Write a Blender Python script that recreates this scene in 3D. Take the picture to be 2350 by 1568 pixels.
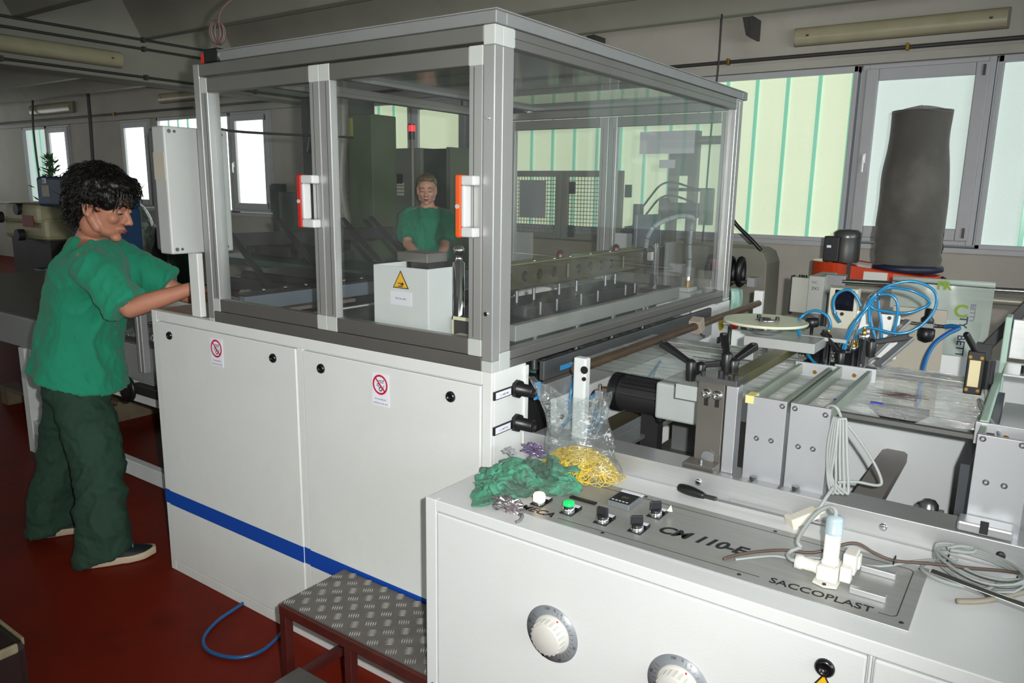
import bpy, bmesh, math, random
from mathutils import Vector, Matrix, noise as mnoise
random.seed(7)
PI = math.pi
S = bpy.context.scene
COL = S.collection
for o in list(bpy.data.objects): bpy.data.objects.remove(o)

# ---------------------------------------------------------------- camera
cam_d = bpy.data.cameras.new('camera'); cam = bpy.data.objects.new('camera', cam_d); COL.objects.link(cam)
CAM = Vector((1.169, -1.570, 1.58))
cam_d.sensor_fit = 'HORIZONTAL'; cam_d.sensor_width = 36.0
cam_d.lens = 36.0 * 1730.936 / 2350.0
cam_d.clip_start = 0.02; cam_d.clip_end = 100
RW = Matrix(((0.81610594, 0.57771007, 0.01490526), (-0.12624355, 0.15305107, 0.98012139), (0.56394473, -0.80176458, 0.19783806)))
cam.matrix_world = Matrix.Translation(CAM) @ RW.transposed().to_4x4()
S.camera = cam
CAM_RIGHT, CAM_UP, CAM_BACK = RW[0].copy(), RW[1].copy(), RW[2].copy()

# ---------------------------------------------------------------- world, flash, exposure
W = bpy.data.worlds.new('world'); S.world = W; W.use_nodes = True
W.node_tree.nodes['Background'].inputs[0].default_value = (0.75, 0.85, 0.9, 1)
W.node_tree.nodes['Background'].inputs[1].default_value = 0.3
S.view_settings.view_transform = 'Standard'; S.view_settings.look = 'None'
S.view_settings.gamma = 1.0; S.view_settings.use_curve_mapping = False
S.view_settings.exposure = 0.0

# the photographer's camera flash, just beside the lens
fl = bpy.data.lights.new('camera_flash', 'SPOT'); flash = bpy.data.objects.new('camera_flash', fl); COL.objects.link(flash)
fl.energy = 1.0; fl.spot_size = math.radians(88); fl.spot_blend = 0.75; fl.shadow_soft_size = 0.014; fl.color = (1.0, 0.985, 0.96)
fl.use_nodes = True
nt = fl.node_tree; em = nt.nodes['Emission']; fo = nt.nodes.new('ShaderNodeLightFalloff')
FLASH = 96.0
fo.inputs['Strength'].default_value = FLASH; fo.inputs['Smooth'].default_value = 0.3
nt.links.new(fo.outputs['Linear'], em.inputs['Strength'])
flash.matrix_world = Matrix.Translation(CAM + RW[0]*0.07 + RW[1]*0.035) @ RW.transposed().to_4x4()

# ---------------------------------------------------------------- helpers
def lin(h):
    h = h.lstrip('#'); v = [int(h[i:i+2], 16)/255 for i in (0, 2, 4)]
    return tuple(c/12.92 if c <= 0.04045 else ((c+0.055)/1.055)**2.4 for c in v) + (1,)
MATS = {}
def mat(name, col, rough=0.5, metal=0.0, var=0.0, vscale=8.0, bump=0.0, bscale=60.0, spec=None, emit=None, estr=0.0, coat=0.0, stretch=None, alpha=None, sheen=0.0, dirt=None, dscale=5.0, damt=0.5, dlo=0.5, dhi=0.75):
    if name in MATS: return MATS[name]
    m = bpy.data.materials.new(name); m.use_nodes = True
    t = m.node_tree; b = t.nodes['Principled BSDF']
    c = lin(col) if isinstance(col, str) else tuple(col) + (1,)
    b.inputs['Base Color'].default_value = c
    b.inputs['Roughness'].default_value = rough; b.inputs['Metallic'].default_value = metal
    if spec is not None: b.inputs['Specular IOR Level'].default_value = spec
    if coat: b.inputs['Coat Weight'].default_value = coat; b.inputs['Coat Roughness'].default_value = 0.1
    if sheen: b.inputs['Sheen Weight'].default_value = sheen
    if emit is not None:
        b.inputs['Emission Color'].default_value = lin(emit) if isinstance(emit, str) else tuple(emit)+(1,)
        b.inputs['Emission Strength'].default_value = estr
    co = None
    def coords():
        nonlocal co
        if co is None:
            tc = t.nodes.new('ShaderNodeTexCoord'); co = tc.outputs['Object']
            if stretch:
                mp = t.nodes.new('ShaderNodeMapping'); mp.inputs['Scale'].default_value = stretch
                t.links.new(co, mp.inputs['Vector']); co = mp.outputs['Vector']
        return co
    last = None
    if var > 0:
        n = t.nodes.new('ShaderNodeTexNoise'); n.inputs['Scale'].default_value = vscale; n.inputs['Detail'].default_value = 4
        t.links.new(coords(), n.inputs['Vector'])
        r = t.nodes.new('ShaderNodeMapRange'); r.inputs[1].default_value = 0.3; r.inputs[2].default_value = 0.7
        r.inputs[3].default_value = 1-var; r.inputs[4].default_value = 1+var
        t.links.new(n.outputs['Fac'], r.inputs[0])
        mx = t.nodes.new('ShaderNodeMix'); mx.data_type = 'RGBA'; mx.blend_type = 'MULTIPLY'; mx.inputs[0].default_value = 1
        mx.inputs[6].default_value = c; t.links.new(r.outputs[0], mx.inputs[7]); last = mx.outputs[2]
    if dirt is not None:
        n = t.nodes.new('ShaderNodeTexNoise'); n.inputs['Scale'].default_value = dscale; n.inputs['Detail'].default_value = 8; n.inputs['Roughness'].default_value = 0.65
        t.links.new(coords(), n.inputs['Vector'])
        r = t.nodes.new('ShaderNodeMapRange'); r.inputs[1].default_value = dlo; r.inputs[2].default_value = dhi; r.inputs[3].default_value = 0; r.inputs[4].default_value = damt
        t.links.new(n.outputs['Fac'], r.inputs[0])
        mx = t.nodes.new('ShaderNodeMix'); mx.data_type = 'RGBA'; t.links.new(r.outputs[0], mx.inputs[0])
        mx.inputs[6].default_value = c
        if last: t.links.new(last, mx.inputs[6])
        mx.inputs[7].default_value = lin(dirt); last = mx.outputs[2]
    if last: t.links.new(last, b.inputs['Base Color'])
    if bump > 0:
        n = t.nodes.new('ShaderNodeTexNoise'); n.inputs['Scale'].default_value = bscale; n.inputs['Detail'].default_value = 3
        t.links.new(coords(), n.inputs['Vector'])
        bp = t.nodes.new('ShaderNodeBump'); bp.inputs['Strength'].default_value = bump; bp.inputs['Distance'].default_value = 0.01
        t.links.new(n.outputs['Fac'], bp.inputs['Height']); t.links.new(bp.outputs['Normal'], b.inputs['Normal'])
    MATS[name] = m; return m

def clear_mat(name, tint=(0.93, 0.95, 0.94), refl=0.09, rough=0.02, haze=0.0, hazecol=(0.7, 0.75, 0.75), streak=None, bump=0.0, bscale=20, hz0=0.5, hz1=0.75):
    """thin clear sheet: transparent + fresnel gloss + a little milky haze (streaks of dust or print)"""
    if name in MATS: return MATS[name]
    m = bpy.data.materials.new(name); m.use_nodes = True; t = m.node_tree
    t.nodes.remove(t.nodes['Principled BSDF']); out = t.nodes['Material Output']
    tr = t.nodes.new('ShaderNodeBsdfTransparent'); tr.inputs[0].default_value = tint + (1,)
    gl = t.nodes.new('ShaderNodeBsdfGlossy'); gl.inputs['Roughness'].default_value = rough
    lw = t.nodes.new('ShaderNodeLayerWeight'); lw.inputs[0].default_value = 0.5
    pw = t.nodes.new('ShaderNodeMath'); pw.operation = 'POWER'; pw.inputs[1].default_value = 4.0; t.links.new(lw.outputs['Facing'], pw.inputs[0])
    r = t.nodes.new('ShaderNodeMapRange'); r.inputs[3].default_value = refl; r.inputs[4].default_value = 0.7
    t.links.new(pw.outputs[0], r.inputs[0])
    mx = t.nodes.new('ShaderNodeMixShader'); t.links.new(r.outputs[0], mx.inputs[0]); t.links.new(tr.outputs[0], mx.inputs[1]); t.links.new(gl.outputs[0], mx.inputs[2])
    last = mx
    tc = t.nodes.new('ShaderNodeTexCoord'); mp = t.nodes.new('ShaderNodeMapping'); t.links.new(tc.outputs['Object'], mp.inputs['Vector'])
    if streak: mp.inputs['Scale'].default_value = streak
    if haze > 0:
        df = t.nodes.new('ShaderNodeBsdfDiffuse'); df.inputs[0].default_value = hazecol + (1,)
        n = t.nodes.new('ShaderNodeTexNoise'); n.inputs['Scale'].default_value = 5; n.inputs['Detail'].default_value = 5
        t.links.new(mp.outputs[0], n.inputs['Vector'])
        r2 = t.nodes.new('ShaderNodeMapRange'); r2.inputs[1].default_value = hz0-0.25; r2.inputs[2].default_value = hz1; r2.inputs[3].default_value = haze*0.15; r2.inputs[4].default_value = haze
        t.links.new(n.outputs['Fac'], r2.inputs[0])
        m2 = t.nodes.new('ShaderNodeMixShader'); t.links.new(r2.outputs[0], m2.inputs[0]); t.links.new(last.outputs[0], m2.inputs[1]); t.links.new(df.outputs[0], m2.inputs[2]); last = m2
    if bump > 0:
        n = t.nodes.new('ShaderNodeTexNoise'); n.inputs['Scale'].default_value = bscale; n.inputs['Detail'].default_value = 2
        t.links.new(mp.outputs[0], n.inputs['Vector'])
        bp = t.nodes.new('ShaderNodeBump'); bp.inputs['Strength'].default_value = bump; bp.inputs['Distance'].default_value = 0.02
        t.links.new(n.outputs['Fac'], bp.inputs['Height']); t.links.new(bp.outputs[0], gl.inputs['Normal'])
    t.links.new(last.outputs[0], out.inputs['Surface'])
    MATS[name] = m; return m

ORG = {}                                   # world origin of every empty / part
class MB:
    """collects shapes in world coordinates; obj() links them as ONE mesh object"""
    def __init__(s): s.v = []; s.f = []; s.sm = []
    def add(s, vs, fs, smooth=False):
        n = len(s.v); s.v += [tuple(v) for v in vs]; s.f += [tuple(i+n for i in f) for f in fs]; s.sm += [smooth]*len(fs); return s
    def box(s, a, b):
        x0, y0, z0 = [min(p, q) for p, q in zip(a, b)]; x1, y1, z1 = [max(p, q) for p, q in zip(a, b)]
        return s.add([(x0,y0,z0),(x1,y0,z0),(x1,y1,z0),(x0,y1,z0),(x0,y0,z1),(x1,y0,z1),(x1,y1,z1),(x0,y1,z1)],
                     [(0,3,2,1),(4,5,6,7),(0,1,5,4),(1,2,6,5),(2,3,7,6),(3,0,4,7)])
    def obox(s, c, ax, ay, az):
        """oriented box: centre and three half-axis vectors"""
        c, ax, ay, az = Vector(c), Vector(ax), Vector(ay), Vector(az)
        vs = [c+ax*i+ay*j+az*k for k in (-1,1) for i, j in ((-1,-1),(1,-1),(1,1),(-1,1))]
        return s.add(vs, [(0,3,2,1),(4,5,6,7),(0,1,5,4),(1,2,6,5),(2,3,7,6),(3,0,4,7)])
    def beam(s, p, q, w, h, up=(0,0,1)):
        p, q = Vector(p), Vector(q); d = (q-p); u = Vector(up); sd = d.cross(u)
        if sd.length < 1e-6: sd = d.cross(Vector((1,0,0)))
        sd.normalize(); u = sd.cross(d).normalized()
        return s.obox((p+q)/2, d/2, sd*w/2, u*h/2)
    def cyl(s, p, q, r, r2=None, n=16, caps=True):
        p, q = Vector(p), Vector(q); r2 = r if r2 is None else r2
        d = (q-p).normalized(); a = d.orthogonal().normalized(); b = d.cross(a)
        ring = [(a*math.cos(2*PI*i/n)+b*math.sin(2*PI*i/n)) for i in range(n)]
        vs = [p+e*r for e in ring]+[q+e*r2 for e in ring]
        s.add(vs, [(i,(i+1)%n,n+(i+1)%n,n+i) for i in range(n)], True)
        if caps: s.add([p+e*r for e in ring], [tuple(range(n))[::-1]]); s.add([q+e*r2 for e in ring], [tuple(range(n))])
        return s
    def tube(s, pts, r, n=8, closed=False, taper=None):
        P = [Vector(p) for p in pts]; m = len(P); rings = []; a = None
        for i in range(m):
            d = (P[(i+1)%m]-P[i-1]) if closed else (P[min(i+1,m-1)]-P[max(i-1,0)])
            if d.length < 1e-9: d = Vector((0,0,1))
            d.normalize()
            a = d.orthogonal().normalized() if a is None else (a-d*a.dot(d))
            if a.length < 1e-6: a = d.orthogonal()
            a.normalize(); b = d.cross(a)
            rr = r if taper is None else r*taper(i/(m-1))
            rings.append([P[i]+(a*math.cos(2*PI*k/n)+b*math.sin(2*PI*k/n))*rr for k in range(n)])
        vs = [v for g in rings for v in g]; fs = []
        for i in range(m if closed else m-1):
            j = (i+1)%m
            for k in range(n): fs.append((i*n+k, i*n+(k+1)%n, j*n+(k+1)%n, j*n+k))
        if not closed: fs += [tuple(range(n))[::-1], tuple((m-1)*n+k for k in range(n))]
        return s.add(vs, fs, True)
    def lathe(s, c, axis, prof, n=24, cap=True):
        """prof: list of (radius, height along axis)"""
        c = Vector(c); d = Vector(axis).normalized(); a = d.orthogonal().normalized(); b = d.cross(a)
        vs = [c+d*h+(a*math.cos(2*PI*k/n)+b*math.sin(2*PI*k/n))*r for r, h in prof for k in range(n)]
        m = len(prof); fs = [(i*n+k, i*n+(k+1)%n, (i+1)*n+(k+1)%n, (i+1)*n+k) for i in range(m-1) for k in range(n)]
        s.add(vs, fs, True)
        if cap: s.add(vs[:n], [tuple(range(n))[::-1]]); s.add(vs[-n:], [tuple(range(n))])
        return s
    def prism(s, poly, ext):
        """poly: list of 3D points of a planar outline, ext: extrusion vector"""
        P = [Vector(p) for p in poly]; e = Vector(ext); n = len(P)
        s.add(P+[p+e for p in P], [tuple(range(n))[::-1], tuple(range(n, 2*n))]+[(i,(i+1)%n,n+(i+1)%n,n+i) for i in range(n)])
        return s
    def sphere(s, c, r, n=12, m=8, scale=(1,1,1), rot=None):
        c = Vector(c); vs = []; fs = []
        for j in range(m+1):
            th = PI*j/m
            for k in range(n):
                v = Vector((r*scale[0]*math.sin(th)*math.cos(2*PI*k/n), r*scale[1]*math.sin(th)*math.sin(2*PI*k/n), r*scale[2]*math.cos(th)))
                if rot: v = rot @ v
                vs.append(c+v)
        for j in range(m):
            for k in range(n): fs.append((j*n+k, (j+1)*n+k, (j+1)*n+(k+1)%n, j*n+(k+1)%n))
        return s.add(vs, fs, True)
    def grid(s, fn, nu, nv, smooth=True):
        vs = [fn(i/nu, j/nv) for j in range(nv+1) for i in range(nu+1)]
        return s.add(vs, [(j*(nu+1)+i, j*(nu+1)+i+1, (j+1)*(nu+1)+i+1, (j+1)*(nu+1)+i) for j in range(nv) for i in range(nu)], smooth)
    def obj(s, name, m, parent=None, bevel=0.0, seg=2, weld=False, solid=0.0, sub=0, label=None):
        xs = list(zip(*s.v)); c = Vector([(min(a)+max(a))/2 for a in xs])
        if parent is None: c.z = min(xs[2])
        me = bpy.data.meshes.new(name); me.from_pydata([tuple(Vector(v)-c) for v in s.v], [], s.f)
        me.polygons.foreach_set('use_smooth', s.sm); me.materials.append(m)
        if weld or sub:
            bm = bmesh.new(); bm.from_mesh(me); bmesh.ops.remove_doubles(bm, verts=bm.verts, dist=1e-5); bm.to_mesh(me); bm.free()
        me.validate(); me.update()
        o = bpy.data.objects.new(name, me); COL.objects.link(o); ORG[o.name] = c
        if parent is not None: o.parent = parent; o.location = c-ORG[parent.name]
        else: o.location = c
        if solid: md = o.modifiers.new('solid', 'SOLIDIFY'); md.thickness = solid; md.offset = 0
        if bevel: md = o.modifiers.new('bevel', 'BEVEL'); md.width = bevel; md.segments = seg; md.limit_method = 'ANGLE'; md.angle_limit = math.radians(50)
        if sub: md = o.modifiers.new('sub', 'SUBSURF'); md.levels = sub; md.render_levels = sub
        if label: o['label'] = label
        return o
def Bx(name, a, b, m, parent=None, bevel=0.002, **k): return MB().box(a, b).obj(name, m, parent, bevel, **k)
def Cy(name, p, q, r, m, parent=None, bevel=0.0, n=20, r2=None, **k): return MB().cyl(p, q, r, r2, n).obj(name, m, parent, bevel, **k)
def Tb(name, pts, r, m, parent=None, n=8, **k): return MB().tube(pts, r, n).obj(name, m, parent, **k)
def thing(name, label, cat, loc, group=None):
    o = bpy.data.objects.new(name, None); COL.objects.link(o); o.location = loc; o.empty_display_size = 0.05
    ORG[o.name] = Vector(loc); return tag(o, label, cat, group)
def tag(o, label, cat, group=None, kind=None):
    o['label'] = label; o['category'] = cat
    if group: o['group'] = group
    if kind: o['kind'] = kind
    return o
def struct(o, label=None):
    o['kind'] = 'structure'
    if label: o['label'] = label
    return o
def smooth_path(pts, k=6, closed=False):
    """Catmull-Rom through the points"""
    P = [Vector(p) for p in pts]; n = len(P); out = []
    for i in range(n if closed else n-1):
        g = lambda j: P[j % n] if closed else P[max(0, min(n-1, j))]
        a, b, c, d = g(i-1), g(i), g(i+1), g(i+2)
        for t in range(k):
            u = t/k
            out.append(0.5*((2*b)+(c-a)*u+(2*a-5*b+4*c-d)*u*u+(3*b-a-3*c+d)*u**3))
    if not closed: out.append(P[-1])
    return out
def text_obj(name, s, size, loc, xdir, ydir, m, parent, depth=0.0006, bold=0.0, align='LEFT', shear=0.0, wx=1.0, spacing=1.0):
    """real lettering as a thin mesh; xdir reading direction, ydir up direction of the letters"""
    cu = bpy.data.curves.new(name, 'FONT'); cu.body = s; cu.size = size; cu.extrude = depth; cu.offset = bold; cu.align_x = align; cu.shear = shear; cu.space_character = spacing; cu.resolution_u = 3
    t = bpy.data.objects.new(name, cu); COL.objects.link(t)
    bpy.context.view_layer.update()
    me = bpy.data.meshes.new_from_object(t.evaluated_get(bpy.context.evaluated_depsgraph_get()))
    bpy.data.objects.remove(t); bpy.data.curves.remove(cu)
    x, y = Vector(xdir).normalized(), Vector(ydir).normalized(); z = x.cross(y)
    M = Matrix((x*wx, y, z)).transposed()
    me.transform(M.to_4x4()); me.materials.clear(); me.materials.append(m)
    o = bpy.data.objects.new(name, me); COL.objects.link(o)
    if parent is not None: o.parent = parent; o.location = Vector(loc)-ORG[parent.name]
    else: o.location = loc
    ORG[o.name] = Vector(loc)
    return o
def copy_tree(o, parent=None):
    c = o.copy(); COL.objects.link(c); c.parent = parent
    if parent is None: ORG[c.name] = c.location.copy()
    for ch in [x for x in bpy.data.objects if x.parent == o]: copy_tree(ch, c)
    return c
def remesh(mb, voxel, smooth_it=4):
    """voxel union of overlapping shapes -> one continuous surface"""
    me = bpy.data.meshes.new('tmp'); me.from_pydata(mb.v, [], mb.f); me.update()
    o = bpy.data.objects.new('tmp', me); COL.objects.link(o)
    bm = bmesh.new(); bm.from_mesh(me); bmesh.ops.remove_doubles(bm, verts=bm.verts, dist=1e-6); bmesh.ops.recalc_face_normals(bm, faces=bm.faces); bm.to_mesh(me); bm.free()
    r = o.modifiers.new('r', 'REMESH'); r.mode = 'VOXEL'; r.voxel_size = voxel
    if smooth_it: sm = o.modifiers.new('s', 'SMOOTH'); sm.iterations = smooth_it; sm.factor = 0.5
    bpy.context.view_layer.update()
    out = bpy.data.meshes.new_from_object(o.evaluated_get(bpy.context.evaluated_depsgraph_get()))
    bpy.data.objects.remove(o); bpy.data.meshes.remove(me)
    R_ = MB(); R_.v = [tuple(v.co) for v in out.vertices]; R_.f = [tuple(p.vertices) for p in out.polygons]; R_.sm = [True]*len(R_.f)
    bpy.data.meshes.remove(out); return R_

# ---------------------------------------------------------------- common materials
M_ALU   = mat('brushed_aluminium', '#bfc1c2', 0.36, 0.6, 0.05, 3, stretch=(1,1,30))
M_ALUH  = mat('extruded_aluminium_profile', '#b0b1b0', 0.34, 0.55, 0.06, 4)
M_CAP   = mat('grey_plastic_corner', '#b5bab6', 0.5, 0, 0.03)
M_WHITE = mat('white_powder_coat', '#d9dcda', 0.42, 0, 0.025, 4, 0.04, 220, dirt='#b4aea2', dscale=3.5, damt=0.15)
M_WHITE2= mat('white_machine_paint', '#d4d8d8', 0.4, 0, 0.03, 5, dirt='#a39a8a', dscale=5, damt=0.2)
M_BLACK = mat('black_plastic', '#17171a', 0.38)
M_DARK  = mat('dark_steel', '#3c3c3e', 0.45, 0.6, 0.12, 12)
M_STEEL = mat('machined_steel', '#9a9c9e', 0.3, 0.9, 0.08, 10)
M_CHROME= mat('polished_steel', '#d5d7d9', 0.12, 1.0)
M_RAIL = mat('shade_toned_aluminium_rail', '#9b9a96', 0.36, 0.8, 0.06, 4)  # same aluminium as the posts, coloured darker to imitate the rails' dimmer reflections
M_ZINC  = mat('zinc_plate', '#a9adaf', 0.38, 0.75, 0.08, 6, dirt='#7d7a70', dscale=6, damt=0.3)
M_TUBE  = mat('blue_air_hose', '#1a78a8', 0.28, 0, coat=0.4)
M_GCABLE= mat('grey_cable', '#9ba19f', 0.5)
M_BROWN = mat('brown_wire', '#5a4a42', 0.5)
M_BRASS = mat('brass_fitting', '#b58b3c', 0.3, 0.9)
M_PAPER = mat('white_label_paper', '#e4e4ee', 0.7)
M_INK   = mat('black_ink', '#1c1c20', 0.6)
M_INK2  = mat('faded_blue_ink', '#5a5a78', 0.7)
M_RED   = mat('red_signal_plastic', '#c4201c', 0.4)
M_YEL   = mat('yellow_warning', '#f2b80c', 0.45)
M_GLASS = clear_mat('acrylic_guard_pane', (0.965,0.975,0.97), 0.02, 0.015, 0.03, (0.75,0.78,0.78))
# ================================================================ ROOM
YW = 5.5
M_WALL = mat('grey_wall_paint', '#aba79d', 0.75, 0, 0.06, 1.2, 0.1, 40, dirt='#7d776b', dscale=1.6, damt=0.35)
M_WALLHI = mat('pale_upper_wall', '#adaaa2', 0.8, 0, 0.05, 1.0, dirt='#807a6e', dscale=1.2, damt=0.3)
M_CONC = mat('painted_concrete', '#8c8b80', 0.8, 0, 0.06, 1.5, dirt='#6c675a', dscale=1.4, damt=0.3)
M_FLOOR = mat('red_floor_paint', '#6a1c0c', 0.5, 0, 0.18, 1.3, 0.12, 25, dirt='#2c120c', dscale=2.2, damt=0.6, spec=0.12)
M_PVC = mat('grey_white_window_frame', '#aeaeb2', 0.45, 0, 0.03)
M_LITU = mat('daylit_channel_glass', '#c3cdbd', 0.25, 0, 0.05, 2.0, 0.5, 160, emit='#d3e0ba', estr=0.68)
M_LITS = mat('daylit_frosted_glass', '#c3cdc8', 0.25, 0, 0.05, 2.0, 0.6, 220, emit='#c8dad4', estr=0.68)
M_LITB = mat('bright_daylit_glass', '#d8dcd8', 0.25, emit='#ecf6ee', estr=2.2)
M_RIB = mat('green_glass_edge', '#6fae98', 0.2, emit='#8ed0b4', estr=0.55)
M_TUBEL = mat('unlit_lamp_diffuser', '#a39c80', 0.35, 0, 0.08, 6, coat=0.3)
M_LAMPB = mat('lamp_base_grey', '#6c6a62', 0.6)
M_CONDUIT = mat('dark_conduit', '#3a3b3a', 0.5)

struct(Bx('floor', (-18, -6, -0.1), (5, YW, 0), M_FLOOR, bevel=0))
struct(Bx('ceiling', (-18, -6, 3.55), (5, YW+0.3, 3.7), M_CONC, bevel=0))
wf = MB(); wf.box((-18, YW, 0), (5, YW+0.3, 1.17)); wf.box((-18, YW, 2.63), (5, YW+0.3, 3.55))
WINX = []      # filled below: spans of the wall band that are windows
spans = [(-15.8, -13.88), (-12.08, -11.15), (-10.95, -8.02), (-6.22, 2.9)]
prev = -18
for a, b in spans:
    wf.box((prev, YW, 1.17), (a, YW+0.3, 2.63)); prev = b
wf.box((prev, YW, 1.17), (5, YW+0.3, 2.63))
struct(wf.obj('wall_front', M_WALL))
struct(Bx('wall_left', (-18.3, -6, 0), (-18, YW, 3.6), M_WALL, bevel=0))
struct(Bx('wall_right', (5, -6, 0), (5.3, YW, 3.6), M_WALL, bevel=0))
struct(Bx('wall_back', (-18, -6.3, 0), (5, -6, 3.6), M_WALL, bevel=0))
struct(Bx('trim_1', (-18, YW-0.045, 1.13), (5, YW-0.002, 1.17), M_PVC))           # window sill strip
struct(Bx('trim_2', (-18, YW-0.06, 2.635), (5, YW-0.002, 2.70), M_WALLHI))        # lintel ledge

# precast ceiling tiles running along x, resting on a girder across the hall
def ceiling_tile(name, x0, x1, y, z=3.05, w=0.10, spread=0.26, top=3.55):
    P = [(x0, y, z), (x0, y+w, z), (x0, y+w+spread, top), (x0, y-spread, top)]
    return struct(MB().prism(P, (x1-x0, 0, 0)).obj(name, M_CONC, bevel=0.01))
for i, y in enumerate((0.55, 1.74, 2.95, 4.05, 5.03)):
    ceiling_tile('trim_%d' % (3+2*i), -6.75, 5, y)
    ceiling_tile('trim_%d' % (4+2*i), -18, -7.1, y)
struct(Bx('trim_13', (-7.1, -6, 2.62), (-6.75, YW, 3.55), M_CONC, bevel=0.02))

nwin = [0]
def window_root(x, z=1.17):
    nwin[0] += 1
    o = bpy.data.objects.new('window_%d' % nwin[0], None); COL.objects.link(o); o.location = (x, YW, z); ORG[o.name] = Vector(o.location); o.empty_display_size = 0.1
    return struct(o)
def channel_window(x0, x1, lit=M_LITU, pitch=0.262):
    r = window_root((x0+x1)/2)
    f = MB(); z0, z1 = 1.17, 2.63
    f.box((x0, YW-0.03, z0), (x1, YW+0.09, z0+0.035)); f.box((x0, YW-0.03, z1-0.05), (x1, YW+0.09, z1))
    f.box((x0, YW-0.03, z0), (x0+0.035, YW+0.09, z1)); f.box((x1-0.035, YW-0.03, z0), (x1, YW+0.09, z1))
    f.obj('frame', M_PVC, r, bevel=0.004)
    n = max(1, round((x1-x0-0.07)/pitch)); w = (x1-x0-0.07)/n; src = rib = None
    for i in range(n):
        a = x0+0.035+i*w
        p = MB().box((a+0.004, YW+0.02, z0+0.035), (a+w-0.004, YW+0.028, z1-0.05)).obj('glass_channel', lit, r)
        MB().box((a+w-0.016, YW-0.002, z0+0.035), (a+w+0.016, YW+0.02, z1-0.05)).obj('glass_flange', M_RIB, p, bevel=0.003)
def sash_window(x0, x1, lit=M_LITS, handle=True):
    r = window_root((x0+x1)/2); z0, z1 = 1.19, 2.63
    def ring(a, b, c, d, w, y0, y1):
        m = MB(); m.box((a, y0, c), (a+w, y1, d)); m.box((b-w, y0, c), (b, y1, d)); m.box((a+w, y0, c), (b-w, y1, c+w)); m.box((a+w, y0, d-w), (b-w, y1, d)); return m
    ring(x0, x1, z0, z1, 0.05, YW-0.02, YW+0.07).obj('frame', M_PVC, r, bevel=0.005)
    s = ring(x0+0.035, x1-0.035, z0+0.035, z1-0.035, 0.095, YW-0.045, YW+0.03).obj('sash', M_PVC, r, bevel=0.008)
    Bx('glass_pane', (x0+0.12, YW-0.005, z0+0.12), (x1-0.12, YW+0.005, z1-0.12), lit, r, bevel=0)
    if handle:
        h = MB(); h.box((x0+0.07, YW-0.06, 1.84), (x0+0.095, YW-0.045, 1.92)); h.box((x0+0.074, YW-0.085, 1.76), (x0+0.091, YW-0.07, 1.90)); h.cyl((x0+0.082, YW-0.045, 1.89), (x0+0.082, YW-0.08, 1.89), 0.008)
        h.obj('window_handle', mat('chrome_handle', '#dddddd', 0.2, 0.5), s, bevel=0.003)
        g = MB(); g.box((x1-0.08, YW-0.058, 2.49), (x1-0.062, YW-0.044, 2.57)); g.box((x1-0.08, YW-0.058, 1.25), (x1-0.062, YW-0.044, 1.33))
        g.obj('hinge', M_CONDUIT, s)
channel_window(0.69, 2.88, M_LITS)
sash_window(-0.27, 0.675)
channel_window(-4.43, -0.30)
sash_window(-5.34, -4.45, M_LITU)
channel_window(-6.2, -5.36)
sash_window(-8.96, -8.04, M_LITB)
channel_window(-10.93, -8.99, M_LITB)
sash_window(-12.06, -11.17, M_LITB, False)
sash_window(-14.78, -13.9, M_LITB, False)
channel_window(-15.78, -14.8, M_LITS)
# unseen daylight windows behind and beside the photographer; left-wall ones added as fill
M_FILL_L = mat('added_fill_pane_left', '#dfe6e6', 0.3, emit='#e9f1f4', estr=2.0)
M_SKYW = mat('daylight_window_pane', '#dfe6e6', 0.3, emit='#e9f1f4', estr=7.0)
for k, x in enumerate((-17.0, -15.0, -13.0, -4.4, -2.4, -0.4, 1.6, 3.4)):  # the three leftmost are added, to lift the dark ceiling at left
    nwin[0] += 1
    struct(MB().box((x, -6.0, 1.3), (x+1.5, -5.97, 2.8)).obj('window_%d' % nwin[0], M_LITB))
for k, y in enumerate((-4.5, -2.0, 0.5, 3.0)):  # unseen glowing panes added to brighten the left of the hall
    nwin[0] += 1
    struct(MB().box((-18.0, y, 1.25), (-17.97, y+1.8, 2.85)).obj('window_%d' % nwin[0], M_FILL_L))
for k, y in enumerate((-3.6, -1.8, 0.0, 1.8)):
    nwin[0] += 1
    struct(MB().box((4.97, y, 1.25), (5.0, y+1.5, 2.85)).obj('window_%d' % nwin[0], M_SKYW))

# conduit along the window wall, with saddles
c = thing('wall_conduit', 'dark conduit pipe running along the wall above the windows', 'pipe', (-6, YW-0.05, 2.74))
Cy('pipe', (-18, YW-0.03, 2.745), (5, YW-0.03, 2.745), 0.017, M_CONDUIT, c, n=10)
for x in (-12.2, -9.8, -7.0, -3.7, -1.42, 0.05, 2.0):
    MB().box((x-0.012, YW-0.055, 2.72), (x+0.012, YW, 2.775)).obj('saddle_clip', M_BRASS, c, bevel=0.003)

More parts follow.
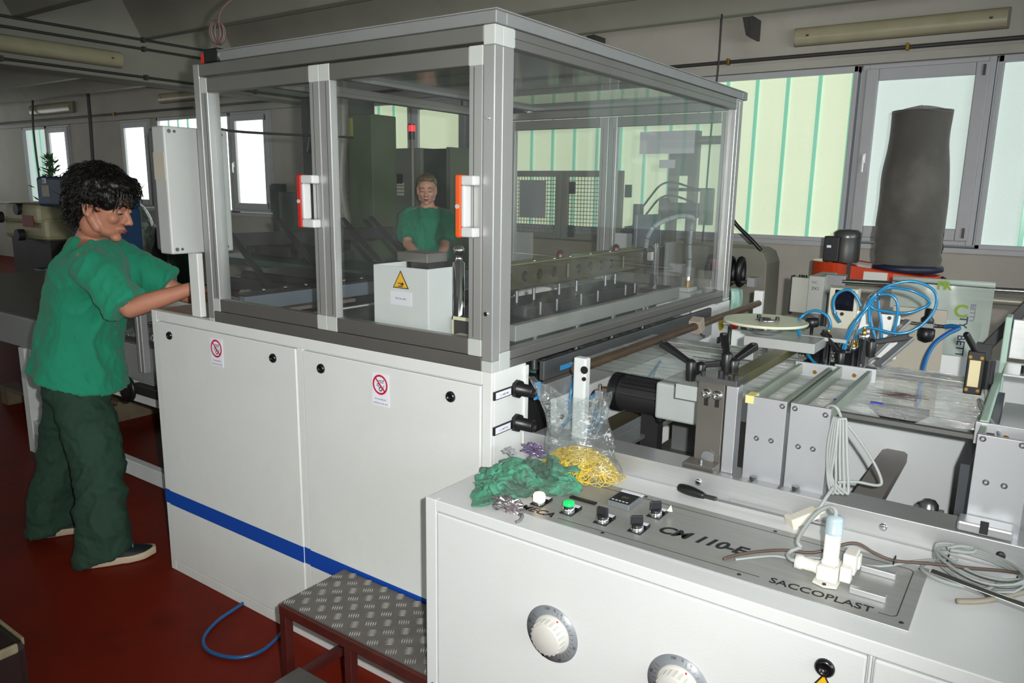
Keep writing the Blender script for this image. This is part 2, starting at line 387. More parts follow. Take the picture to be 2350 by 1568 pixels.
def tube_lamp(label, p, q, nrm, down, h=0.15, d=0.09, group=None):
    """closed fluorescent batten: p,q end points on the wall, nrm out of the wall, down vector"""
    p, q, nrm, down = Vector(p), Vector(q), Vector(nrm), Vector(down); u = (q-p).normalized()
    t = thing('fluorescent_lamp', label, 'lamp', (p+q)/2, group)
    MB().obox((p+q)/2+nrm*0.02, (q-p)/2, nrm*0.02, down*h/2).obj('base', M_LAMPB, t, bevel=0.006)
    m = MB(); n = 10
    prof = [(math.cos(PI*i/n)*h/2*0.96, 0.035+math.sin(PI*i/n)**0.6*(d-0.035)) for i in range(n+1)]
    a = p+u*0.015; b = q-u*0.015
    vs = [a+down*x+nrm*y for x, y in prof]+[b+down*x+nrm*y for x, y in prof]; k = n+1
    m.add(vs, [(i, i+1, k+i+1, k+i) for i in range(n)], True); m.add(vs, [tuple(range(k)), tuple(range(k, 2*k))[::-1]])
    df = m.obj('diffuser', M_TUBEL, t)
    for e in (p+u*0.12, q-u*0.12):
        MB().obox(e+nrm*(d*0.95), u*0.012, nrm*0.006, down*0.008).obj('clip', M_CONDUIT, t)
    return t
tube_lamp('long unlit fluorescent lamp on the wall above the windows at right', (-0.845, YW, 2.90), (0.725, YW, 2.895), (0,-1,0), (0,0,-1))
tube_lamp('unlit fluorescent lamp high on the far wall, leftmost of the wall lamps', (-15.2, YW, 2.93), (-13.6, YW, 2.93), (0,-1,0), (0,0,-1), 0.2, 0.12)
tube_lamp('unlit fluorescent lamp on far wall behind the grey hanging box', (-10.75, YW, 2.92), (-9.2, YW, 2.92), (0,-1,0), (0,0,-1))
tube_lamp('unlit fluorescent lamp mounted on the concrete cross girder at upper left', (-6.75, 1.0, 2.80), (-6.75, 2.70, 2.80), (1,0,0), (0,0,-1), 0.155, 0.1)
tube_lamp('unlit fluorescent lamp on wall seen through the right guard door', (-5.6, YW, 2.93), (-4.0, YW, 2.93), (0,-1,0), (0,0,-1))
# pipes across the girder face
for z, lb in ((3.035, 'upper dark pipe along the concrete girder'), (2.945, 'middle dark pipe just above the girder lamp'), (2.665, 'lower dark pipe below the girder lamp')):
    c = thing('ceiling_pipe', lb, 'pipe', (-6.72, 2, z))
    Cy('pipe', (-6.72, -6, z), (-6.72, YW, z), 0.013, M_CONDUIT, c, n=8)
    for y in (0.2, 1.6, 2.95, 4.3): MB().box((-6.75, y-0.015, z-0.025), (-6.70, y+0.015, z+0.025)).obj('clamp', M_CONDUIT, c)
# dark steel angle brackets under the ceiling tile
for x, lb in ((-3.05, 'second dark steel bracket under the ceiling edge, above the guard roof'), (-2.72, 'wide dark triangular bracket under the ceiling edge'), (-1.18, 'dark bracket under ceiling near the right wall lamp')):
    b = thing('ceiling_bracket', lb, 'bracket', (x, 5.3, 2.9)); z1 = 3.06
    MB().prism([(x-0.04, 5.2, z1), (x+0.04, 5.2, z1), (x+0.04, 5.2, z1-0.17), (x+0.0, 5.2, z1-0.15)], (0, 0.02, 0)).obj('web_plate', M_CONDUIT, b)
    MB().box((x+0.03, 5.19, z1-0.17), (x+0.05, 5.42, z1)).obj('flange_plate', M_CONDUIT, b)
# hanging cables
tag(Tb('hanging_cable', smooth_path([(-1.33, 5.0, 3.06), (-1.33, 4.99, 2.6), (-1.345, 4.97, 2.2), (-1.36, 4.97, 1.2), (-1.36, 4.97, 0.02)]), 0.008, M_CONDUIT), 'thin black cable hanging down in front of the right windows', 'cable')
tag(Tb('hanging_cable', smooth_path([(-12.7, 5.3, 3.1), (-12.71, 5.3, 2.6), (-12.75, 5.3, 1.9), (-12.8, 5.3, 1.0), (-12.8, 5.3, 0.03)]), 0.03, M_CONDUIT), 'thick black cable hanging from the ceiling above the worker', 'cable')
tag(Tb('hanging_cable', smooth_path([(-14.9, 5.35, 3.1), (-15.0, 5.35, 2.5), (-14.95, 5.35, 1.2), (-14.95, 5.35, 0.02)]), 0.02, M_CONDUIT), 'black cable hanging at far left before the wall', 'cable')
# ================================================================ SEALING MACHINE: CABINET
def ring_xz(x0, x1, z0, z1, w, y0, y1):
    m = MB(); wl, wr, wb, wt = w
    m.box((x0, y0, z0), (x0+wl, y1, z1)); m.box((x1-wr, y0, z0), (x1, y1, z1))
    m.box((x0+wl, y0, z0), (x1-wr, y1, z0+wb)); m.box((x0+wl, y0, z1-wt), (x1-wr, y1, z1)); return m
M_BLUE = mat('blue_stripe_vinyl', '#1146a4', 0.4)
M_TABLE = mat('worn_brown_table', '#7b6f68', 0.5, 0, 0.12, 7)
M_LOCK = mat('black_quarter_turn_lock', '#121215', 0.25, coat=0.3)
cab = thing('machine_cabinet', 'long white machine cabinet with two closed panels and a blue stripe', 'machine', (-0.83, 0.08, 0))
b = MB(); b.box((-1.665, 0.012, 0), (0, 0.165, 1.097)); b.obj('body', M_WHITE, cab, bevel=0.003)
fr = ring_xz(-1.665, 0, 0, 1.097, (0.035, 0.031, 0.042, 0.036), 0, 0.013); fr.box((-0.797, 0, 0.042), (-0.770, 0.013, 1.061))
fr.obj('front_frame', M_WHITE, cab, bevel=0.002)
MB().box((-0.006, 0.152, 0), (0.006, 0.170, 1.091)).obj('side_flange', M_WHITE, cab, bevel=0.002)
Bx('table_plate', (-1.66, 0.02, 1.085), (-1.285, 0.72, 1.100), M_TABLE, cab)
sh = MB(); sh.prism([(-1.60,0.002,1.0985),(-1.50,0.03,1.1015),(-1.42,0.015,1.1015)], (0,0.0,0.0008))
def no_touch_sign(parent, cx, cz, r, tilt=0.0):
    """prohibition sign: oil can and gears struck out"""
    y = -0.0065
    s = MB().box((cx-r*1.1, y, cz-r*1.15), (cx+r*1.1, y+0.001, cz+r*1.12)).obj('prohibition_sticker', M_PAPER, parent)
    ring = MB(); n = 40; vs = []; fs = []
    for k in range(n):
        a = 2*PI*k/n
        for q in (r, r*0.80): vs.append((cx+q*math.cos(a), y-0.0006, cz+q*math.sin(a)))
    ring.add(vs, [(2*k, 2*k+1, (2*k+3) % (2*n), (2*k+2) % (2*n)) for k in range(n)])
    d = Vector((0.707, 0, -0.707))*r*0.85; w = Vector((0.707, 0, 0.707))*r*0.085; c = Vector((cx, y-0.0008, cz))
    ring.add([c-d-w, c+d-w, c+d+w, c-d+w], [(0,1,2,3)])
    ring.obj('red_ring', mat('sign_red', '#c0183a', 0.5), s)
    ink = MB()
    def gear(gx, gz, R):
        k = 9; o = []
        for i in range(k*2):
            rr = R*(1.25 if i % 2 else 0.95)
            o.append((gx+rr*math.cos(PI*i/k), gz+rr*math.sin(PI*i/k)))
        inn = [(gx+R*0.62*math.cos(PI*i/k), gz+R*0.62*math.sin(PI*i/k)) for i in range(k*2)]
        v = [(a, y-0.0004, b_) for a, b_ in o]+[(a, y-0.0004, b_) for a, b_ in inn]; m = 2*k
        ink.add(v, [(i, (i+1) % m, m+(i+1) % m, m+i) for i in range(m)])
    gear(cx-r*0.28, cz-r*0.05, r*0.15); gear(cx+r*0.05, cz-r*0.42, r*0.22)
    P = lambda u, v: (cx+r*u, y-0.0004, cz+r*v)
    for a, b_ in (((-0.1,0.42),(0.45,0.42)), ((0.02,0.22),(0.4,0.22)), ((0.02,0.22),(0.05,0.42)), ((0.4,0.22),(0.45,0.42)), ((0.4,0.5),(0.55,0.5)), ((0.5,0.02),(0.42,-0.35)), ((-0.1,0.42),(-0.2,0.3))):
        a_, c_ = Vector(P(*a)), Vector(P(*b_)); d_ = (c_-a_).normalized(); w_ = Vector((-d_.z, 0, d_.x))*r*0.03
        ink.add([a_-w_, c_-w_, c_+w_, a_+w_], [(0,1,2,3)])
    ink.obj('oil_can_and_gears', M_INK, s)
    return s
def note(parent, x0, x1, z0, z1, lines, size, y=-0.0062, rot=0.0):
    s = MB().box((x0, y, z0), (x1, y+0.001, z1)).obj('paper_note', M_PAPER, parent)
    for k, t in enumerate(lines):
        text_obj('note_text', t, size, ((x0+x1)/2, y-0.0006, z1-(k+1)*(z1-z0)/(len(lines)+0.5)), (1,0,0), (0,0,1), M_INK2, s, 0.0001, align='CENTER')
    return s
def lock(parent, x, z, r=0.016, y=-0.004):
    return MB().lathe((x, y, z), (0,-1,0), [(r, 0), (r, 0.004), (r*0.82, 0.008), (r*0.62, 0.009), (r*0.58, 0.004), (r*0.1, 0.004)], 24).obj('lock', M_LOCK, parent)
for x0, x1, lx, sx, sr in ((-1.626, -0.801, (-1.538, -0.915), -1.236, 0.033), (-0.766, -0.034, (-0.675, -0.138), -0.411, 0.031)):
    p = Bx('access_panel', (x0, -0.004, 0.046), (x1, 0.010, 1.057), M_WHITE, cab, bevel=0.003)
    for x in lx: lock(p, x, 1.010)
    MB().box((x0, -0.0052, 0.297), (x1, -0.003, 0.356)).obj('blue_stripe', M_BLUE, p)
    no_touch_sign(p, sx, 1.0, sr)
    note(p, sx-0.036, sx+0.036, 0.934, 0.966, ('Ne popravljaj niti', 'podmazuj u toku rada'), 0.0066)
for a_, b_ in ((-1.667, -1.628), (-0.799, -0.768), (-0.032, 0.001)): MB().box((a_, -0.0012, 0.297), (b_, 0.002, 0.356)).obj('blue_stripe', M_BLUE, cab)
# two selector stations on the end face
for z, tx in ((1.031, '1.1 NPJ MB'), (0.932, '1.1 NPT M.')):
    k = MB(); k.lathe((0.0, 0.116, z), (1,0,0), [(0.024, 0), (0.024, 0.012), (0.018, 0.014), (0.0175, 0.06), (0.014, 0.064), (0.013, 0.058), (0.001, 0.058)], 20)
    kk = k.obj('selector_barrel', M_BLACK, cab)
    MB().lathe((0.0, 0.116, z), (1,0,0), [(0.0265, 0.0), (0.0265, 0.011), (0.0255, 0.013)], 8).obj('hex_collar', M_BLACK, kk)
    h = MB().box((0, 0.006, z-0.011), (0.006, 0.094, z+0.013)).obj('label_holder', M_BLACK, cab, bevel=0.001)
    MB().box((0.005, 0.012, z-0.008), (0.0066, 0.082, z+0.010)).obj('label_card', M_PAPER, h)
    text_obj('label_text', tx, 0.0085, (0.0068, 0.030, z-0.003), (0,1,0), (0,0,1), M_INK2, h, 0.0002)

# ================================================================ GUARD ENCLOSURE of aluminium profile
gd = thing('guard_enclosure', 'aluminium profile guard enclosure with clear sliding doors on the white cabinet', 'enclosure', (-0.64, 0.9, 1.097))
def profile(name, a, b, ax, parent=gd, m=M_ALUH, groove=True):
    """square aluminium profile with slot grooves on its faces"""
    a, b = Vector(a), Vector(b); lo = Vector(map(min, a, b)); hi = Vector(map(max, a, b)); m_ = MB(); m_.box(lo, hi)
    return m_.obj(name, m, parent, bevel=0.0025)
ZB, ZT = 1.097, 1.977
def post(x0, x1, y0, y1, capb=0.03, capt=0.047):
    p = profile('post', (x0, y0, ZB+capb), (x1, y1, ZT-capt), 2)
    MB().box((x0-0.0004, y0-0.0004, ZB), (x1+0.0004, y1+0.0004, ZB+capb)).obj('bottom_cap', M_CAP, p, bevel=0.002)
    MB().box((x0-0.0004, y0-0.0004, ZT-capt), (x1+0.0004, y1+0.0004, ZT)).obj('top_cap', M_CAP, p, bevel=0.002)
    return p
post(-0.035, 0.0, 0.0, 0.0335); post(-0.035, 0.0, 0.0345, 0.083, 0.049, 0.047)
post(-1.280, -1.246, 0.0, 0.034, 0.012, 0.001)
post(-1.280, -1.246, 0.036, 0.075, 0.012, 0.001)
post(-0.035, 0.0, 1.745, 1.783, 0.012, 0.005); post(-0.035, 0.0, 1.785, 1.826, 0.012, 0.005)
post(-1.280, -1.246, 1.79, 1.83)
for n_, a, b in (('front_top_rail', (-1.246, 0, 1.937), (-0.035, 0.034, 1.977)), ('front_bottom_rail', (-1.246, 0, ZB), (-0.035, 0.034, 1.136)),
                 ('end_top_rail', (-0.035, 0.083, 1.931), (0, 1.745, 1.977)), ('end_bottom_rail', (-0.035, 0.083, ZB), (0, 1.745, 1.146)),
                 ('end_top_rail', (-1.28, 0.075, 1.937), (-1.246, 1.79, 1.977)), ('back_top_rail', (-1.246, 1.796, 1.935), (-0.035, 1.83, 1.972)),
                 ('back_bottom_rail', (-1.246, 1.796, ZB), (-0.035, 1.83, 1.137))):
    r = profile(n_, a, b, 0, m=M_RAIL)
    if n_ == 'end_bottom_rail': MB().box((-0.0005, 0.083, 1.1205), (0.0006, 1.745, 1.1225)).obj('groove', M_DARK, r)
    if n_ == 'end_top_rail': MB().box((a[0]-0.0005, a[1], 1.9535), (b[0]+0.0006, b[1], 1.9545)).obj('groove', M_DARK, r)
# roof frame with a clear sheet
rf = MB(); rf.box((-1.12, -0.004, 1.978), (0.006, 0.04, 2.008)); rf.box((-1.12, 1.80, 1.978), (0.006, 1.86, 2.012)); rf.box((-0.04, 0.04, 1.978), (0.006, 1.80, 2.008)); rf.box((-1.12, 0.04, 1.978), (-1.08, 1.80, 2.008))
r = rf.obj('roof_frame', mat('roof_edge_aluminium', '#9fa2a2', 0.45, 0.6, 0.04), gd, bevel=0.002)
Bx('roof_lip', (-1.12, -0.010, 2.008), (0.012, 1.866, 2.011), M_ALUH, gd, bevel=0)
bpy.data.objects.remove(bpy.data.objects['roof_lip'])
lp = MB(); lp.box((-1.12, -0.010, 2.008), (0.012, 0.045, 2.0105)); lp.box((-0.045, 0.045, 2.008), (0.012, 1.82, 2.0105)); lp.obj('roof_lip', M_ALUH, gd)
Bx('roof_sheet', (-1.08, 0.04, 1.992), (-0.04, 1.80, 1.996), clear_mat('roof_polycarbonate', (0.9, 0.92, 0.9), 0.03, 0.1), gd, bevel=0)
# end pane and back panes
Bx('end_pane', (-0.022, 0.083, 1.146), (-0.017, 1.745, 1.931), M_GLASS, gd, bevel=0)
def sliding_door(x0, x1, y0, y1, hx=None, hcol=None, hlabel=None, wl=0.044, wr=0.044, blockl=False, blockr=False, hy=-0.03):
    z0, z1 = 1.138, 1.930; f = MB()
    f.box((x0, y0, z0), (x0+wl, y1, z1)); d = f.obj('sliding_door', M_ALUH, gd, bevel=0.0025)
    MB().box((x1-wr, y0, z0), (x1, y1, z1)).obj('door_stile', M_ALUH, d, bevel=0.0025)
    for za, zb in ((z0, z0+0.044), (z1-0.046, z1)): MB().box((x0+wl, y0, za), (x1-wr, y1, zb)).obj('door_rail', M_RAIL, d, bevel=0.002)
    MB().box((x0+wl-0.004, y1-0.012, z0+0.04), (x1-wr+0.004, y1-0.008, z1-0.042)).obj('door_pane', M_GLASS, d)
    for fl_, xa, xb in ((blockl, x0, x0+wl), (blockr, x1-wr, x1)):
        if fl_:
            for za, zb in ((z0-0.001, z0+0.045), (z1-0.047, z1+0.001)): MB().box((xa-0.0004, y0-0.0008, za), (xb+0.0004, y1, zb)).obj('corner_block', M_CAP, d, bevel=0.002)
    for gx in (x0+wl*0.62, x1-wr*0.62): MB().box((gx-0.0008, y0-0.0006, z0+0.05), (gx+0.0008, y0+0.001, z1-0.05)).obj('profile_groove', M_DARK, d)
    if hx is not None:
        a, b = hx; za, zb = 1.456, 1.613
        h = MB(); h.box((a+0.018, hy, zb-0.025), (b, y0, zb)); h.box((a+0.018, hy, za), (b, y0, za+0.025)); h.box((a+0.018, hy, za+0.025), (a+0.03, y0, zb-0.025))
        ho = h.obj('handle', mat('handle_light_grey', '#c9cccb', 0.35), d, bevel=0.004)
        MB().box((a, hy-0.002, za-0.002), (a+0.018, y0, zb+0.002)).obj('handle_cap', mat('handle_'+hcol, hcol, 0.35), ho, bevel=0.004, label=hlabel)
        MB().cyl((a+0.009, hy-0.002, (za+zb)/2), (a+0.009, hy-0.005, (za+zb)/2), 0.006, n=12).obj('screw_cap', M_CAP, ho)
    return d
sliding_door(-1.242, -0.646, 0.000, 0.028, (-0.727, -0.656), '#b3221c', 'dark red handle edge', blockl=True, blockr=True, wl=0.036)
sliding_door(-0.644, -0.037, 0.000, 0.028, (-0.101, -0.042), '#d8561c', 'orange handle edge', blockl=True, blockr=True)
sliding_door(-1.246, -0.646, 1.80, 1.828); sliding_door(-0.644, -0.037, 1.80, 1.828)
bl = MB()
for z in (1.755, 1.256): bl.cyl((-0.02, 0.0, z), (-0.02, -0.004, z), 0.0065, n=6)
bl.obj('post_bolt', M_CHROME, gd)
# papers stuck on the back panes (seen from behind)
for a, b, lb in (((-0.49, 1.858), (-0.214, 1.755), 'large blank sheet of paper stuck on the rear guard pane'), ((-0.384, 1.727), (-0.304, 1.689), 'small blank paper label on the rear guard pane')):
    tag(MB().box((a[0], 1.8285, b[1]), (b[0], 1.8295, a[1])).obj('pane_notice', mat('paper_back', '#b6b4bc', 0.8)), lb, 'paper')
# safety switches
sw = thing('safety_interlock', 'black safety switch with red end on the upper left guard corner', 'switch', (-1.16, 0.01, 1.978))
MB().box((-1.215, 0.0, 1.978), (-1.135, 0.035, 2.022)).obj('housing', M_BLACK, sw, bevel=0.004)
MB().box((-1.235, 0.002, 1.978), (-1.215, 0.033, 2.012)).obj('red_plug', M_RED, sw, bevel=0.004)
MB().lathe((-1.135, 0.015, 1.999), (1,-0.2,0), [(0.014, 0), (0.016, 0.006), (0.016, 0.02), (0.011, 0.024), (0.011, 0.034), (0.006, 0.036), (0.005, 0.03)], 10).obj('cable_gland', mat('grey_gland', '#9aa2a2', 0.4), sw)
cc = MB()
for k in range(6):
    ph = k*0.5; cc.tube([(-1.165+0.024*math.sin(a)*math.cos(ph), 0.02+0.024*math.sin(a)*math.sin(ph)+0.003*k, 2.075+0.036*math.cos(a)) for a in [2*PI*i/20 for i in range(20)]], 0.0035, 6, True)
cc.tube(smooth_path([(-1.17, 0.02, 2.022), (-1.175, 0.02, 2.035), (-1.168, 0.02, 2.045)]), 0.004, 6)
cc.tube(smooth_path([(-1.15, 0.02, 2.10), (-1.16, 0.1, 2.2), (-1.2, 0.6, 2.5), (-1.3, 1.7, 3.05)]), 0.004, 6)
tag(cc.obj('cable_coil', M_BROWN), 'small coiled brown cable hanging above the safety switch', 'cable')
sw = thing('safety_interlock', 'black safety switch seen through the glass on the rear guard rail', 'switch', (-1.19, 1.84, 1.975))
MB().box((-1.27, 1.81, 1.975), (-1.16, 1.85, 2.012)).obj('housing', M_BLACK, sw, bevel=0.004)
MB().lathe((-1.16, 1.83, 1.993), (1,0,0), [(0.014, 0), (0.014, 0.015), (0.008, 0.02), (0.003, 0.025), (0.003, 0.05)], 10).obj('cable_gland', mat('grey_gland', '#9aa2a2', 0.4), sw)

# electrical box hanging at the left end on its post
eb = thing('electrical_box', 'grey electrical box hanging on a post at the left end of the guard', 'electrical box', (-1.42, 0.05, 1.335))
M_BOX = mat('light_grey_box_paint', '#b3b7b5', 0.42, 0, 0.03, dirt='#98948a', dscale=4, damt=0.2)
MB().box((-1.435, -0.075, 1.335), (-1.36, 0.175, 1.777)).obj('box_body', M_BOX, eb, bevel=0.006)
MB().box((-1.47, -0.068, 1.345), (-1.437, 0.17, 1.772)).obj('box_lid', mat('shadow_grey_lid', '#4c4e50', 0.45), eb, bevel=0.008)  # lid coloured dark to stand for the shadow along the box side
s = MB()
for y in (-0.055, -0.035, 0.150):
    for z in (1.352, 1.76): s.cyl((-1.36, y, z), (-1.3585, y, z), 0.007 if y < -0.05 else 0.005, n=12)
s.obj('screw', mat('dark_screw', '#55585c', 0.4, 0.5), eb)
MB().box((-1.433, -0.0765, 1.595), (-1.366, -0.0752, 1.688)).obj('paper_note', mat('old_paper', '#b9b3a4', 0.8, 0, 0.05), eb)
pb = MB(); pb.box((-1.402, 0.010, 1.100), (-1.345, 0.034, 1.335)); pb.obj('support_post', M_WHITE, eb, bevel=0.003)
tag(Tb('box_cable', smooth_path([(-1.42, 0.1, 1.777), (-1.42, 0.14, 1.79), (-1.43, 0.3, 1.782), (-1.47, 0.9, 1.8)]), 0.005, M_BLACK), 'thin dark cable on top of the grey electrical box', 'cable')

# ================================================================ INSIDE THE GUARD
M_OLIVE = mat('oily_steel_bar', '#55503e', 0.38, 0.45, 0.15, 6)
M_INDK = mat('dark_machine_casting', '#2b2a2b', 0.5, 0.2, 0.15, 8)
bed = thing('conveyor_bed', 'dark conveyor bed with green belts inside the guard', 'conveyor', (-0.64, 0.9, 0))
Bx('bed_frame', (-1.28, 0.18, 0.75), (-0.06, 1.62, 1.02), M_INDK, bed)
for k in range(16):
    y = 0.24+k*0.085
    MB().tube([(-1.27, y, 1.028), (-0.07, y, 1.028)], 0.006, 6).obj('belt', mat('green_belt', '#1d4a44', 0.5), bed)
far = thing('rear_housing', 'white rear side housing of the machine, with an emergency stop', 'machine', (-0.8, 1.75, 0))
MB().box((-1.665, 1.66, 0), (0.0, 1.84, 1.093)).obj('body', M_WHITE, far, bevel=0.003)
MB().box((0.0, 1.60, 0.3), (0.004, 1.70, 1.092)).obj('cover_plate', M_WHITE2, far, bevel=0.001)
es = MB().lathe((0.004, 1.735, 1.0), (1,0,0), [(0.008, 0.0), (0.008, 0.045), (0.02, 0.048), (0.023, 0.056), (0.023, 0.066), (0.018, 0.074), (0.004, 0.076)], 20)
eo = es.obj('emergency_stop', M_RED, far)
MB().lathe((0.004, 1.735, 1.0), (1,0,0), [(0.034, 0.0), (0.034, 0.003)], 24).obj('yellow_disc', mat('estop_yellow', '#b59a1c', 0.5), eo)
MB().lathe((0.004, 1.735, 1.0), (1,0,0), [(0.010, 0.003), (0.010, 0.044)], 16).obj('shaft', M_CHROME, eo)
MB().box((0.0, 1.69, 0.885), (0.012, 1.715, 0.94)).obj('latch', M_BLACK, far, bevel=0.003)

wb = thing('guard_bracket', 'white sheet metal guard with yellow hand warning triangle behind right door', 'guard', (-0.42, 0.12, 1.03))
sh = MB(); t = 0.003
sh.box((-0.536, 0.098, 1.098), (-0.311, 0.101, 1.345)); sh.box((-0.314, 0.101, 1.098), (-0.311, 0.212, 1.345)); sh.box((-0.536, 0.101, 1.098), (-0.533, 0.245, 1.345))
sh.obj('sheet', M_WHITE2, wb, bevel=0.0015)
MB().box((-0.55, 0.09, 1.098), (-0.536, 0.13, 1.135)).obj('foot', M_WHITE2, wb)
def warn_triangle(parent, c, xd, zd, w, h):
    c, xd, zd = Vector(c), Vector(xd), Vector(zd); n = xd.cross(zd).normalized()
    T = lambda s, o: [c+xd*(-w/2*s)+zd*(-h/3*s)+n*o, c+xd*(w/2*s)+zd*(-h/3*s)+n*o, c+zd*(2*h/3*s)+n*o]
    a = MB(); a.prism(T(1.0, 0.0003), n*0.0006); o = a.obj('warning_triangle', M_INK, parent)
    a = MB(); a.prism(T(0.84, 0.0009), n*0.0004); a.obj('yellow_field', M_YEL, o)
    i = MB(); q = lambda u, v: c+xd*(w*u)+zd*(h*v)+n*0.0015
    for P in ([(-.16,-.08),(.06,-.08),(.06,-.03),(-.16,-.03)], [(-.16,-.24),(.14,-.24),(.14,-.19),(-.16,-.19)], [(0,-.16),(.16,-.16),(.2,-.1),(.14,.02),(.07,-.02),(.06,-.1),(0,-.1)], [(-.02,.03),(.02,.03),(0,.08)], [(-.02,-.27),(.02,-.27),(0,-.32)]):
        i.add([q(*p) for p in P], [tuple(range(len(P)))])
    i.obj('crushed_hand_symbol', M_INK, o); return o
warn_triangle(wb, (-0.420, 0.0978, 1.298), (1,0,0), (0,0,1), 0.066, 0.055)
s = MB().box((-0.463, 0.0965, 1.228), (-0.376, 0.0979, 1.27)).obj('paper_note', M_PAPER, wb)
text_obj('note_text', 'Pazi na ruke', 0.009, (-0.4195, 0.0958, 1.246), (1,0,0), (0,0,1), M_INK2, s, 0.0001, align='CENTER')

pr = thing('press_head', 'machined steel press head standing behind the white guard bracket', 'press', (-0.46, 0.3, 1.02))
MB().box((-0.52, 0.25, 1.042), (-0.44, 0.33, 1.345)).obj('block', mat('dark_polished_block', '#4a4648', 0.25, 0.7, 0.1), pr, bevel=0.002)
MB().box((-0.565, 0.235, 1.345), (-0.435, 0.335, 1.375)).obj('top_plate', mat('top_plate_steel', '#8d8985', 0.35, 0.6), pr, bevel=0.002)
Cy('guide_column', (-0.545, 0.255, 1.042), (-0.545, 0.255, 1.345), 0.011, M_CHROME, pr)
MB().lathe((-0.395, 0.345, 1.042), (0,0,1), [(0.02,0),(0.02,0.30),(0.012,0.305),(0.010,0.33),(0.018,0.333),(0.018,0.345),(0.012,0.355)], 16).obj('adjuster', M_CHROME, pr)
bx = MB(); bx.box((-0.30, 0.20, 1.042), (-0.11, 0.36, 1.19)); bx.obj('side_block', M_INDK, pr, bevel=0.003)
fb = MB(); fb.box((-0.30, 0.195, 1.09), (-0.296, 0.20, 1.195)); fb.box((-0.30, 0.195, 1.185), (-0.2, 0.2, 1.195)); fb.obj('edge_seal', mat('cream_seal', '#d6d0b0', 0.6), pr)
Bx('cream_plate', (-0.24, 0.06, 1.098), (-0.06, 0.16, 1.155), mat('cream_paint', '#c9c4b2', 0.5), pr)

def plate_holes(name, x0, x1, y0, y1, z0, z1, holes, r, m, parent):
    """bar along y with round through holes in its x faces"""
    M_ = MB(); n = 16; cells = []; prev = y0
    for h in holes: cells.append((prev, h-r*1.35, None)); cells.append((h-r*1.35, h+r*1.35, h)); prev = h+r*1.35
    cells.append((prev, y1, None)); zc = (z0+z1)/2
    for a, b, h in cells:
        for x in (x0, x1):
            if h is None: M_.add([(x,a,z0),(x,b,z0),(x,b,z1),(x,a,z1)], [(0,1,2,3)])
            else:
                sq = []; ci = []
                for k in range(n):
                    th = 2*PI*k/n; c_, s_ = math.cos(th), math.sin(th); q = 1/max(abs(c_), abs(s_))
                    sq.append((x, h+c_*q*r*1.35, zc+s_*q*(z1-z0)/2)); ci.append((x, h+c_*r, zc+s_*r))
                M_.add(sq+ci, [(k, (k+1) % n, n+(k+1) % n, n+k) for k in range(n)])
        if h is not None:
            M_.add([(x, h+math.cos(2*PI*k/n)*r, zc+math.sin(2*PI*k/n)*r) for x in (x0, x1) for k in range(n)], [(k, (k+1) % n, n+(k+1) % n, n+k) for k in range(n)], True)
    M_.box((x0, y0, z1-0.001), (x1, y1, z1)); M_.box((x0, y0, z0), (x1, y1, z0+0.001)); M_.box((x0, y0, z0), (x1, y0+0.001, z1)); M_.box((x0, y1-0.001, z0), (x1, y1, z1))
    return M_.obj(name, m, parent)
sb = thing('sealing_bar', 'long perforated steel sealing bar across the machine inside the guard', 'machine', (-0.25, 0.9, 1.1))
plate_holes('perforated_bar', -0.262, -0.25, 0.38, 1.42, 1.255, 1.334, [0.427, 0.517, 0.608, 0.701, 0.872, 0.96, 1.043, 1.13], 0.019, M_OLIVE, sb)
Bx('top_flange', (-0.32, 0.38, 1.334), (-0.25, 1.62, 1.340), mat('yellowish_flange', '#77764f', 0.4, 0.3, 0.1), sb, bevel=0.001)
for y in (0.45, 0.6, 0.73, 0.84, 0.99, 1.15): MB().lathe((-0.27, y, 1.340), (0,0,1), [(0.007,0),(0.007,0.003),(0.003,0.005)], 12).obj('bolt', M_CHROME, sb)
for y in (0.787, 1.224): MB().lathe((-0.28, y, 1.340), (0,0,1), [(0.015,0),(0.015,0.008),(0.012,0.02),(0.004,0.026)], 14).obj('rubber_dome', mat('brown_rubber', '#4a1f18', 0.3), sb)
for y in (0.787, 1.224): Cy('pin', (-0.245, y, 1.27), (-0.245, y, 1.32), 0.006, M_OLIVE, sb)
lo = MB(); lo.prism([(-0.30, 0.38, 1.05), (-0.16, 0.38, 1.05), (-0.15, 0.38, 1.215), (-0.28, 0.38, 1.225)], (0, 0.80, 0)); lo.obj('lower_jaw', M_INDK, sb, bevel=0.006)
Bx('jaw_step', (-0.155, 0.38, 1.05), (-0.10, 0.62, 1.15), M_INDK, sb, bevel=0.004)
for k, y in enumerate((0.42, 0.52, 0.68, 0.80, 1.02, 1.1)):
    Cy('spring_pin', (-0.215, y, 1.215), (-0.215, y, 1.258), 0.006, M_STEEL, sb, n=10); Cy('pin_head', (-0.142, y+0.03, 1.185), (-0.142, y+0.03, 1.225), 0.005, M_STEEL, sb, n=10)
for k, y in enumerate((0.45, 0.75, 0.77)): Cy('jaw_bolt', (-0.15, y, 1.14), (-0.098 if y < 0.6 else -0.14, y, 1.14), 0.009, M_STEEL, sb, n=10)
Bx('front_beam', (-0.075, 0.18, 1.148), (-0.05, 1.36, 1.196), mat('satin_aluminium_beam', '#a5a6a2', 0.45, 0.5, 0.06), sb, bevel=0.002)
for y in (0.30, 0.55, 0.8, 1.05): Cy('beam_foot', (-0.062, y, 1.045), (-0.062, y, 1.148), 0.011, M_STEEL, sb, n=12)
Bx('end_plate', (-0.256, 1.655, 1.10), (-0.242, 1.755, 1.355), mat('grey_plate_paint', '#7f837f', 0.5), sb)
gc = Cy('guide_column', (-0.23, 1.50, 1.045), (-0.23, 1.50, 1.345), 0.016, M_CHROME, sb)
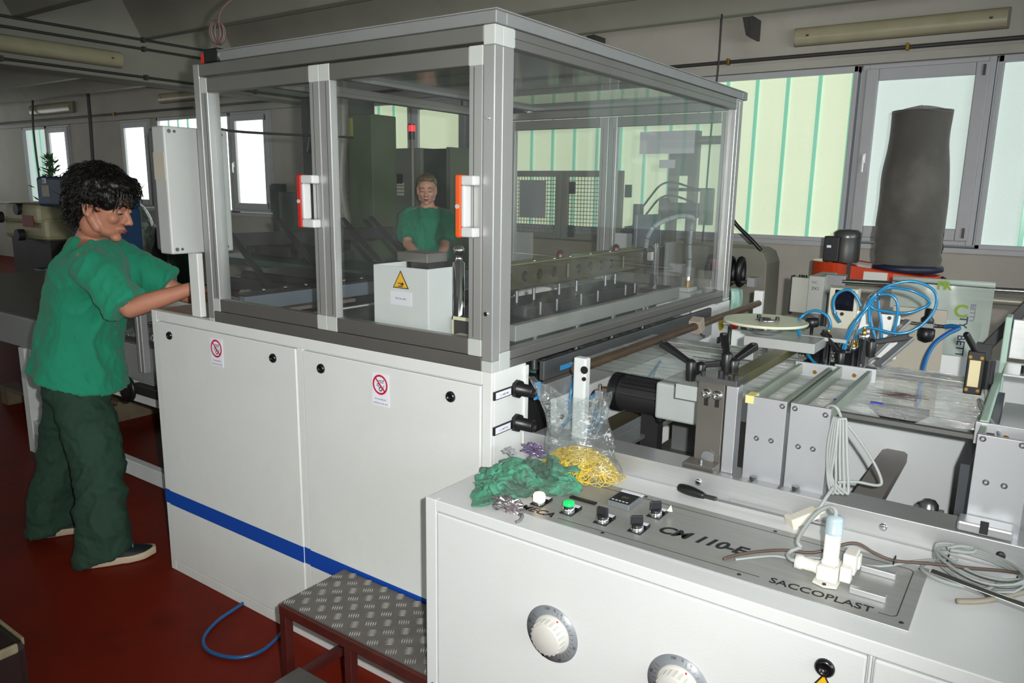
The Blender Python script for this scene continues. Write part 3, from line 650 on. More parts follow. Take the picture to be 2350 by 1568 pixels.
Bx('column_clamp', (-0.27, 1.44, 1.145), (-0.19, 1.60, 1.165), M_INDK, sb)
kb = MB(); kb.box((-0.245, 1.44, 1.285), (-0.225, 1.475, 1.325)); kb.box((-0.24, 1.485, 1.30), (-0.225, 1.50, 1.36)); kb.box((-0.24, 1.51, 1.30), (-0.225, 1.525, 1.36)); kb.obj('bolt_heads', M_CHROME, sb, bevel=0.002)
Bx('end_cover', (-0.30, 1.42, 1.30), (-0.285, 1.66, 1.48), mat('blue_grey_cover', '#5e666c', 0.35, 0.3), sb)
# air hose loop and its grey block
ah = thing('air_hose_loop', 'clear grey air hose looping over the far end of the sealing bar', 'hose', (-0.2, 1.5, 1.2))
pts = [(-0.24, 1.42, 1.345), (-0.22, 1.40, 1.40), (-0.19, 1.42, 1.445), (-0.16, 1.56, 1.475), (-0.15, 1.70, 1.465), (-0.17, 1.745, 1.42), (-0.17, 1.735, 1.345), (-0.16, 1.72, 1.27), (-0.155, 1.705, 1.20)]
HP = smooth_path(pts, 8)
Tb('hose', HP, 0.0105, mat('grey_braided_hose', '#8b9296', 0.35, 0, 0.15, 90, coat=0.3), ah, n=10)
rg = MB()
for i in range(6, len(HP)-4, 7): rg.tube([HP[i], HP[i]+(HP[i+1]-HP[i]).normalized()*0.003], 0.0112, 10)
rg.obj('rib', M_BLACK, ah)
for p, q in ((HP[0], (-0.24, 1.425, 1.33)), (HP[-1], (-0.154, 1.70, 1.165))):
    MB().cyl(p, q, 0.011, n=6).obj('hose_fitting', M_CHROME, ah)
vb = thing('air_valve_block', 'grey painted valve block under the looping air hose', 'valve', (-0.15, 1.70, 1.06))
MB().box((-0.2, 1.63, 1.03), (-0.11, 1.775, 1.135)).obj('body', M_BOX, vb, bevel=0.004)
MB().box((-0.19, 1.65, 1.135), (-0.125, 1.75, 1.155)).obj('cap', M_BOX, vb, bevel=0.004)
MB().cyl((-0.154, 1.70, 1.155), (-0.154, 1.70, 1.185), 0.014, n=12).obj('port', M_BRASS, vb)
# rear part of the web: angle beam, roller, stacker arms
ab = thing('angle_beam', 'blue grey steel beam with a row of bolts inside the left guard door', 'beam', (-1.2, 0.8, 1.12))
MB().box((-1.235, 0.10, 1.125), (-1.20, 1.64, 1.18)).obj('beam', mat('blue_grey_paint', '#66707a', 0.45), ab, bevel=0.003)
MB().box((-1.27, 0.10, 1.18), (-1.20, 1.64, 1.188)).obj('dark_flange', M_INDK, ab)
for k in range(14): MB().sphere((-1.225, 0.2+k*0.1, 1.194), 0.007, 8, 6).obj('bolt', M_CHROME, ab)
Bx('white_strip', (-1.17, 0.10, 1.075), (-1.155, 1.64, 1.093), M_WHITE2, ab)
rl = thing('drive_roller', 'black rubber roller lying behind the lower door frame', 'roller', (-1.08, 0.9, 1.07))
Cy('roller_body', (-1.09, 0.19, 1.066), (-1.09, 1.62, 1.066), 0.034, mat('black_roller', '#343536', 0.35), rl, n=24)
Cy('shaft', (-1.09, 0.165, 1.066), (-1.09, 1.655, 1.066), 0.012, M_STEEL, rl, n=12)
sa = thing('stacker_arms', 'dark slanting steel arms beyond the left end of the guard', 'machine', (-1.8, 0.7, 0.8))
for k, (x, y) in enumerate(((-1.62, 0.75), (-1.72, 0.50), (-1.55, 1.10), (-1.60, 1.35))):
    MB().beam((x-0.28, y+0.05, 1.42), (x+0.22, y, 1.08), 0.03, 0.012).obj('arm', M_DARK, sa, bevel=0.002)
Bx('cross_bar', (-1.95, 0.55, 1.30), (-1.90, 1.6, 1.36), M_INDK, sa)
# clear plastic film lying on the belts
fm = MB()
def ff(u, v):
    x, y = -1.15+u*1.09, 0.2+v*1.40
    return (x, y, 1.040+0.006*mnoise.noise(Vector((x*4, y*30, 0))))
fm.grid(ff, 12, 90)
M_FILMD = clear_mat('clear_plastic_web', (0.86, 0.9, 0.9), 0.12, 0.12, 0.5, (0.42, 0.47, 0.5), streak=(1.2, 26, 1), bump=0.8, hz0=0.55, hz1=0.85)
tag(fm.obj('plastic_film', M_FILMD), 'clear streaky plastic film lying on the belts inside the guard', 'film')
# ================================================================ FRONT CONSOLE
M_PANEL = mat('brushed_steel_panel', '#a6a8a5', 0.38, 0.35, 0.06, 3, stretch=(1,25,1), dirt='#8d8670', dscale=5, damt=0.35)
M_SWB = mat('switch_black', '#26262a', 0.3)
M_CONS = mat('console_white_paint', '#d8dbdb', 0.38, 0, 0.02, 4, 0.05, 260, dirt='#b9b4aa', dscale=4, damt=0.15)
co = thing('control_console', 'white control console with steel operating panel in the foreground', 'control console', (1.0, -0.05, 0))
CX0, CX1, CY0, CZ = 0.02, 2.1, -0.29, 0.85
MB().box((CX0, CY0+0.012, 0), (CX1, 0.14, CZ)).obj('body', M_CONS, co, bevel=0.006, seg=3)
fr = ring_xz(CX0, CX1, 0, CZ, (0.034, 0.03, 0.04, 0.028), CY0, CY0+0.02); fr.box((1.0115, CY0, 0.04), (1.0165, CY0+0.02, CZ-0.028)); fr.obj('front_frame', M_CONS, co, bevel=0.006, seg=3)
for x0, x1 in ((CX0+0.037, 1.0085), (1.0195, CX1-0.033)):
    p = Bx('access_door', (x0, CY0-0.001, 0.045), (x1, CY0+0.015, CZ-0.031), M_CONS, co, bevel=0.004, seg=3)
    if x0 < 1:
        MB().box((x0-0.02, CY0-0.0015, 0.297), (x1, CY0+0.001, 0.356)).obj('blue_stripe', M_BLUE, p)
        MB().lathe((0.945, CY0-0.001, 0.773), (0,-1,0), [(0.017,0),(0.017,0.004),(0.013,0.008),(0.009,0.008),(0.0085,0.002),(0.001,0.002)], 28).obj('lock', M_LOCK, p)
        warn_triangle(p, (0.945, CY0-0.0012, 0.728), (1,0,0), (0,0,1), 0.06, 0.052)
M_DIALP = mat('dial_scale_grey', '#8f949a', 0.4, 0.2)
M_KNOB = mat('ivory_knob', '#c9c8c2', 0.4)
for (dx, dz) in ((0.3885, 0.6255), (0.683, 0.624)):
    d = MB().lathe((dx, CY0-0.001, dz), (0,-1,0), [(0.0655,0),(0.0655,0.0015),(0.02,0.0015)], 48, cap=False).obj('dial_scale', M_DIALP, co)
    MB().lathe((dx, CY0-0.002, dz), (0,-1,0), [(0.0445,0),(0.0445,0.004),(0.040,0.006),(0.037,0.007),(0.0355,0.028),(0.032,0.031),(0.001,0.031)], 40).obj('knob', M_KNOB, d)
    rid = MB()
    for k in range(20):
        a = 2*PI*k/20; c_, s_ = math.cos(a), math.sin(a)
        rid.obox((dx+0.0362*c_, CY0-0.019, dz+0.0362*s_), Vector((c_,0,s_))*0.0014, (0,0.010,0), Vector((-s_,0,c_))*0.0018)
    o = rid.obj('knob_ridges', M_KNOB, d); o['kind'] = 'stuff'
    tk = MB()
    for k in range(26):
        a = math.radians(75 - k*11.5); L = 0.011 if k % 5 == 0 else 0.007
        c_, s_ = math.cos(a), math.sin(a); rr = 0.047+L/2+0.001
        tk.obox((dx+rr*c_, CY0-0.0026, dz+rr*s_), Vector((c_,0,s_))*L/2, (0,0.0002,0), Vector((-s_,0,c_))*0.0003)
    o = tk.obj('scale_marks', M_INK, d); o['kind'] = 'stuff'
    for tx, a in (('0', 66), ('20', -12), ('40', -68), ('60', -130), ('80', 168), ('100', 103), ('%', 84)):
        a = math.radians(a); u = Vector((math.cos(a), 0, math.sin(a)))
        text_obj('scale_figure', tx, 0.0085, Vector((dx, CY0-0.0027, dz))+u*0.056, Vector((u.z,0,-u.x)), u, M_INK, d, 0.0001, align='CENTER')
    a = math.radians(66); MB().sphere((dx+0.041*math.cos(a), CY0-0.0075, dz+0.041*math.sin(a)), 0.0022, 8, 6).obj('red_mark', M_RED, d)
    MB().lathe((dx-0.02, CY0-0.002, dz-0.0585), (0,-1,0), [(0.0025,0),(0.0025,0.003)], 8).obj('end_stop', M_BLACK, d)

# operating panel
op = Bx('operating_panel', (0.252, -0.222, CZ-0.001), (1.058, 0.042, CZ+0.003), M_PANEL, co, bevel=0.0008)
Bx('panel_lip', (0.252, -0.228, CZ), (1.058, -0.222, CZ+0.0035), M_ALU, co, bevel=0.001)
ZP = CZ+0.0032
def ln(pts, w=0.0014):
    m = MB()
    for a, b in zip(pts[:-1], pts[1:]):
        a = Vector((a[0], a[1], ZP)); b = Vector((b[0], b[1], ZP)); m.beam(a, b, w, 0.0003)
    return m.obj('engraved_line', M_INK, op)
def rc(cx, cy, r, a0, a1): return [(cx+r*math.cos(math.radians(a0+(a1-a0)*i/6)), cy+r*math.sin(math.radians(a0+(a1-a0)*i/6))) for i in range(7)]
ln([(0.27, 0.016)]+[(1.020, 0.016)]+rc(1.022, 0.004, 0.012, 90, 0)+rc(1.022, -0.182, 0.012, 0, -90)+[(1.005, -0.194)])
ln([(0.342, -0.204), (0.5, -0.202), (0.795, -0.196)])
for x, y in ((0.76, 0.026), (0.76, -0.210), (1.044, 0.030), (1.044, -0.206), (0.46, -0.21), (0.45, 0.028)):
    s_ = MB().lathe((x, y, ZP-0.0005), (0,0,1), [(0.0042,0),(0.004,0.0012),(0.001,0.0014)], 12).obj('panel_screw', M_DARK, op)
text_obj('lettering_model', 'CM 110-E', 0.05, (0.548, -0.131, ZP), (1, 0.03, 0), (-0.03, 1, 0), M_INK, op, 0.0003, bold=0.0016, shear=0.25, wx=0.95, spacing=0.97)
text_obj('lettering_maker', 'SACCOPLAST', 0.030, (0.814, -0.204, ZP), (1, 0.012, 0), (-0.012, 1, 0), M_INK, op, 0.0003, bold=0.0003, wx=1.0)
text_obj('lettering_brand', 'MECA', 0.034, (0.238, -0.212, ZP), (1, 0.02, 0), (0, 1, 0), M_INK, op, 0.0003, bold=0.0008, wx=1.0, shear=0.2)
def legend(x, y):
    h = MB().box((x-0.0165, y-0.0155, ZP), (x+0.0165, y+0.0175, ZP+0.0022)).obj('legend_frame', M_BLACK, op, bevel=0.001)
    h2 = MB().box((x-0.0165, y+0.0175, ZP), (x+0.0165, y+0.034, ZP+0.008)).obj('legend_holder', M_BLACK, op, bevel=0.001)
    MB().box((x-0.0145, y+0.019, ZP+0.006), (x+0.0145, y+0.032, ZP+0.0085)).obj('legend_card', M_PAPER, h2)
    return h
def bezel(x, y, h=0.012):
    return MB().lathe((x, y, ZP+0.002), (0,0,1), [(0.0145,0),(0.0145,0.003),(0.0135,h),(0.0125,h)], 28).obj('bezel', M_CHROME, op)
legend(0.266, -0.165); b = bezel(0.266, -0.165, 0.008)
MB().lathe((0.266, -0.165, ZP+0.009), (0,0,1), [(0.0145,0),(0.0145,0.014),(0.012,0.018),(0.001,0.019)], 28).obj('amber_lamp', mat('lit_amber_lens', '#ffe2c0', 0.3, emit='#ffd0a0', estr=1.6), b)
legend(0.347, -0.165); b = bezel(0.347, -0.165, 0.017)
MB().lathe((0.347, -0.165, ZP+0.018), (0,0,1), [(0.0132,0),(0.0132,0.006),(0.0125,0.009),(0.001,0.0095)], 28).obj('green_button', mat('lit_green_lens', '#18c060', 0.25, emit='#10d860', estr=0.75), b)
for x, y, ang in ((0.434, -0.163, 90), (0.515, -0.156, 40), (0.515, -0.060, 45)):
    legend(x, y); b = bezel(x, y, 0.012)
    MB().lathe((x, y, ZP+0.013), (0,0,1), [(0.0135,0),(0.013,0.004),(0.001,0.004)], 24).obj('selector_base', M_SWB, b)
    a = math.radians(ang); u = Vector((math.cos(a), math.sin(a), 0)); v = Vector((-u.y, u.x, 0)); c = Vector((x, y, ZP+0.017))
    if ang == 90: u, v = Vector((1,0,0)), Vector((0,1,0))
    P = [c-u*0.0135, c+u*0.0135, c+u*0.0125+Vector((0,0,0.019)), c-u*0.0125+Vector((0,0,0.019))]
    MB().prism([p-v*0.003 for p in P], v*0.006).obj('selector_lever', M_SWB, b, bevel=0.0015)
dsp = MB().box((0.398, -0.075, ZP), (0.455, 0.004, ZP+0.014)).obj('counter_housing', mat('counter_grey', '#7d8184', 0.4, 0.3), op, bevel=0.0015)
MB().box((0.401, -0.072, ZP+0.013), (0.452, -0.012, ZP+0.0148)).obj('counter_screen', mat('counter_face', '#2a2c2e', 0.2), dsp)
MB().box((0.40, -0.010, ZP+0.013), (0.456, 0.002, ZP+0.0152)).obj('counter_label', M_PAPER, dsp)
for k in range(5): MB().box((0.405+k*0.009, -0.066, ZP+0.0147), (0.4105+k*0.009, -0.062, ZP+0.0152)).obj('counter_key', M_PAPER, dsp)
text_obj('counter_digits', '00', 0.018, (0.418, -0.045, ZP+0.0149), (1,0,0), (0,1,0), mat('dim_digits', '#6d6a3c', 0.4), dsp, 0.0001)
Bx('black_label_bar', (0.305, -0.093, ZP), (0.375, -0.080, ZP+0.004), M_BLACK, op, bevel=0.001)
for y in (-0.045, -0.148): Bx('spacer_block', (0.948, y-0.007, ZP), (1.010, y+0.006, ZP+0.012), M_ALU, op, bevel=0.0012)
MB().prism([(0.535, -0.045, ZP+0.012), (0.548, -0.042, ZP+0.012), (0.543, -0.040, ZP+0.027)], (0,0.0006,0)).obj('paper_arrow', mat('cream_paper', '#e6e0c0', 0.7), op)

# aluminium rail along the back of the console
ra = thing('machine_rail', 'aluminium machine rail with bolts behind the operating panel', 'rail', (1.0, 0.2, CZ))
MB().box((0.012, 0.141, CZ-0.25), (2.1, 0.150, 0.903)).obj('rail_face', M_ALU, ra, bevel=0.001)
MB().box((0.012, 0.151, 0.862), (2.1, 0.285, 0.884)).obj('rail_shelf', M_ALU, ra, bevel=0.001)
MB().box((0.012, 0.1505, 0.884), (2.1, 0.157, 0.899)).obj('dark_seal', M_BLACK, ra)
for x in (0.536, 0.955, 1.17, 1.35): MB().lathe((x, 0.141, 0.876), (0,-1,0), [(0.0085,0),(0.0085,0.003),(0.006,0.005),(0.001,0.005)], 16).obj('rail_bolt', M_CHROME if x < 1.1 else M_DARK, ra)
MB().box((0.62, 0.128, CZ), (0.86, 0.1405, 0.856)).obj('slot_edge', M_ALU, ra)

# ---------------------------------------------------------------- things lying on the console
# crumpled green cloth: radial sheet over an irregular outline, pushed into folds
def cloth(name, ctr, outline, h, seed, m, lab, z0=CZ+0.0015, nu=200, nv=84):
    cx, cy = ctr; pol = sorted((math.atan2(y-cy, x-cx), math.hypot(x-cx, y-cy)) for x, y in outline)
    def rad(a):
        a = (a+PI) % (2*PI)-PI; k = 0
        while k < len(pol) and pol[k][0] < a: k += 1
        p, q = pol[k-1], pol[k % len(pol)]; d = (q[0]-p[0]) % (2*PI) or 1e-6; t = ((a-p[0]) % (2*PI))/d; t = t*t*(3-2*t)
        return p[1]*(1-t)+q[1]*t
    q = MB(); N_ = lambda x, y, z=0: mnoise.noise(Vector((x, y, z+seed)))
    def f(u, v):
        a = 2*PI*u; R_ = rad(a)*(1+0.07*N_(math.cos(a)*6, math.sin(a)*6)+0.03*N_(math.cos(a)*15, math.sin(a)*15)); r = v
        x = cx+R_*r*math.cos(a); y = cy+R_*r*math.sin(a)
        wx = 0.05*N_(x*13, y*13, 3); wy = 0.05*N_(x*13, y*13, 9); X, Y = x+wx, y+wy
        z = 0
        for k_, (ang, fr, am) in enumerate(((0.4, 95, 0.011), (1.5, 120, 0.009), (2.4, 80, 0.012), (0.9, 210, 0.0045), (2.0, 240, 0.004))):
            s_ = X*math.cos(ang)+Y*math.sin(ang); g = max(0, N_(x*18, y*18, 20+k_*7)+0.25)
            z += am*(1-abs(math.sin(s_*fr*0.5+2.5*N_(x*9, y*9, k_*5))))**1.6*g*2.0
        dome = h*(1-r**3)*(0.55+0.6*N_(x*11, y*11, 31)+0.25*N_(x*25, y*25, 37))
        edge = min(1, (1-r)*9)
        z = max(0.0, dome)*edge+z*(0.25+0.75*edge)+0.010*abs(N_(a*3, 1, 51))*(1-edge)
        x += 0.016*N_(x*38, y*38, z*40)*edge; y += 0.016*N_(x*38+7, y*38, z*40)*edge
        return (x, y, z0+z)
    q.grid(f, nu, nv)
    rn = random.Random(21)                       # loose pleats and flaps standing off the heap
    for k in range(22):
        a = rn.uniform(0, 2*PI); rr_ = rn.uniform(0.1, 0.92); c = Vector(f((a/(2*PI)) % 1, rr_))+Vector((0,0,0.003)); t_ = rn.uniform(0, PI)
        U = Vector((math.cos(t_), math.sin(t_), 0)); V_ = Vector((-U.y, U.x, 0)); L = rn.uniform(0.022, 0.045); w = rn.uniform(0.010, 0.020); lift = rn.uniform(0.006, 0.017)*(1-0.6*rr_); sd = rn.uniform(0, 50)
        def g(u, v):
            uu, vv = u*2-1, v*2-1; wob = mnoise.noise(Vector((uu*1.5+sd, vv*1.5, 0)))
            p = c+U*(uu*L)+V_*(vv*w+0.012*wob+0.010*math.sin(uu*3+sd))
            z = lift*(1-abs(vv)**1.6)*(1-abs(uu)**3)+0.006*math.sin(uu*6+sd)*(1-abs(uu))+0.005*wob
            return (p.x, p.y, max(z0+0.0005, p.z-0.004*abs(uu)+z))
        q.grid(g, 22, 10)
    return tag(q.obj(name, m, weld=True, solid=0.0014), lab, 'cloth')
M_RAG = mat('green_cotton_rag', '#4d9a7b', 0.9, 0, 0.10, 14, 0.25, 300, dirt='#46564e', dscale=13, damt=0.9, dlo=0.44, dhi=0.6, sheen=0.1)
cloth('cleaning_rag', (0.175, -0.10), [(0.155,-0.275),(0.168,-0.268),(0.115,-0.235),(0.09,-0.18),(0.065,-0.13),(0.055,-0.06),(0.07,0.03),(0.12,0.055),(0.20,0.03),(0.275,0.012),(0.308,-0.045),(0.290,-0.088),(0.240,-0.112),(0.215,-0.16),(0.19,-0.198),(0.182,-0.23)], 0.050, 4.2, M_RAG, 'crumpled dirty green cleaning rag lying on the console corner')
# foil wrappers
def foil(name, c, r, seed, m, lab, sc=(1,0.6,0.5)):
    q = MB()
    def f(u, v):
        th = PI*v; ph = 2*PI*u; d = Vector((math.sin(th)*math.cos(ph)*sc[0], math.sin(th)*math.sin(ph)*sc[1], math.cos(th)*sc[2]))
        k = 1+0.55*mnoise.noise(d*3.2+Vector((seed,0,0)))+0.3*mnoise.cell(d*6+Vector((seed,3,0)))
        return Vector(c)+d*r*k
    q.grid(f, 40, 24, False)
    return tag(q.obj(name, m, weld=True), lab, 'wrapper')
M_FOIL = mat('crinkled_foil', '#c3c1c4', 0.22, 0.85, 0.35, 30, dirt='#8a2a3a', dscale=25, damt=0.8)
foil('foil_wrapper', (0.228, -0.238, CZ+0.016), 0.038, 2.0, M_FOIL, 'crumpled silver foil wrapper in front of the green rag', (1,0.55,0.36))
foil('foil_wrapper', (0.072, 0.103, CZ+0.019), 0.030, 5.0, mat('purple_foil', '#8f86a8', 0.25, 0.6, 0.4, 30, dirt='#b02838', dscale=20, damt=0.9), 'small silver and purple wrapper lying behind the green rag')
foil('foil_wrapper', (0.062, 0.0, CZ+0.043), 0.017, 7.0, mat('clear_cellophane', '#b9bcbe', 0.15, 0.5, 0.2, 30), 'small clear cellophane scrap on the back left of the rag')
st_ = MB(); st_.tube(smooth_path([(0.268, -0.250, CZ+0.008), (0.282, -0.258, CZ+0.012), (0.285, -0.272, CZ+0.006), (0.280, -0.281, CZ+0.004)]), 0.004, 6)
tag(st_.obj('tape_scrap', mat('grey_tape', '#6f7370', 0.6)), 'thin grey tape scrap beside the silver foil wrapper', 'scrap')
# bag of yellow rubber bands
bag = thing('rubber_band_bag', 'clear open bag holding yellow elastic bands beside the green rag', 'bag', (0.24, 0.07, CZ))
rb = MB(); rnd = random.Random(5)
def mound(x, y):
    u = (x-0.245)/0.105; v = (y-0.065)/0.062; d = u*u+v*v
    return max(0.0, 1-d)**0.6*0.062
for k in range(300):
    while True:
        x, y = rnd.uniform(0.145, 0.345), rnd.uniform(0.005, 0.125)
        m_ = mound(x, y)
        if m_ > 0.008: break
    c = Vector((x, y, CZ+0.004+m_*rnd.uniform(0.75, 1.0))); r = rnd.uniform(0.014, 0.028)
    nx = Vector((rnd.gauss(0,1)*0.55+u_ if (u_ := (x-0.245)*5) else 0, rnd.gauss(0,1)*0.55+(y-0.065)*6, 1)).normalized(); a = nx.orthogonal().normalized(); b_ = nx.cross(a); e = rnd.uniform(0.5, 1.0)
    P = []
    for i in range(12):
        t_ = 2*PI*i/12; q = c+a*math.cos(t_)*r+b_*math.sin(t_)*r*e
        q.z = max(CZ+0.003, min(q.z, CZ+0.006+mound(q.x, q.y)+0.006)); P.append(q)
    rb.tube(P, 0.0011, 4, True)
hp_ = MB(); hp_.grid(lambda u, v: (0.245+0.098*v*math.cos(2*PI*u), 0.065+0.056*v*math.sin(2*PI*u), CZ+0.002+0.85*mound(0.245+0.098*v*math.cos(2*PI*u), 0.065+0.056*v*math.sin(2*PI*u))+0.004*mnoise.noise(Vector((u*30, v*12, 0)))*(v < 0.95)), 40, 14)
hp_.obj('band_heap', mat('yellow_rubber_heap', '#b4952c', 0.6, 0, 0.3, 60, 0.8, 160), bag, weld=True)
o = rb.obj('rubber_bands', mat('yellow_rubber', '#d9bd45', 0.5), bag); o['kind'] = 'stuff'
M_BAG = clear_mat('clear_bag_plastic', (0.93, 0.95, 0.95), 0.10, 0.06, 0.10, (0.75, 0.8, 0.8), streak=(8,8,8), bump=1.2, bscale=3)
bg = MB()
def bf(u, v):
    a = 2*PI*u; c_, s_ = math.cos(a), math.sin(a)
    # v 0..0.5 belly over the bands, 0.5..1 twisted neck flaring up and to the left
    t_ = v
    sx = 0.112*(1-0.25*t_) if t_ < 0.45 else 0.10-0.13*(t_-0.45); sy = 0.068*(1-0.5*t_) if t_ < 0.6 else 0.048-0.05*(t_-0.6)
    if t_ > 0.62: sx += 0.13*(t_-0.62)**1.2*2.4
    cxx = 0.245-0.06*max(0, t_-0.25)-0.03*max(0, t_-0.6); z = CZ+0.002+0.205*t_**1.25
    if t_ > 0.75: z += 0.05*(t_-0.75)*4*(abs(c_)**1.5-0.45)*(1 if c_ < 0 else 0.8)
    n_ = mnoise.noise(Vector((c_*2.2, s_*2.2, t_*4)))*0.022*(0.4+t_)
    return (cxx+(sx+n_)*c_, 0.068+0.02*t_+(sy+n_*0.6)*s_, max(CZ+0.001, z+0.012*mnoise.noise(Vector((c_*3+4, s_*3, t_*5)))))
bg.grid(bf, 48, 26); bg.obj('bag_film', M_BAG, bag, weld=True)
# knife with black handle
kn = thing('utility_knife', 'thin knife with black handle lying along the aluminium rail', 'knife', (0.60, 0.095, CZ))
hd = MB(); hd.tube(smooth_path([(0.500, 0.108, CZ+0.014), (0.530, 0.104, CZ+0.014), (0.570, 0.099, CZ+0.012)]), 0.011, 12, taper=lambda t: 0.55+0.6*math.sin(PI*min(1, t*0.8+0.15)))
hd.obj('handle', M_BLACK, kn)
MB().box((0.568, 0.092, CZ+0.008), (0.60, 0.106, CZ+0.016)).obj('bolster', M_DARK, kn, bevel=0.003)
MB().prism([(0.60, 0.093, CZ+0.010), (0.86, 0.100, CZ+0.010), (0.865, 0.104, CZ+0.010), (0.60, 0.106, CZ+0.010)], (0,0,0.0015)).obj('blade', M_STEEL, kn)
# white connector hanging on grey cable at the end of the rail
cn = thing('cable_connector', 'cream rectangular plug lying across the rail, on a grey cable', 'connector', (0.79, 0.11, 0.86))
pc, pd = Vector((0.800, 0.098, 0.872)), Vector((0.62, 0.62, 0.30)).normalized(); px_ = Vector((0.75, -0.66, 0)).normalized()
M_CREAM = mat('cream_plastic', '#d2cec0', 0.45, 0, 0.04)
MB().obox(pc, pd*0.032, px_*0.013, pd.cross(px_)*0.011).obj('body', M_CREAM, cn, bevel=0.003)
MB().obox(pc-pd*0.031, pd*0.006, px_*0.0155, pd.cross(px_)*0.0135).obj('collar', M_CREAM, cn, bevel=0.002)
MB().lathe(pc+pd*0.032, pd, [(0.009,0),(0.010,0.004),(0.010,0.014),(0.006,0.02)], 14).obj('strain_relief', M_CREAM, cn)
# solenoid connector block standing on the panel
so = thing('solenoid_connector', 'white three-way solenoid plug standing upright on the steel panel', 'connector', (0.914, -0.13, CZ))
M_WPL = mat('white_connector_plastic', '#dcdad2', 0.4, 0, 0.03)
zb = CZ+0.004; c0 = Vector((0.905, -0.128, zb))
hexp = [(-0.022,-0.03),(0.0,-0.038),(0.022,-0.03),(0.022,0.03),(-0.022,0.03)]
MB().prism([c0+Vector((a, b, 0)) for a, b in hexp], (0,0,0.004)).obj('base_flange', M_WPL, so, bevel=0.001)
MB().box((0.886, -0.150, zb+0.004), (0.924, -0.102, zb+0.034)).obj('base_block', M_WPL, so, bevel=0.004)
tw = MB(); tw.lathe((0.905, -0.122, zb+0.034), (0,0,1), [(0.021,0),(0.021,0.006),(0.0185,0.008),(0.0185,0.058),(0.0165,0.060)], 4); tw.obj('tower', M_WPL, so, bevel=0.004)
MB().lathe((0.905, -0.122, zb+0.094), (0,0,1), [(0.0165,0),(0.0165,0.006),(0.0155,0.007),(0.0155,0.028),(0.013,0.034),(0.004,0.036)], 20).obj('cable_gland', mat('pale_blue_gland', '#a9bcc2', 0.35), so)
MB().lathe((0.888, -0.128, zb+0.020), (-1,-0.1,0.05), [(0.013,0),(0.014,0.006),(0.0125,0.01),(0.0125,0.03),(0.0145,0.032),(0.0145,0.045),(0.006,0.046)], 20).obj('side_socket', M_WPL, so)
sd = MB(); sd.box((0.925, -0.115, zb+0.015), (0.948, -0.075, zb+0.055)); sd.box((0.925, -0.135, zb+0.006), (0.945, -0.115, zb+0.036)); sd.box((0.948, -0.10, zb+0.022), (0.953, -0.08, zb+0.05)); sd.obj('clip_side', M_WPL, so, bevel=0.003)
MB().cyl((0.905, -0.160, zb+0.004), (0.905, -0.160, zb+0.0062), 0.0035, n=10).obj('fixing_screw', M_DARK, so)
cb = MB(); cb.tube(smooth_path([(0.905, -0.122, zb+0.126), (0.904, -0.120, zb+0.138), (0.893, -0.115, zb+0.142), (0.872, -0.112, zb+0.125), (0.852, -0.11, zb+0.09), (0.838, -0.105, zb+0.052), (0.846, -0.105, zb+0.04)]), 0.0042, 8)
cb.tube(smooth_path([(0.846, -0.105, zb+0.04), (0.83, -0.11, zb+0.03), (0.826, -0.122, zb+0.024), (0.835, -0.132, zb+0.022), (0.846, -0.132, zb+0.022)]), 0.0042, 8)
cb.obj('cable_loop', M_GCABLE, so)
# wires over the panel
tag(Tb('brown_wire', smooth_path([(0.715, -0.172, CZ+0.006), (0.74, -0.13, CZ+0.008), (0.80, -0.075, CZ+0.012), (0.86, -0.05, CZ+0.015), (0.925, -0.025, CZ+0.045), (0.965, -0.012, CZ+0.03), (1.0, -0.005, CZ+0.022), (1.06, 0.03, CZ+0.02), (1.12, 0.045, CZ+0.024), (1.20, 0.08, CZ+0.024), (1.30, 0.09, CZ+0.02), (1.5, 0.10, CZ+0.006)], 8), 0.0032, M_BROWN), 'brown wire trailing across the steel panel to the right', 'wire')
tag(Tb('grey_wire', smooth_path([(0.735, -0.16, CZ+0.006), (0.79, -0.10, CZ+0.006), (0.83, -0.09, CZ+0.008), (0.86, -0.07, CZ+0.012), (0.925, -0.048, CZ+0.012), (0.98, -0.03, CZ+0.014), (1.04, 0.045, CZ+0.014), (1.10, 0.09, CZ+0.016)], 8), 0.0028, M_GCABLE), 'thin grey cable passing behind the solenoid plug on the panel', 'wire')
cl = MB(); rr = random.Random(3)
for k in range(9):
    s_ = k*0.0055
    cl.tube([(1.135+0.075*math.cos(a)+0.012*math.sin(2*a)*rr.uniform(0.5,1), 0.085-s_*0.6+(0.030+0.004*k)*math.sin(a)-0.02*math.cos(a), CZ+0.010+0.004*(k%4)+0.012*(1+math.sin(a))*0.5) for a in [2*PI*i/28 for i in range(28)]], 0.0028, 6, True)
cl.tube(smooth_path([(1.05, 0.06, CZ+0.008), (1.045, 0.03, CZ+0.006), (1.065, 0.005, CZ+0.006), (1.10, -0.005, CZ+0.006), (1.15, 0.0, CZ+0.008), (1.17, 0.03, CZ+0.012)]), 0.004, 8)
cl.tube(smooth_path([(1.08, 0.10, CZ+0.03), (1.10, 0.118, CZ+0.034), (1.125, 0.122, CZ+0.034), (1.12, 0.108, CZ+0.03), (1.085, 0.095, CZ+0.03)]), 0.004, 8)
tag(cl.obj('grey_cable_coil', M_GCABLE), 'coil of thin grey cable tied with black ties at right edge of console', 'cable')
for p, lb in (((1.0, -0.004, CZ+0.022), 'black cable tie round the wires right of the solenoid plug'), ((1.085, 0.073, CZ+0.02), 'black cable tie at the left end of the grey cable coil'), ((1.20, 0.05, CZ+0.02), 'black cable tie at the right end of the grey cable coil')):
    p = Vector(p); tag(MB().tube([p+Vector((0.001*math.sin(a), 0.010*math.cos(a), 0.009*math.sin(a))) for a in [2*PI*i/14 for i in range(14)]], 0.0014, 5, True).obj('cable_tie', M_BLACK), lb, 'cable tie')
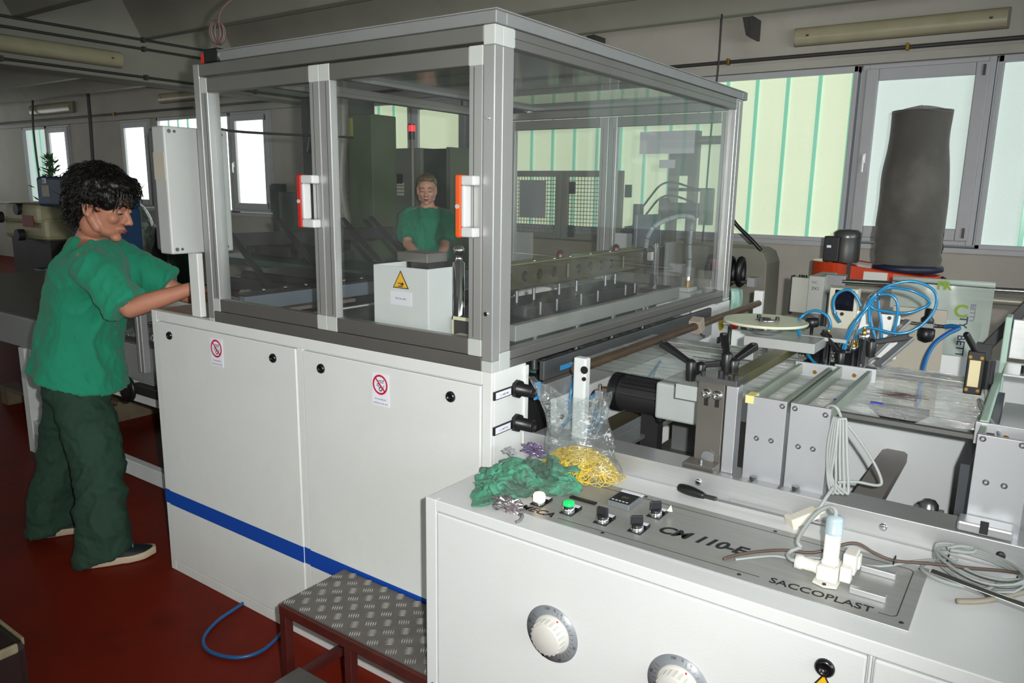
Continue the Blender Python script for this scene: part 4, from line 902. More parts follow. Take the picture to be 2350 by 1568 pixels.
tag(Cy('steel_rod', (1.065, 0.014, CZ+0.0085), (1.50, -0.10, CZ+0.0085), 0.008, M_CHROME, n=20), 'polished steel rod lying on the console right of the panel', 'rod')
tag(Tb('tan_cord', smooth_path([(1.115, -0.072, CZ+0.006), (1.15, -0.045, CZ+0.006), (1.185, 0.0, CZ+0.0055), (1.23, 0.06, CZ+0.006), (1.28, 0.07, CZ+0.006)]), 0.0055, mat('tan_rubber', '#8f8878', 0.6)), 'short tan rubber cord lying under the steel rod', 'cord')

# ---------------------------------------------------------------- step stool of checker plate
M_MAROON = mat('maroon_painted_steel', '#4a1c18', 0.42, 0, 0.12, 12, dirt='#2a1512', dscale=20, damt=0.5)
M_CHECK = mat('worn_checker_plate', '#66635f', 0.5, 0.35, 0.14, 10, dirt='#4f4a44', dscale=12, damt=0.6)
M_CHECKR = mat('polished_checker_ribs', '#c4c1bc', 0.3, 0.6, 0.1, 10)
ss = thing('step_stool', 'maroon steel step stool with a checker plate top beside the console', 'step stool', (-0.3, -0.15, 0))
SX0, SX1, SY0, SY1, SZ = -0.588, 0.013, -0.264, -0.012, 0.345
MB().box((SX0, SY0, SZ-0.006), (SX1, SY1, SZ)).obj('tread_plate', M_CHECK, ss, bevel=0.001)
n_x, n_y = 17, 8; px, py = (SX1-SX0)/n_x, (SY1-SY0)/n_y
for i in range(n_x):
    for j in range(n_y):
        if (i+j) % 2: continue
        c = Vector((SX0+(i+0.5)*px, SY0+(j+0.5)*py, SZ)); u = Vector((0.82, 0.57, 0)) if i % 2 else Vector((-0.57, 0.82, 0)); v = Vector((-u.y, u.x, 0))
        for k in range(5):                        # five lens-shaped ribs to a group, groups turned alternately
            L = 0.0155-0.0012*abs(k-2); w = 0.0020; h = 0.0018; b_ = c+v*(k-2)*0.0066
            MB().add([b_-u*L, b_-v*w, b_+u*L, b_+v*w, b_-u*L*0.55+Vector((0,0,h)), b_+u*L*0.55+Vector((0,0,h))], [(0,1,4), (1,2,5), (1,5,4), (2,3,5), (3,0,4), (3,4,5)], True).obj('checker_rib', M_CHECKR, ss)
def bar(name, a, b, w=0.026): return MB().beam(a, b, w, w).obj(name, M_MAROON, ss, bevel=0.002)
zt = SZ-0.02
bar('top_rail', (SX0, SY0+0.004, zt), (SX1, SY0+0.004, zt), 0.03); bar('top_rail', (SX0, SY1-0.014, zt), (SX1, SY1-0.014, zt)); bar('end_rail', (SX0+0.013, SY0+0.02, zt), (SX0+0.013, SY1-0.03, zt)); bar('end_rail', (SX1-0.013, SY0+0.02, zt), (SX1-0.013, SY1-0.03, zt))
for x in (SX0+0.014, SX1-0.014):
    for y in (SY0+0.004, SY1-0.014): MB().box((x-0.014, y-0.014, 0), (x+0.014, y+0.014, zt-0.012)).obj('leg', M_MAROON, ss, bevel=0.002)
MB().box((-0.31, SY0-0.006, 0), (-0.282, SY0+0.02, zt-0.014)).obj('middle_leg', M_MAROON, ss, bevel=0.002)
MB().box((-0.465, -0.56, 0.192), (SX1, -0.305, 0.200)).obj('lower_tread', M_CHECK, ss, bevel=0.001)
bar('lower_rail', (-0.455, -0.56, 0.178), (-0.455, -0.026, 0.178), 0.026); bar('lower_rail', (SX1-0.013, -0.56, 0.178), (SX1-0.013, -0.026, 0.178), 0.026)
bar('lower_rail', (-0.455, -0.545, 0.178), (SX1, -0.545, 0.178), 0.026)
for x in (-0.455, SX1-0.014): MB().box((x-0.013, -0.56, 0), (x+0.013, -0.534, 0.165)).obj('leg', M_MAROON, ss, bevel=0.002)
# blue air hose on the floor
tag(Tb('floor_hose', smooth_path([(-1.22, 0.10, 0.008), (-1.176, -0.007, 0.008), (-1.149, -0.128, 0.008), (-1.092, -0.222, 0.008), (-1.008, -0.256, 0.008), (-0.905, -0.225, 0.008), (-0.865, -0.15, 0.008), (-0.896, -0.043, 0.008), (-0.95, 0.06, 0.008)], 8), 0.0065, mat('blue_floor_hose', '#1c5288', 0.35)), 'loop of blue air hose lying on the red floor before the cabinet', 'hose')
# dark crate at lower left
bxc = thing('dark_crate', 'dark worn crate with pale scuffed edges at the lower left corner', 'crate', (-0.95, -1.15, 0))
M_CRATE = mat('dark_maroon_crate', '#24100e', 0.5, 0, 0.2, 8, dirt='#4a2a20', dscale=20, damt=0.4)
MB().box((-1.25, -1.42, 0), (-0.715, -0.90, 0.50)).obj('box', M_CRATE, bxc, bevel=0.02, seg=3)
MB().box((-0.722, -1.40, 0.478), (-0.712, -0.92, 0.502)).obj('scuffed_edge', mat('scuffed_edge', '#8a7f66', 0.7, 0, 0.3, 20), bxc, bevel=0.004)
MB().box((-1.22, -0.906, 0.482), (-0.73, -0.899, 0.502)).obj('scuffed_edge', mat('scuffed_edge', '#8a7f66', 0.7), bxc, bevel=0.003)
MB().sphere((-0.713, -1.05, 0.30), 0.012, 10, 6).obj('stud', M_STEEL, bxc)
# ================================================================ FEEDER TROUGH BEHIND THE RAIL
M_TROUGH = mat('grey_trough_paint', '#8b8e90', 0.45, 0, 0.06, 4, dirt='#5c5a54', dscale=5, damt=0.35)
M_FLOORP = mat('dark_trough_floor', '#4e4c48', 0.55, 0, 0.12, 5, dirt='#37332c', dscale=6, damt=0.5)
M_OLVB = mat('olive_steel_flat', '#6a6749', 0.42, 0.5, 0.1, 5)
M_GRNPL = mat('pale_green_channel', '#a3ada0', 0.36, 0.5, 0.08, 6)
tr = thing('machine_trough', 'grey machine frame trough behind the aluminium rail', 'machine frame', (0.9, 0.8, 0))
MB().box((0.02, 0.30, 0.55), (2.1, 1.60, 0.60)).obj('trough_floor', M_FLOORP, tr)
MB().box((0.45, 0.80, 0.60), (1.062, 0.815, 0.965)).obj('back_panel', mat('white_back_panel', '#c4c9cb', 0.5, 0, 0.03, 3), tr, bevel=0.002)
MB().box((1.072, 0.30, 0.60), (1.090, 0.80, 1.0)).obj('dark_partition', mat('dark_partition', '#3e4348', 0.5), tr)
MB().box((0.022, 0.30, 0.60), (0.44, 0.80, 0.655)).obj('floor_step', M_FLOORP, tr, bevel=0.002)
MB().box((0.0, 0.30, 0.82), (0.02, 1.55, 0.965)).obj('side_plate', M_WHITE2, tr, bevel=0.002)
MB().box((-0.01, 0.24, 0.968), (0.018, 1.58, 1.02)).obj('side_rail', M_ALUH, tr, bevel=0.002)
MB().box((-0.005, 0.24, 1.03), (0.012, 1.58, 1.088)).obj('side_rail', mat('dark_alu_rail', '#75787a', 0.4, 0.7), tr, bevel=0.002)
MB().box((0.019, 0.30, 0.70), (0.022, 1.2, 0.82)).obj('olive_plate', M_OLIVE, tr)
for y, z in ((0.33, 0.90), (0.50, 0.90), (0.72, 0.945)): MB().cyl((0.02, y, z), (0.026, y, z), 0.008, n=12).obj('plate_bolt', M_DARK, tr)
MB().box((0.0125, 0.33, 1.045), (0.0135, 0.42, 1.060)).obj('blue_tape', mat('light_blue_tape', '#3f9ad8', 0.5), tr)
MB().box((0.014, 0.185, 0.985), (0.018, 0.215, 1.035)).obj('blue_tag', mat('light_blue_tape', '#3f9ad8', 0.5), tr)
MB().box((1.10, 0.30, 0.60), (2.1, 0.32, 0.95)).obj('right_panel', M_TROUGH, tr)
MB().box((0.1, 1.60, 0.0), (2.1, 1.62, 1.0)).obj('rear_frame', M_WHITE2, tr)
MB().box((0.022, 0.30, 0.655), (0.12, 0.42, 0.72)).obj('terminal_block', mat('cream_terminal', '#bdb59c', 0.5), tr, bevel=0.01)
# star knob under the film
sk = MB(); sk.lathe((0.876, 0.80, 0.945), (0,-1,0), [(0.022,0),(0.022,0.012),(0.017,0.016),(0.010,0.016),(0.009,0.01),(0.001,0.01)], 20)
k_ = sk.obj('latch_hub', M_BLACK, tr)
MB().prism([(0.80, 0.80, 0.985), (0.80, 0.80, 0.965), (0.852, 0.80, 0.925), (0.90, 0.80, 0.925), (0.955, 0.80, 0.965), (0.955, 0.80, 0.985)], (0,-0.012,0)).obj('latch_bracket', M_BLACK, k_, bevel=0.002)
# horizontal bars in the trough
b1 = MB(); b1.prism([(0.073, 0.50, 0.792), (0.085, 0.482, 0.792), (0.168, 0.475, 0.792), (0.176, 0.49, 0.792), (0.176, 1.08, 0.792), (0.073, 1.08, 0.792)], (0,0,0.012))
gb = thing('guide_bar', 'flat steel guide bar lying along the trough near the motor', 'bar', (0.12, 0.8, 0.79))
b1.obj('bar', M_ZINC, gb, bevel=0.001); MB().box((0.118, 0.53, 0.804), (0.122, 1.06, 0.8055)).obj('groove_edge', M_CHROME, gb)
MB().box((0.07, 1.08, 0.60), (0.18, 1.10, 0.80)).obj('end_bracket', M_ZINC, gb)
g2 = thing('support_bar', 'thick grey flat bar running to the white back panel of the trough', 'bar', (0.88, 0.5, 0.82))
MB().prism([(0.848, 0.30, 0.82), (0.915, 0.30, 0.82), (0.915, 0.78, 0.82), (0.905, 0.798, 0.82), (0.858, 0.798, 0.82), (0.848, 0.78, 0.82)], (0,0,0.03)).obj('bar', mat('warm_grey_bar', '#8a8580', 0.5, 0.1, 0.06), g2, bevel=0.003)
MB().box((0.86, 0.30, 0.60), (0.90, 0.33, 0.82)).obj('bar_leg', M_TROUGH, g2)
tag(MB().tube(smooth_path([(0.79, 0.34, 0.86), (0.80, 0.42, 0.80), (0.83, 0.5, 0.70), (0.85, 0.55, 0.605)]), 0.006, 8).obj('trough_cable', M_BLACK), 'black cable hanging down into the trough beside the white panel', 'cable')
nut = MB().lathe((1.02, 0.33, 0.86), (0,0.2,1), [(0.02,0),(0.02,0.02),(0.012,0.03),(0.001,0.032)], 8)
tag(nut.obj('clamp_nut', M_STEEL), 'dull steel clamp nut at the trough edge near the right upright', 'nut')
MB().box((0.99, 0.30, 0.60), (1.05, 0.36, 0.862)).obj('nut_post', M_TROUGH, tr)

# aluminium upright plates with guide channels
M_UP = mat('matt_aluminium_plate', '#b9bcc0', 0.42, 0.55, 0.05, 5, dirt='#8e9092', dscale=5, damt=0.25)
M_SOCK = mat('socket_screw', '#5e5f62', 0.35, 0.7)
def upright(name, label, x0, x1, screws, ylen, ztop=1.100, hexx=None, tape=False):
    t = thing(name, label, 'bracket', ((x0+x1)/2, 0.22, 0.885), 'aluminium uprights on the rail')
    MB().box((x0, 0.200, 0.8845), (x1, 0.212, ztop)).obj('face_plate', M_UP, t, bevel=0.001)
    MB().box((x0, 0.165, 0.8845), (x1, 0.20, 0.894)).obj('foot', M_UP, t, bevel=0.001)
    MB().box((x0, 0.212, ztop-0.03), (x0+0.012, ylen, ztop)).obj('channel_side', M_GRNPL, t, bevel=0.001)
    MB().box((x1-0.012, 0.212, ztop-0.03), (x1, ylen, ztop)).obj('channel_side', M_GRNPL, t, bevel=0.001)
    MB().box((x0, 0.212, 0.8845), (x1, 0.235, ztop-0.03)).obj('back_plate', M_UP, t, bevel=0.001)
    e = MB(); e.box((x0-0.01, ylen, ztop-0.045), (x1+0.01, ylen+0.01, ztop+0.004)); e.obj('end_plate', M_UP, t, bevel=0.001)
    MB().cyl(((x0+x1)/2, ylen, ztop-0.02), ((x0+x1)/2, ylen-0.004, ztop-0.02), 0.006, n=10).obj('screw', M_BRASS, t)
    for x, z in screws: MB().lathe((x, 0.200, z), (0,-1,0), [(0.0062,-0.001),(0.0062,0.0012),(0.0055,0.002),(0.0032,0.002),(0.003,-0.0005),(0.0005,-0.0005)], 16).obj('socket_screw', M_SOCK, t)
    if hexx: h = MB(); h.cyl((hexx, 0.18, 0.894), (hexx, 0.18, 0.908), 0.0095, n=6); h.obj('hex_bolt', M_STEEL, t, bevel=0.001); MB().cyl((hexx, 0.18, 0.894), (hexx, 0.18, 0.8965), 0.012).obj('washer', M_ZINC, t)
    if tape: MB().box((x0-0.006, 0.1985, ztop-0.018), (x0+0.014, 0.24, ztop+0.001)).obj('masking_tape', mat('masking_tape', '#d9d08a', 0.7), t)
    return t
upright('upright_plate', 'aluminium upright plate with a scrap of yellow tape on its corner', 0.624, 0.716, ((0.652,0.998),(0.687,0.999),(0.706,1.088)), 0.65, hexx=0.658, tape=True)
upright('upright_plate', 'aluminium upright plate with grey cable hung on its right edge', 0.7245, 0.814, ((0.750,0.998),(0.783,0.999),(0.735,1.088),(0.803,1.085)), 0.68, hexx=0.758)
u3 = upright('upright_plate', 'wide aluminium upright plate at the right edge behind the cable coil', 1.100, 1.195, ((1.126,1.001),(1.158,1.001),(1.110,1.092),(1.178,1.092)), 0.285)
MB().box((1.088, 0.15, 0.904), (1.185, 0.199, 0.925)).obj('polished_step', M_ALU, u3, bevel=0.004); MB().box((1.128, 0.149, 0.908), (1.143, 0.151, 0.935)).obj('slot', M_DARK, u3)
# steel upright with slots and its clamp
up = thing('slotted_upright', 'brushed steel upright with two slotted bolts carrying black clamp levers', 'bracket', (0.525, 0.23, 0.884))
M_BRST = mat('brushed_upright_steel', '#8e8a84', 0.36, 0.8, 0.08, 6)
MB().box((0.492, 0.215, 0.8845), (0.560, 0.235, 1.112)).obj('slotted_plate', M_BRST, up, bevel=0.001)
MB().box((0.562, 0.222, 0.8845), (0.592, 0.26, 1.11)).obj('side_post', M_UP, up, bevel=0.002)
MB().box((0.483, 0.165, 0.8845), (0.562, 0.215, 0.910)).obj('foot_block', M_BRST, up, bevel=0.001)
MB().cyl((0.522, 0.19, 0.910), (0.522, 0.19, 0.918), 0.008, n=6).obj('foot_bolt', M_STEEL, up)
MB().lathe((0.530, 0.212, 0.918), (0,-1,0), [(0.017,0),(0.017,0.002)], 20).obj('half_washer', M_ZINC, up)
for x in (0.515, 0.543):
    MB().box((x-0.0055, 0.2135, 1.052), (x+0.0055, 0.2155, 1.078)).obj('slot', mat('slot_black', '#0c0c0d', 0.6), up, bevel=0.005)
    w = MB().lathe((x, 0.215, 1.083), (0,-1,0), [(0.013,0),(0.013,0.0025),(0.009,0.0025),(0.009,0.009),(0.006,0.010),(0.005,0.006),(0.001,0.006)], 20).obj('slot_bolt', M_CHROME, up)
MB().box((0.488, 0.205, 1.114), (0.592, 0.30, 1.128)).obj('clamp_plate', M_STEEL, up, bevel=0.001)
for x, y in ((0.50, 0.22), (0.56, 0.215), (0.58, 0.23), (0.535, 0.25)): MB().cyl((x, y, 1.128), (x, y, 1.139), 0.007, n=6).obj('clamp_bolt', M_DARK, up, bevel=0.0008)
def clamp_lever(c, h, d, L, label):
    """black adjustable clamping lever: hub + raised handle"""
    t = thing('clamp_lever', label, 'lever', c); c = Vector(c); d = Vector(d).normalized()
    MB().lathe(c, (0,0,1), [(0.012,0),(0.013,h*0.3),(0.014,h*0.9),(0.011,h),(0.004,h+0.004)], 20).obj('hub', M_BLACK, t)
    a = c+Vector((0,0,h*0.85)); e = a+d*L; up_ = Vector((0,0,1)); s_ = d.cross(up_).normalized()
    q = MB(); n = 8
    for i in range(n):
        u0, u1 = i/n, (i+1)/n
        f = lambda u: (a+d*L*u, 0.007+0.004*u, 0.006+0.003*u)
        p0, w0, h0 = f(u0); p1, w1, h1 = f(u1); v = d.cross(s_)
        q.add([p0+s_*w0+v*h0, p0-s_*w0+v*h0, p0-s_*w0-v*h0, p0+s_*w0-v*h0, p1+s_*w1+v*h1, p1-s_*w1+v*h1, p1-s_*w1-v*h1, p1+s_*w1-v*h1], [(0,1,5,4),(1,2,6,5),(2,3,7,6),(3,0,4,7)]+([(3,2,1,0)] if i == 0 else [])+([(4,5,6,7)] if i == n-1 else []))
    q.obj('handle', M_BLACK, t, weld=True, bevel=0.002)
    MB().cyl(e-d*0.006, e-d*0.006+Vector((0,0,0.010)), 0.008, n=14).obj('end_ring', M_DARK, t)
    return t
clamp_lever((0.432, 0.31, 1.085), 0.055, (-0.85, 0.30, 0.30), 0.115, 'black clamp lever on the left, handle pointing left over the film')
clamp_lever((0.448, 0.34, 1.085), 0.045, (0.80, 0.5, 0.15), 0.10, 'black clamp lever whose handle points right toward the steel upright')
clamp_lever((0.536, 0.285, 1.130), 0.050, (-0.35, 0.60, 0.45), 0.075, 'black clamp lever standing on the clamp plate, handle tilted up')
clamp_lever((0.552, 0.29, 1.130), 0.034, (0.25, 0.9, 0.30), 0.095, 'black clamp lever on the clamp plate, handle pointing to the back')
tag(MB().beam((0.568, 0.255, 1.118), (0.568, 1.12, 1.118), 0.042, 0.024).obj('flat_bar', M_OLVB, bevel=0.001), 'long olive steel flat bar clamped on the steel upright, running to the back', 'bar')
# motor and white mounting block under the film
mo = thing('drive_motor', 'black finned electric motor under the film at left of trough', 'motor', (0.24, 0.6, 0.8))
MB().cyl((0.105, 0.56, 0.945), (0.255, 0.56, 0.945), 0.055, n=28).obj('housing', M_INDK, mo)
fn = []
for k in range(12):
    a = math.radians(20+k*14); u = Vector((0, -math.sin(a)*0+math.cos(a), math.sin(a)))
    MB().beam(Vector((0.125, 0.56, 0.945))+u*0.058, Vector((0.25, 0.56, 0.945))+u*0.058, 0.004, 0.012, u).obj('cooling_fin', M_INDK, mo)
MB().cyl((0.085, 0.56, 0.945), (0.112, 0.56, 0.945), 0.063, n=28).obj('fan_cover', M_BLACK, mo)
MB().box((0.255, 0.50, 0.885), (0.275, 0.62, 1.01)).obj('flange', M_BLACK, mo, bevel=0.006)
MB().box((0.16, 0.60, 0.655), (0.22, 0.64, 0.93)).obj('motor_foot', M_INDK, mo)
MB().lathe((0.085, 0.545, 0.945), (-1,-0.2,-0.12), [(0.02,0),(0.021,0.01),(0.017,0.018),(0.018,0.035),(0.012,0.05),(0.008,0.06)], 14).obj('cable_gland', M_BRASS, mo)
tag(Tb('motor_cable', smooth_path([(0.028, 0.534, 0.938), (-0.03+0.04, 0.50, 0.915), (0.02, 0.46, 0.88), (0.03, 0.42, 0.80), (0.06, 0.40, 0.66)]), 0.009, M_BLACK), 'black cable leaving the brass gland of the motor', 'cable')
wbk = thing('mounting_block', 'white cast mounting block between the motor and the steel upright', 'block', (0.37, 0.45, 0.9))
MB().box((0.285, 0.42, 0.925), (0.475, 0.62, 1.035)).obj('block', mat('pale_casting', '#b6bcbb', 0.45, 0.2, 0.06), wbk, bevel=0.008, seg=3)
MB().box((0.445, 0.55, 0.60), (0.473, 0.61, 0.925)).obj('pedestal', M_TROUGH, wbk)
MB().box((0.40, 0.29, 1.035), (0.50, 0.45, 1.075)).obj('bracket', mat('pale_casting', '#b6bcbb', 0.45), wbk, bevel=0.002)
# film web running over the trough
M_WEB = clear_mat('printed_plastic_web', (0.9, 0.93, 0.9), 0.14, 0.10, 0.55, (0.44, 0.50, 0.48), streak=(0.8, 26, 1), bump=1.0, hz0=0.5, hz1=0.8)
wb_ = MB()
def wf_(u, v):
    x = 0.03+u*1.06; y = 0.345+v*0.60
    return (x, y, 1.066+0.004*math.sin(v*40)*mnoise.noise(Vector((x*2, y*22, 3)))+0.003*mnoise.noise(Vector((x*6, y*30, 1))))
wb_.grid(wf_, 30, 80)
web = tag(wb_.obj('film_web', M_WEB), 'clear striped plastic film web stretched over the feeder trough', 'film')
prn = MB()
for k in range(60):
    x = 0.90+random.gauss(0, 0.028); y = 0.56+random.gauss(0, 0.02); L = random.uniform(0.006, 0.02)
    prn.box((x-L, y-0.001, 1.0712), (x+L, y+0.0012, 1.0716))
o = prn.obj('printed_mark', mat('dark_red_print', '#4a2430', 0.6), web); o['kind'] = 'stuff'
for k, (x0, x1, y) in enumerate(((0.30, 0.44, 0.66), (0.33, 0.46, 0.62), (0.36, 0.52, 0.58), (0.34, 0.48, 0.71))): MB().box((x0, y-0.004, 1.0712), (x1, y+0.004, 1.0716)).obj('yellow_print', mat('yellow_print', '#8d8a3e' if k % 2 else '#4d4630', 0.6), web)
Cy('web_roller', (0.06, 0.95, 1.045), (1.09, 0.95, 1.045), 0.018, M_CHROME, web, n=16)
MB().box((0.80, 0.335, 1.050), (1.088, 0.350, 1.060)).obj('edge_rail', mat('grey_edge_rail', '#70716e', 0.4, 0.5), web)
# brown rod, posts, clamp
rd = thing('brown_rod', 'long rusty brown rod on white posts along the guard end', 'rod', (0.11, 1.0, 1.08))
Cy('rod', (0.112, 0.25, 1.078), (0.105, 1.93, 1.078), 0.0145, mat('rusty_brown_rod', '#5d4a3a', 0.4, 0.4, 0.15, 10), rd, n=16)
MB().box((0.115, 0.232, 0.60), (0.155, 0.262, 1.118)).obj('post', M_WHITE2, rd, bevel=0.005)
MB().box((0.08, 1.93, 0.0), (0.12, 1.96, 1.135)).obj('post', M_WHITE2, rd, bevel=0.003)
for z, r in ((1.086, 0.013), (1.060, 0.006)): MB().cyl((0.152, 0.232, z), (0.152, 0.228, z), r if r < 0.01 else 0.011, n=14).obj('hole_plug', M_BLACK, rd)
c_ = MB(); c_.obox((0.108, 1.17, 1.078), (0.024, 0, 0), (0, 0.02, 0.008), (0, -0.010, 0.026)); c_.obj('rod_clamp', mat('tan_clamp', '#9b9083', 0.5), rd, bevel=0.003)
MB().cyl((0.135, 1.15, 1.05), (0.15, 1.14, 1.045), 0.007, n=8).obj('clamp_screw', M_CHROME, rd)
# air fittings at the left of the trough
av = thing('air_manifold', 'small metal air manifold with blue hoses behind the white post', 'valve', (0.06, 0.55, 0.93))
MB().box((0.045, 0.49, 0.925), (0.075, 0.53, 0.955)).obj('block', M_ALU, av, bevel=0.003)
for p, q, r in (((0.05, 0.505, 0.925), (0.05, 0.50, 0.895), 0.007), ((0.07, 0.515, 0.925), (0.07, 0.51, 0.895), 0.007), ((0.075, 0.52, 0.945), (0.09, 0.53, 0.95), 0.007), ((0.06, 0.50, 0.955), (0.06, 0.50, 0.975), 0.005)): MB().cyl(p, q, r, n=10).obj('fitting', M_CHROME, av)
for lb, P, r in (('blue air hose looping up from the manifold under the film', [(0.085, 0.53, 0.947), (0.13, 0.56, 0.955), (0.17, 0.60, 0.985), (0.19, 0.66, 1.04)], 0.005),
                 ('lower blue air hose sagging right from the manifold', [(0.088, 0.525, 0.942), (0.13, 0.52, 0.925), (0.185, 0.54, 0.945), (0.21, 0.58, 1.035)], 0.0055),
                 ('blue air hose hanging down from the manifold, left one', [(0.05, 0.50, 0.895), (0.045, 0.49, 0.84), (0.03, 0.47, 0.78), (0.035, 0.45, 0.66)], 0.005),
                 ('blue air hose hanging down from the manifold, right one', [(0.07, 0.51, 0.895), (0.065, 0.50, 0.84), (0.055, 0.48, 0.78), (0.06, 0.46, 0.66)], 0.005),
                 ('blue air hose running from left edge to the manifold along white plate', [(0.03, 0.30, 0.86), (0.03, 0.38, 0.895), (0.032, 0.44, 0.92), (0.045, 0.495, 0.94)], 0.005),
                 ('curved blue hose hanging from the guard rail left of the white post', [(0.024, 0.40, 1.015), (0.03, 0.375, 0.985), (0.03, 0.365, 0.94), (0.03, 0.375, 0.895), (0.04, 0.40, 0.855), (0.06, 0.43, 0.82), (0.08, 0.45, 0.66)], 0.006)):
    tag(Tb('blue_air_hose', smooth_path(P), r, M_TUBE), lb, 'hose')
# grey cable loops hung on the second upright
gl = MB()
P0 = [(0.80, 0.215, 1.098), (0.812, 0.205, 1.108), (0.826, 0.20, 1.105), (0.835, 0.205, 1.085)]
gl.tube(smooth_path(P0), 0.0036, 8)
for k in range(4):
    o_ = k*0.006
    gl.tube(smooth_path([(0.822+o_*0.6, 0.195-o_*0.3, 1.085), (0.818+o_, 0.185-o_*0.5, 1.02), (0.826+o_*0.5, 0.175, 0.95), (0.838+o_*1.6, 0.17-o_*0.2, 0.915+o_*0.6), (0.846+o_*1.5, 0.17, 0.93), (0.838+o_*1.3, 0.18, 1.0), (0.830+o_, 0.195, 1.085)], 8), 0.0036, 8, True)
gl.tube(smooth_path([(0.833, 0.20, 1.085), (0.86, 0.205, 1.06), (0.905, 0.215, 1.0), (0.93, 0.215, 0.955), (0.925, 0.205, 0.943), (0.885, 0.185, 0.948), (0.85, 0.165, 0.945)], 8), 0.0034, 8)
gl.tube(smooth_path([(0.842, 0.165, 0.93), (0.835, 0.145, 0.915), (0.826, 0.125, 0.893), (0.822, 0.118, 0.888)], 8), 0.0042, 8)
tag(gl.obj('grey_cable_loops', M_GCABLE), 'loops of grey cable hanging on the second aluminium upright', 'cable')
for k, (x, y) in enumerate(((0.79, 0.40), (0.87, 0.43))): tag(MB().box((x-0.012, y-0.006, 1.072), (x+0.016, y+0.006, 1.0745)).obj('blue_tape_strip', mat('blue_tape', '#2233a8', 0.5)), ('small blue tape strip on the film behind the second upright', 'blue tape strip on the film right of the grey cable loops')[k], 'tape')
# ================================================================ PUNCH STATION ON THE FAR SIDE OF THE WEB
M_PLGREY = mat('painted_grey_block', '#a6a9a8', 0.42, 0.2, 0.05)
ps = thing('punch_table', 'white round disc on a steel hub over a grey platform behind the film', 'punch', (0.5, 0.75, 1.07))
MB().lathe((0.495, 0.73, 1.193), (0,0,1), [(0.122,0),(0.124,0.002),(0.124,0.006),(0.122,0.008)], 56).obj('disc', mat('cream_disc', '#c9cbb4', 0.35, 0, 0.03), ps)
MB().lathe((0.495, 0.73, 1.160), (0,0,1), [(0.03,0),(0.052,0.008),(0.055,0.02),(0.055,0.033)], 28).obj('hub', M_CHROME, ps)
MB().lathe((0.495, 0.73, 1.201), (0,0,1), [(0.03,0),(0.03,0.003),(0.016,0.004),(0.016,0.008),(0.003,0.009)], 20).obj('hub_cap', M_CHROME, ps)
for k in range(3):
    a = 2*PI*k/3+0.4; MB().cyl((0.495+0.034*math.cos(a), 0.73+0.034*math.sin(a), 1.201), (0.495+0.034*math.cos(a), 0.73+0.034*math.sin(a), 1.212), 0.007, n=6).obj('hub_bolt', M_DARK, ps)
MB().box((0.455, 0.66, 1.128), (0.66, 0.82, 1.158)).obj('platform', M_PLGREY, ps, bevel=0.002)
MB().box((0.445, 0.70, 1.076), (0.475, 0.75, 1.128)).obj('side_block', M_PLGREY, ps, bevel=0.002)
Cy('column', (0.50, 0.73, 1.076), (0.50, 0.73, 1.128), 0.009, M_CHROME, ps)
MB().box((0.58, 0.78, 1.148), (0.72, 0.98, 1.160)).obj('side_plate', M_PLGREY, ps, bevel=0.002)
MB().lathe((0.615, 0.80, 1.16), (0,0,1), [(0.005,0),(0.005,0.022),(0.018,0.026),(0.021,0.034),(0.021,0.046),(0.015,0.052),(0.002,0.053)], 16).obj('star_knob', M_BLACK, ps)
# perforated dark plate
pg = MB(); pg.box((0.55, 0.93, 1.06), (0.70, 0.936, 1.13)); pgo = pg.obj('perforated_plate', mat('perforated_plate', '#2c2c2a', 0.5, 0.3), ps)
hl = MB()
for i in range(14):
    for j in range(6): hl.cyl((0.556+i*0.0105+(j%2)*0.005, 0.929, 1.067+j*0.0105), (0.556+i*0.0105+(j%2)*0.005, 0.930, 1.067+j*0.0105), 0.0034, n=6)
o = hl.obj('perforation', mat('perforation_light', '#8a8c84', 0.5), pgo); o['kind'] = 'stuff'
cyls = []
for k, (x, y, z0, z1, r, m_, lab) in enumerate(((0.634, 0.80, 1.075, 1.125, 0.014, M_BLACK, 'black cylinder, leftmost of the pneumatic cylinders on the film'), (0.648, 0.815, 1.075, 1.155, 0.0085, M_CHROME, 'slim chrome pneumatic cylinder beside the leftmost black one'), (0.664, 0.80, 1.075, 1.163, 0.0135, M_CHROME, 'chrome pneumatic cylinder with brass tip at left under the blue hoses'),
                                       (0.738, 0.80, 1.075, 1.140, 0.010, M_CHROME, 'short chrome cylinder with brass fitting in the middle'), (0.762, 0.80, 1.075, 1.183, 0.0165, M_CHROME, 'tall thick chrome pneumatic cylinder below the hose bundle'), (0.722, 0.785, 1.075, 1.13, 0.014, M_BLACK, 'black cylinder between the short and slim chrome cylinders'))):
    t = thing('pneumatic_cylinder', lab, 'cylinder', (x, y, z0), 'pneumatic cylinders on the web')
    MB().lathe((x, y, z0), (0,0,1), [(r,0),(r,(z1-z0)*0.8),(r*1.08,(z1-z0)*0.81),(r*1.08,(z1-z0)*0.95),(r*0.9,z1-z0)], 20).obj('barrel', m_, t)
    if m_ is M_CHROME: MB().lathe((x, y, z1), (0,0,1), [(0.007,0),(0.007,0.008),(0.005,0.009),(0.005,0.018)], 8).obj('fitting', M_BRASS, t)
clamp_lever((0.71, 0.775, 1.075), 0.05, (-0.8, 0.3, 0.75), 0.085, 'black clamp lever between the chrome cylinders, handle up to the left')
clamp_lever((0.785, 0.80, 1.115), 0.05, (0.95, 0.2, 0.28), 0.095, 'black clamp lever right of the tall chrome cylinder')
MB().box((0.60, 0.77, 1.068), (0.80, 0.84, 1.076)).obj('mount_plate', M_DARK, ps)
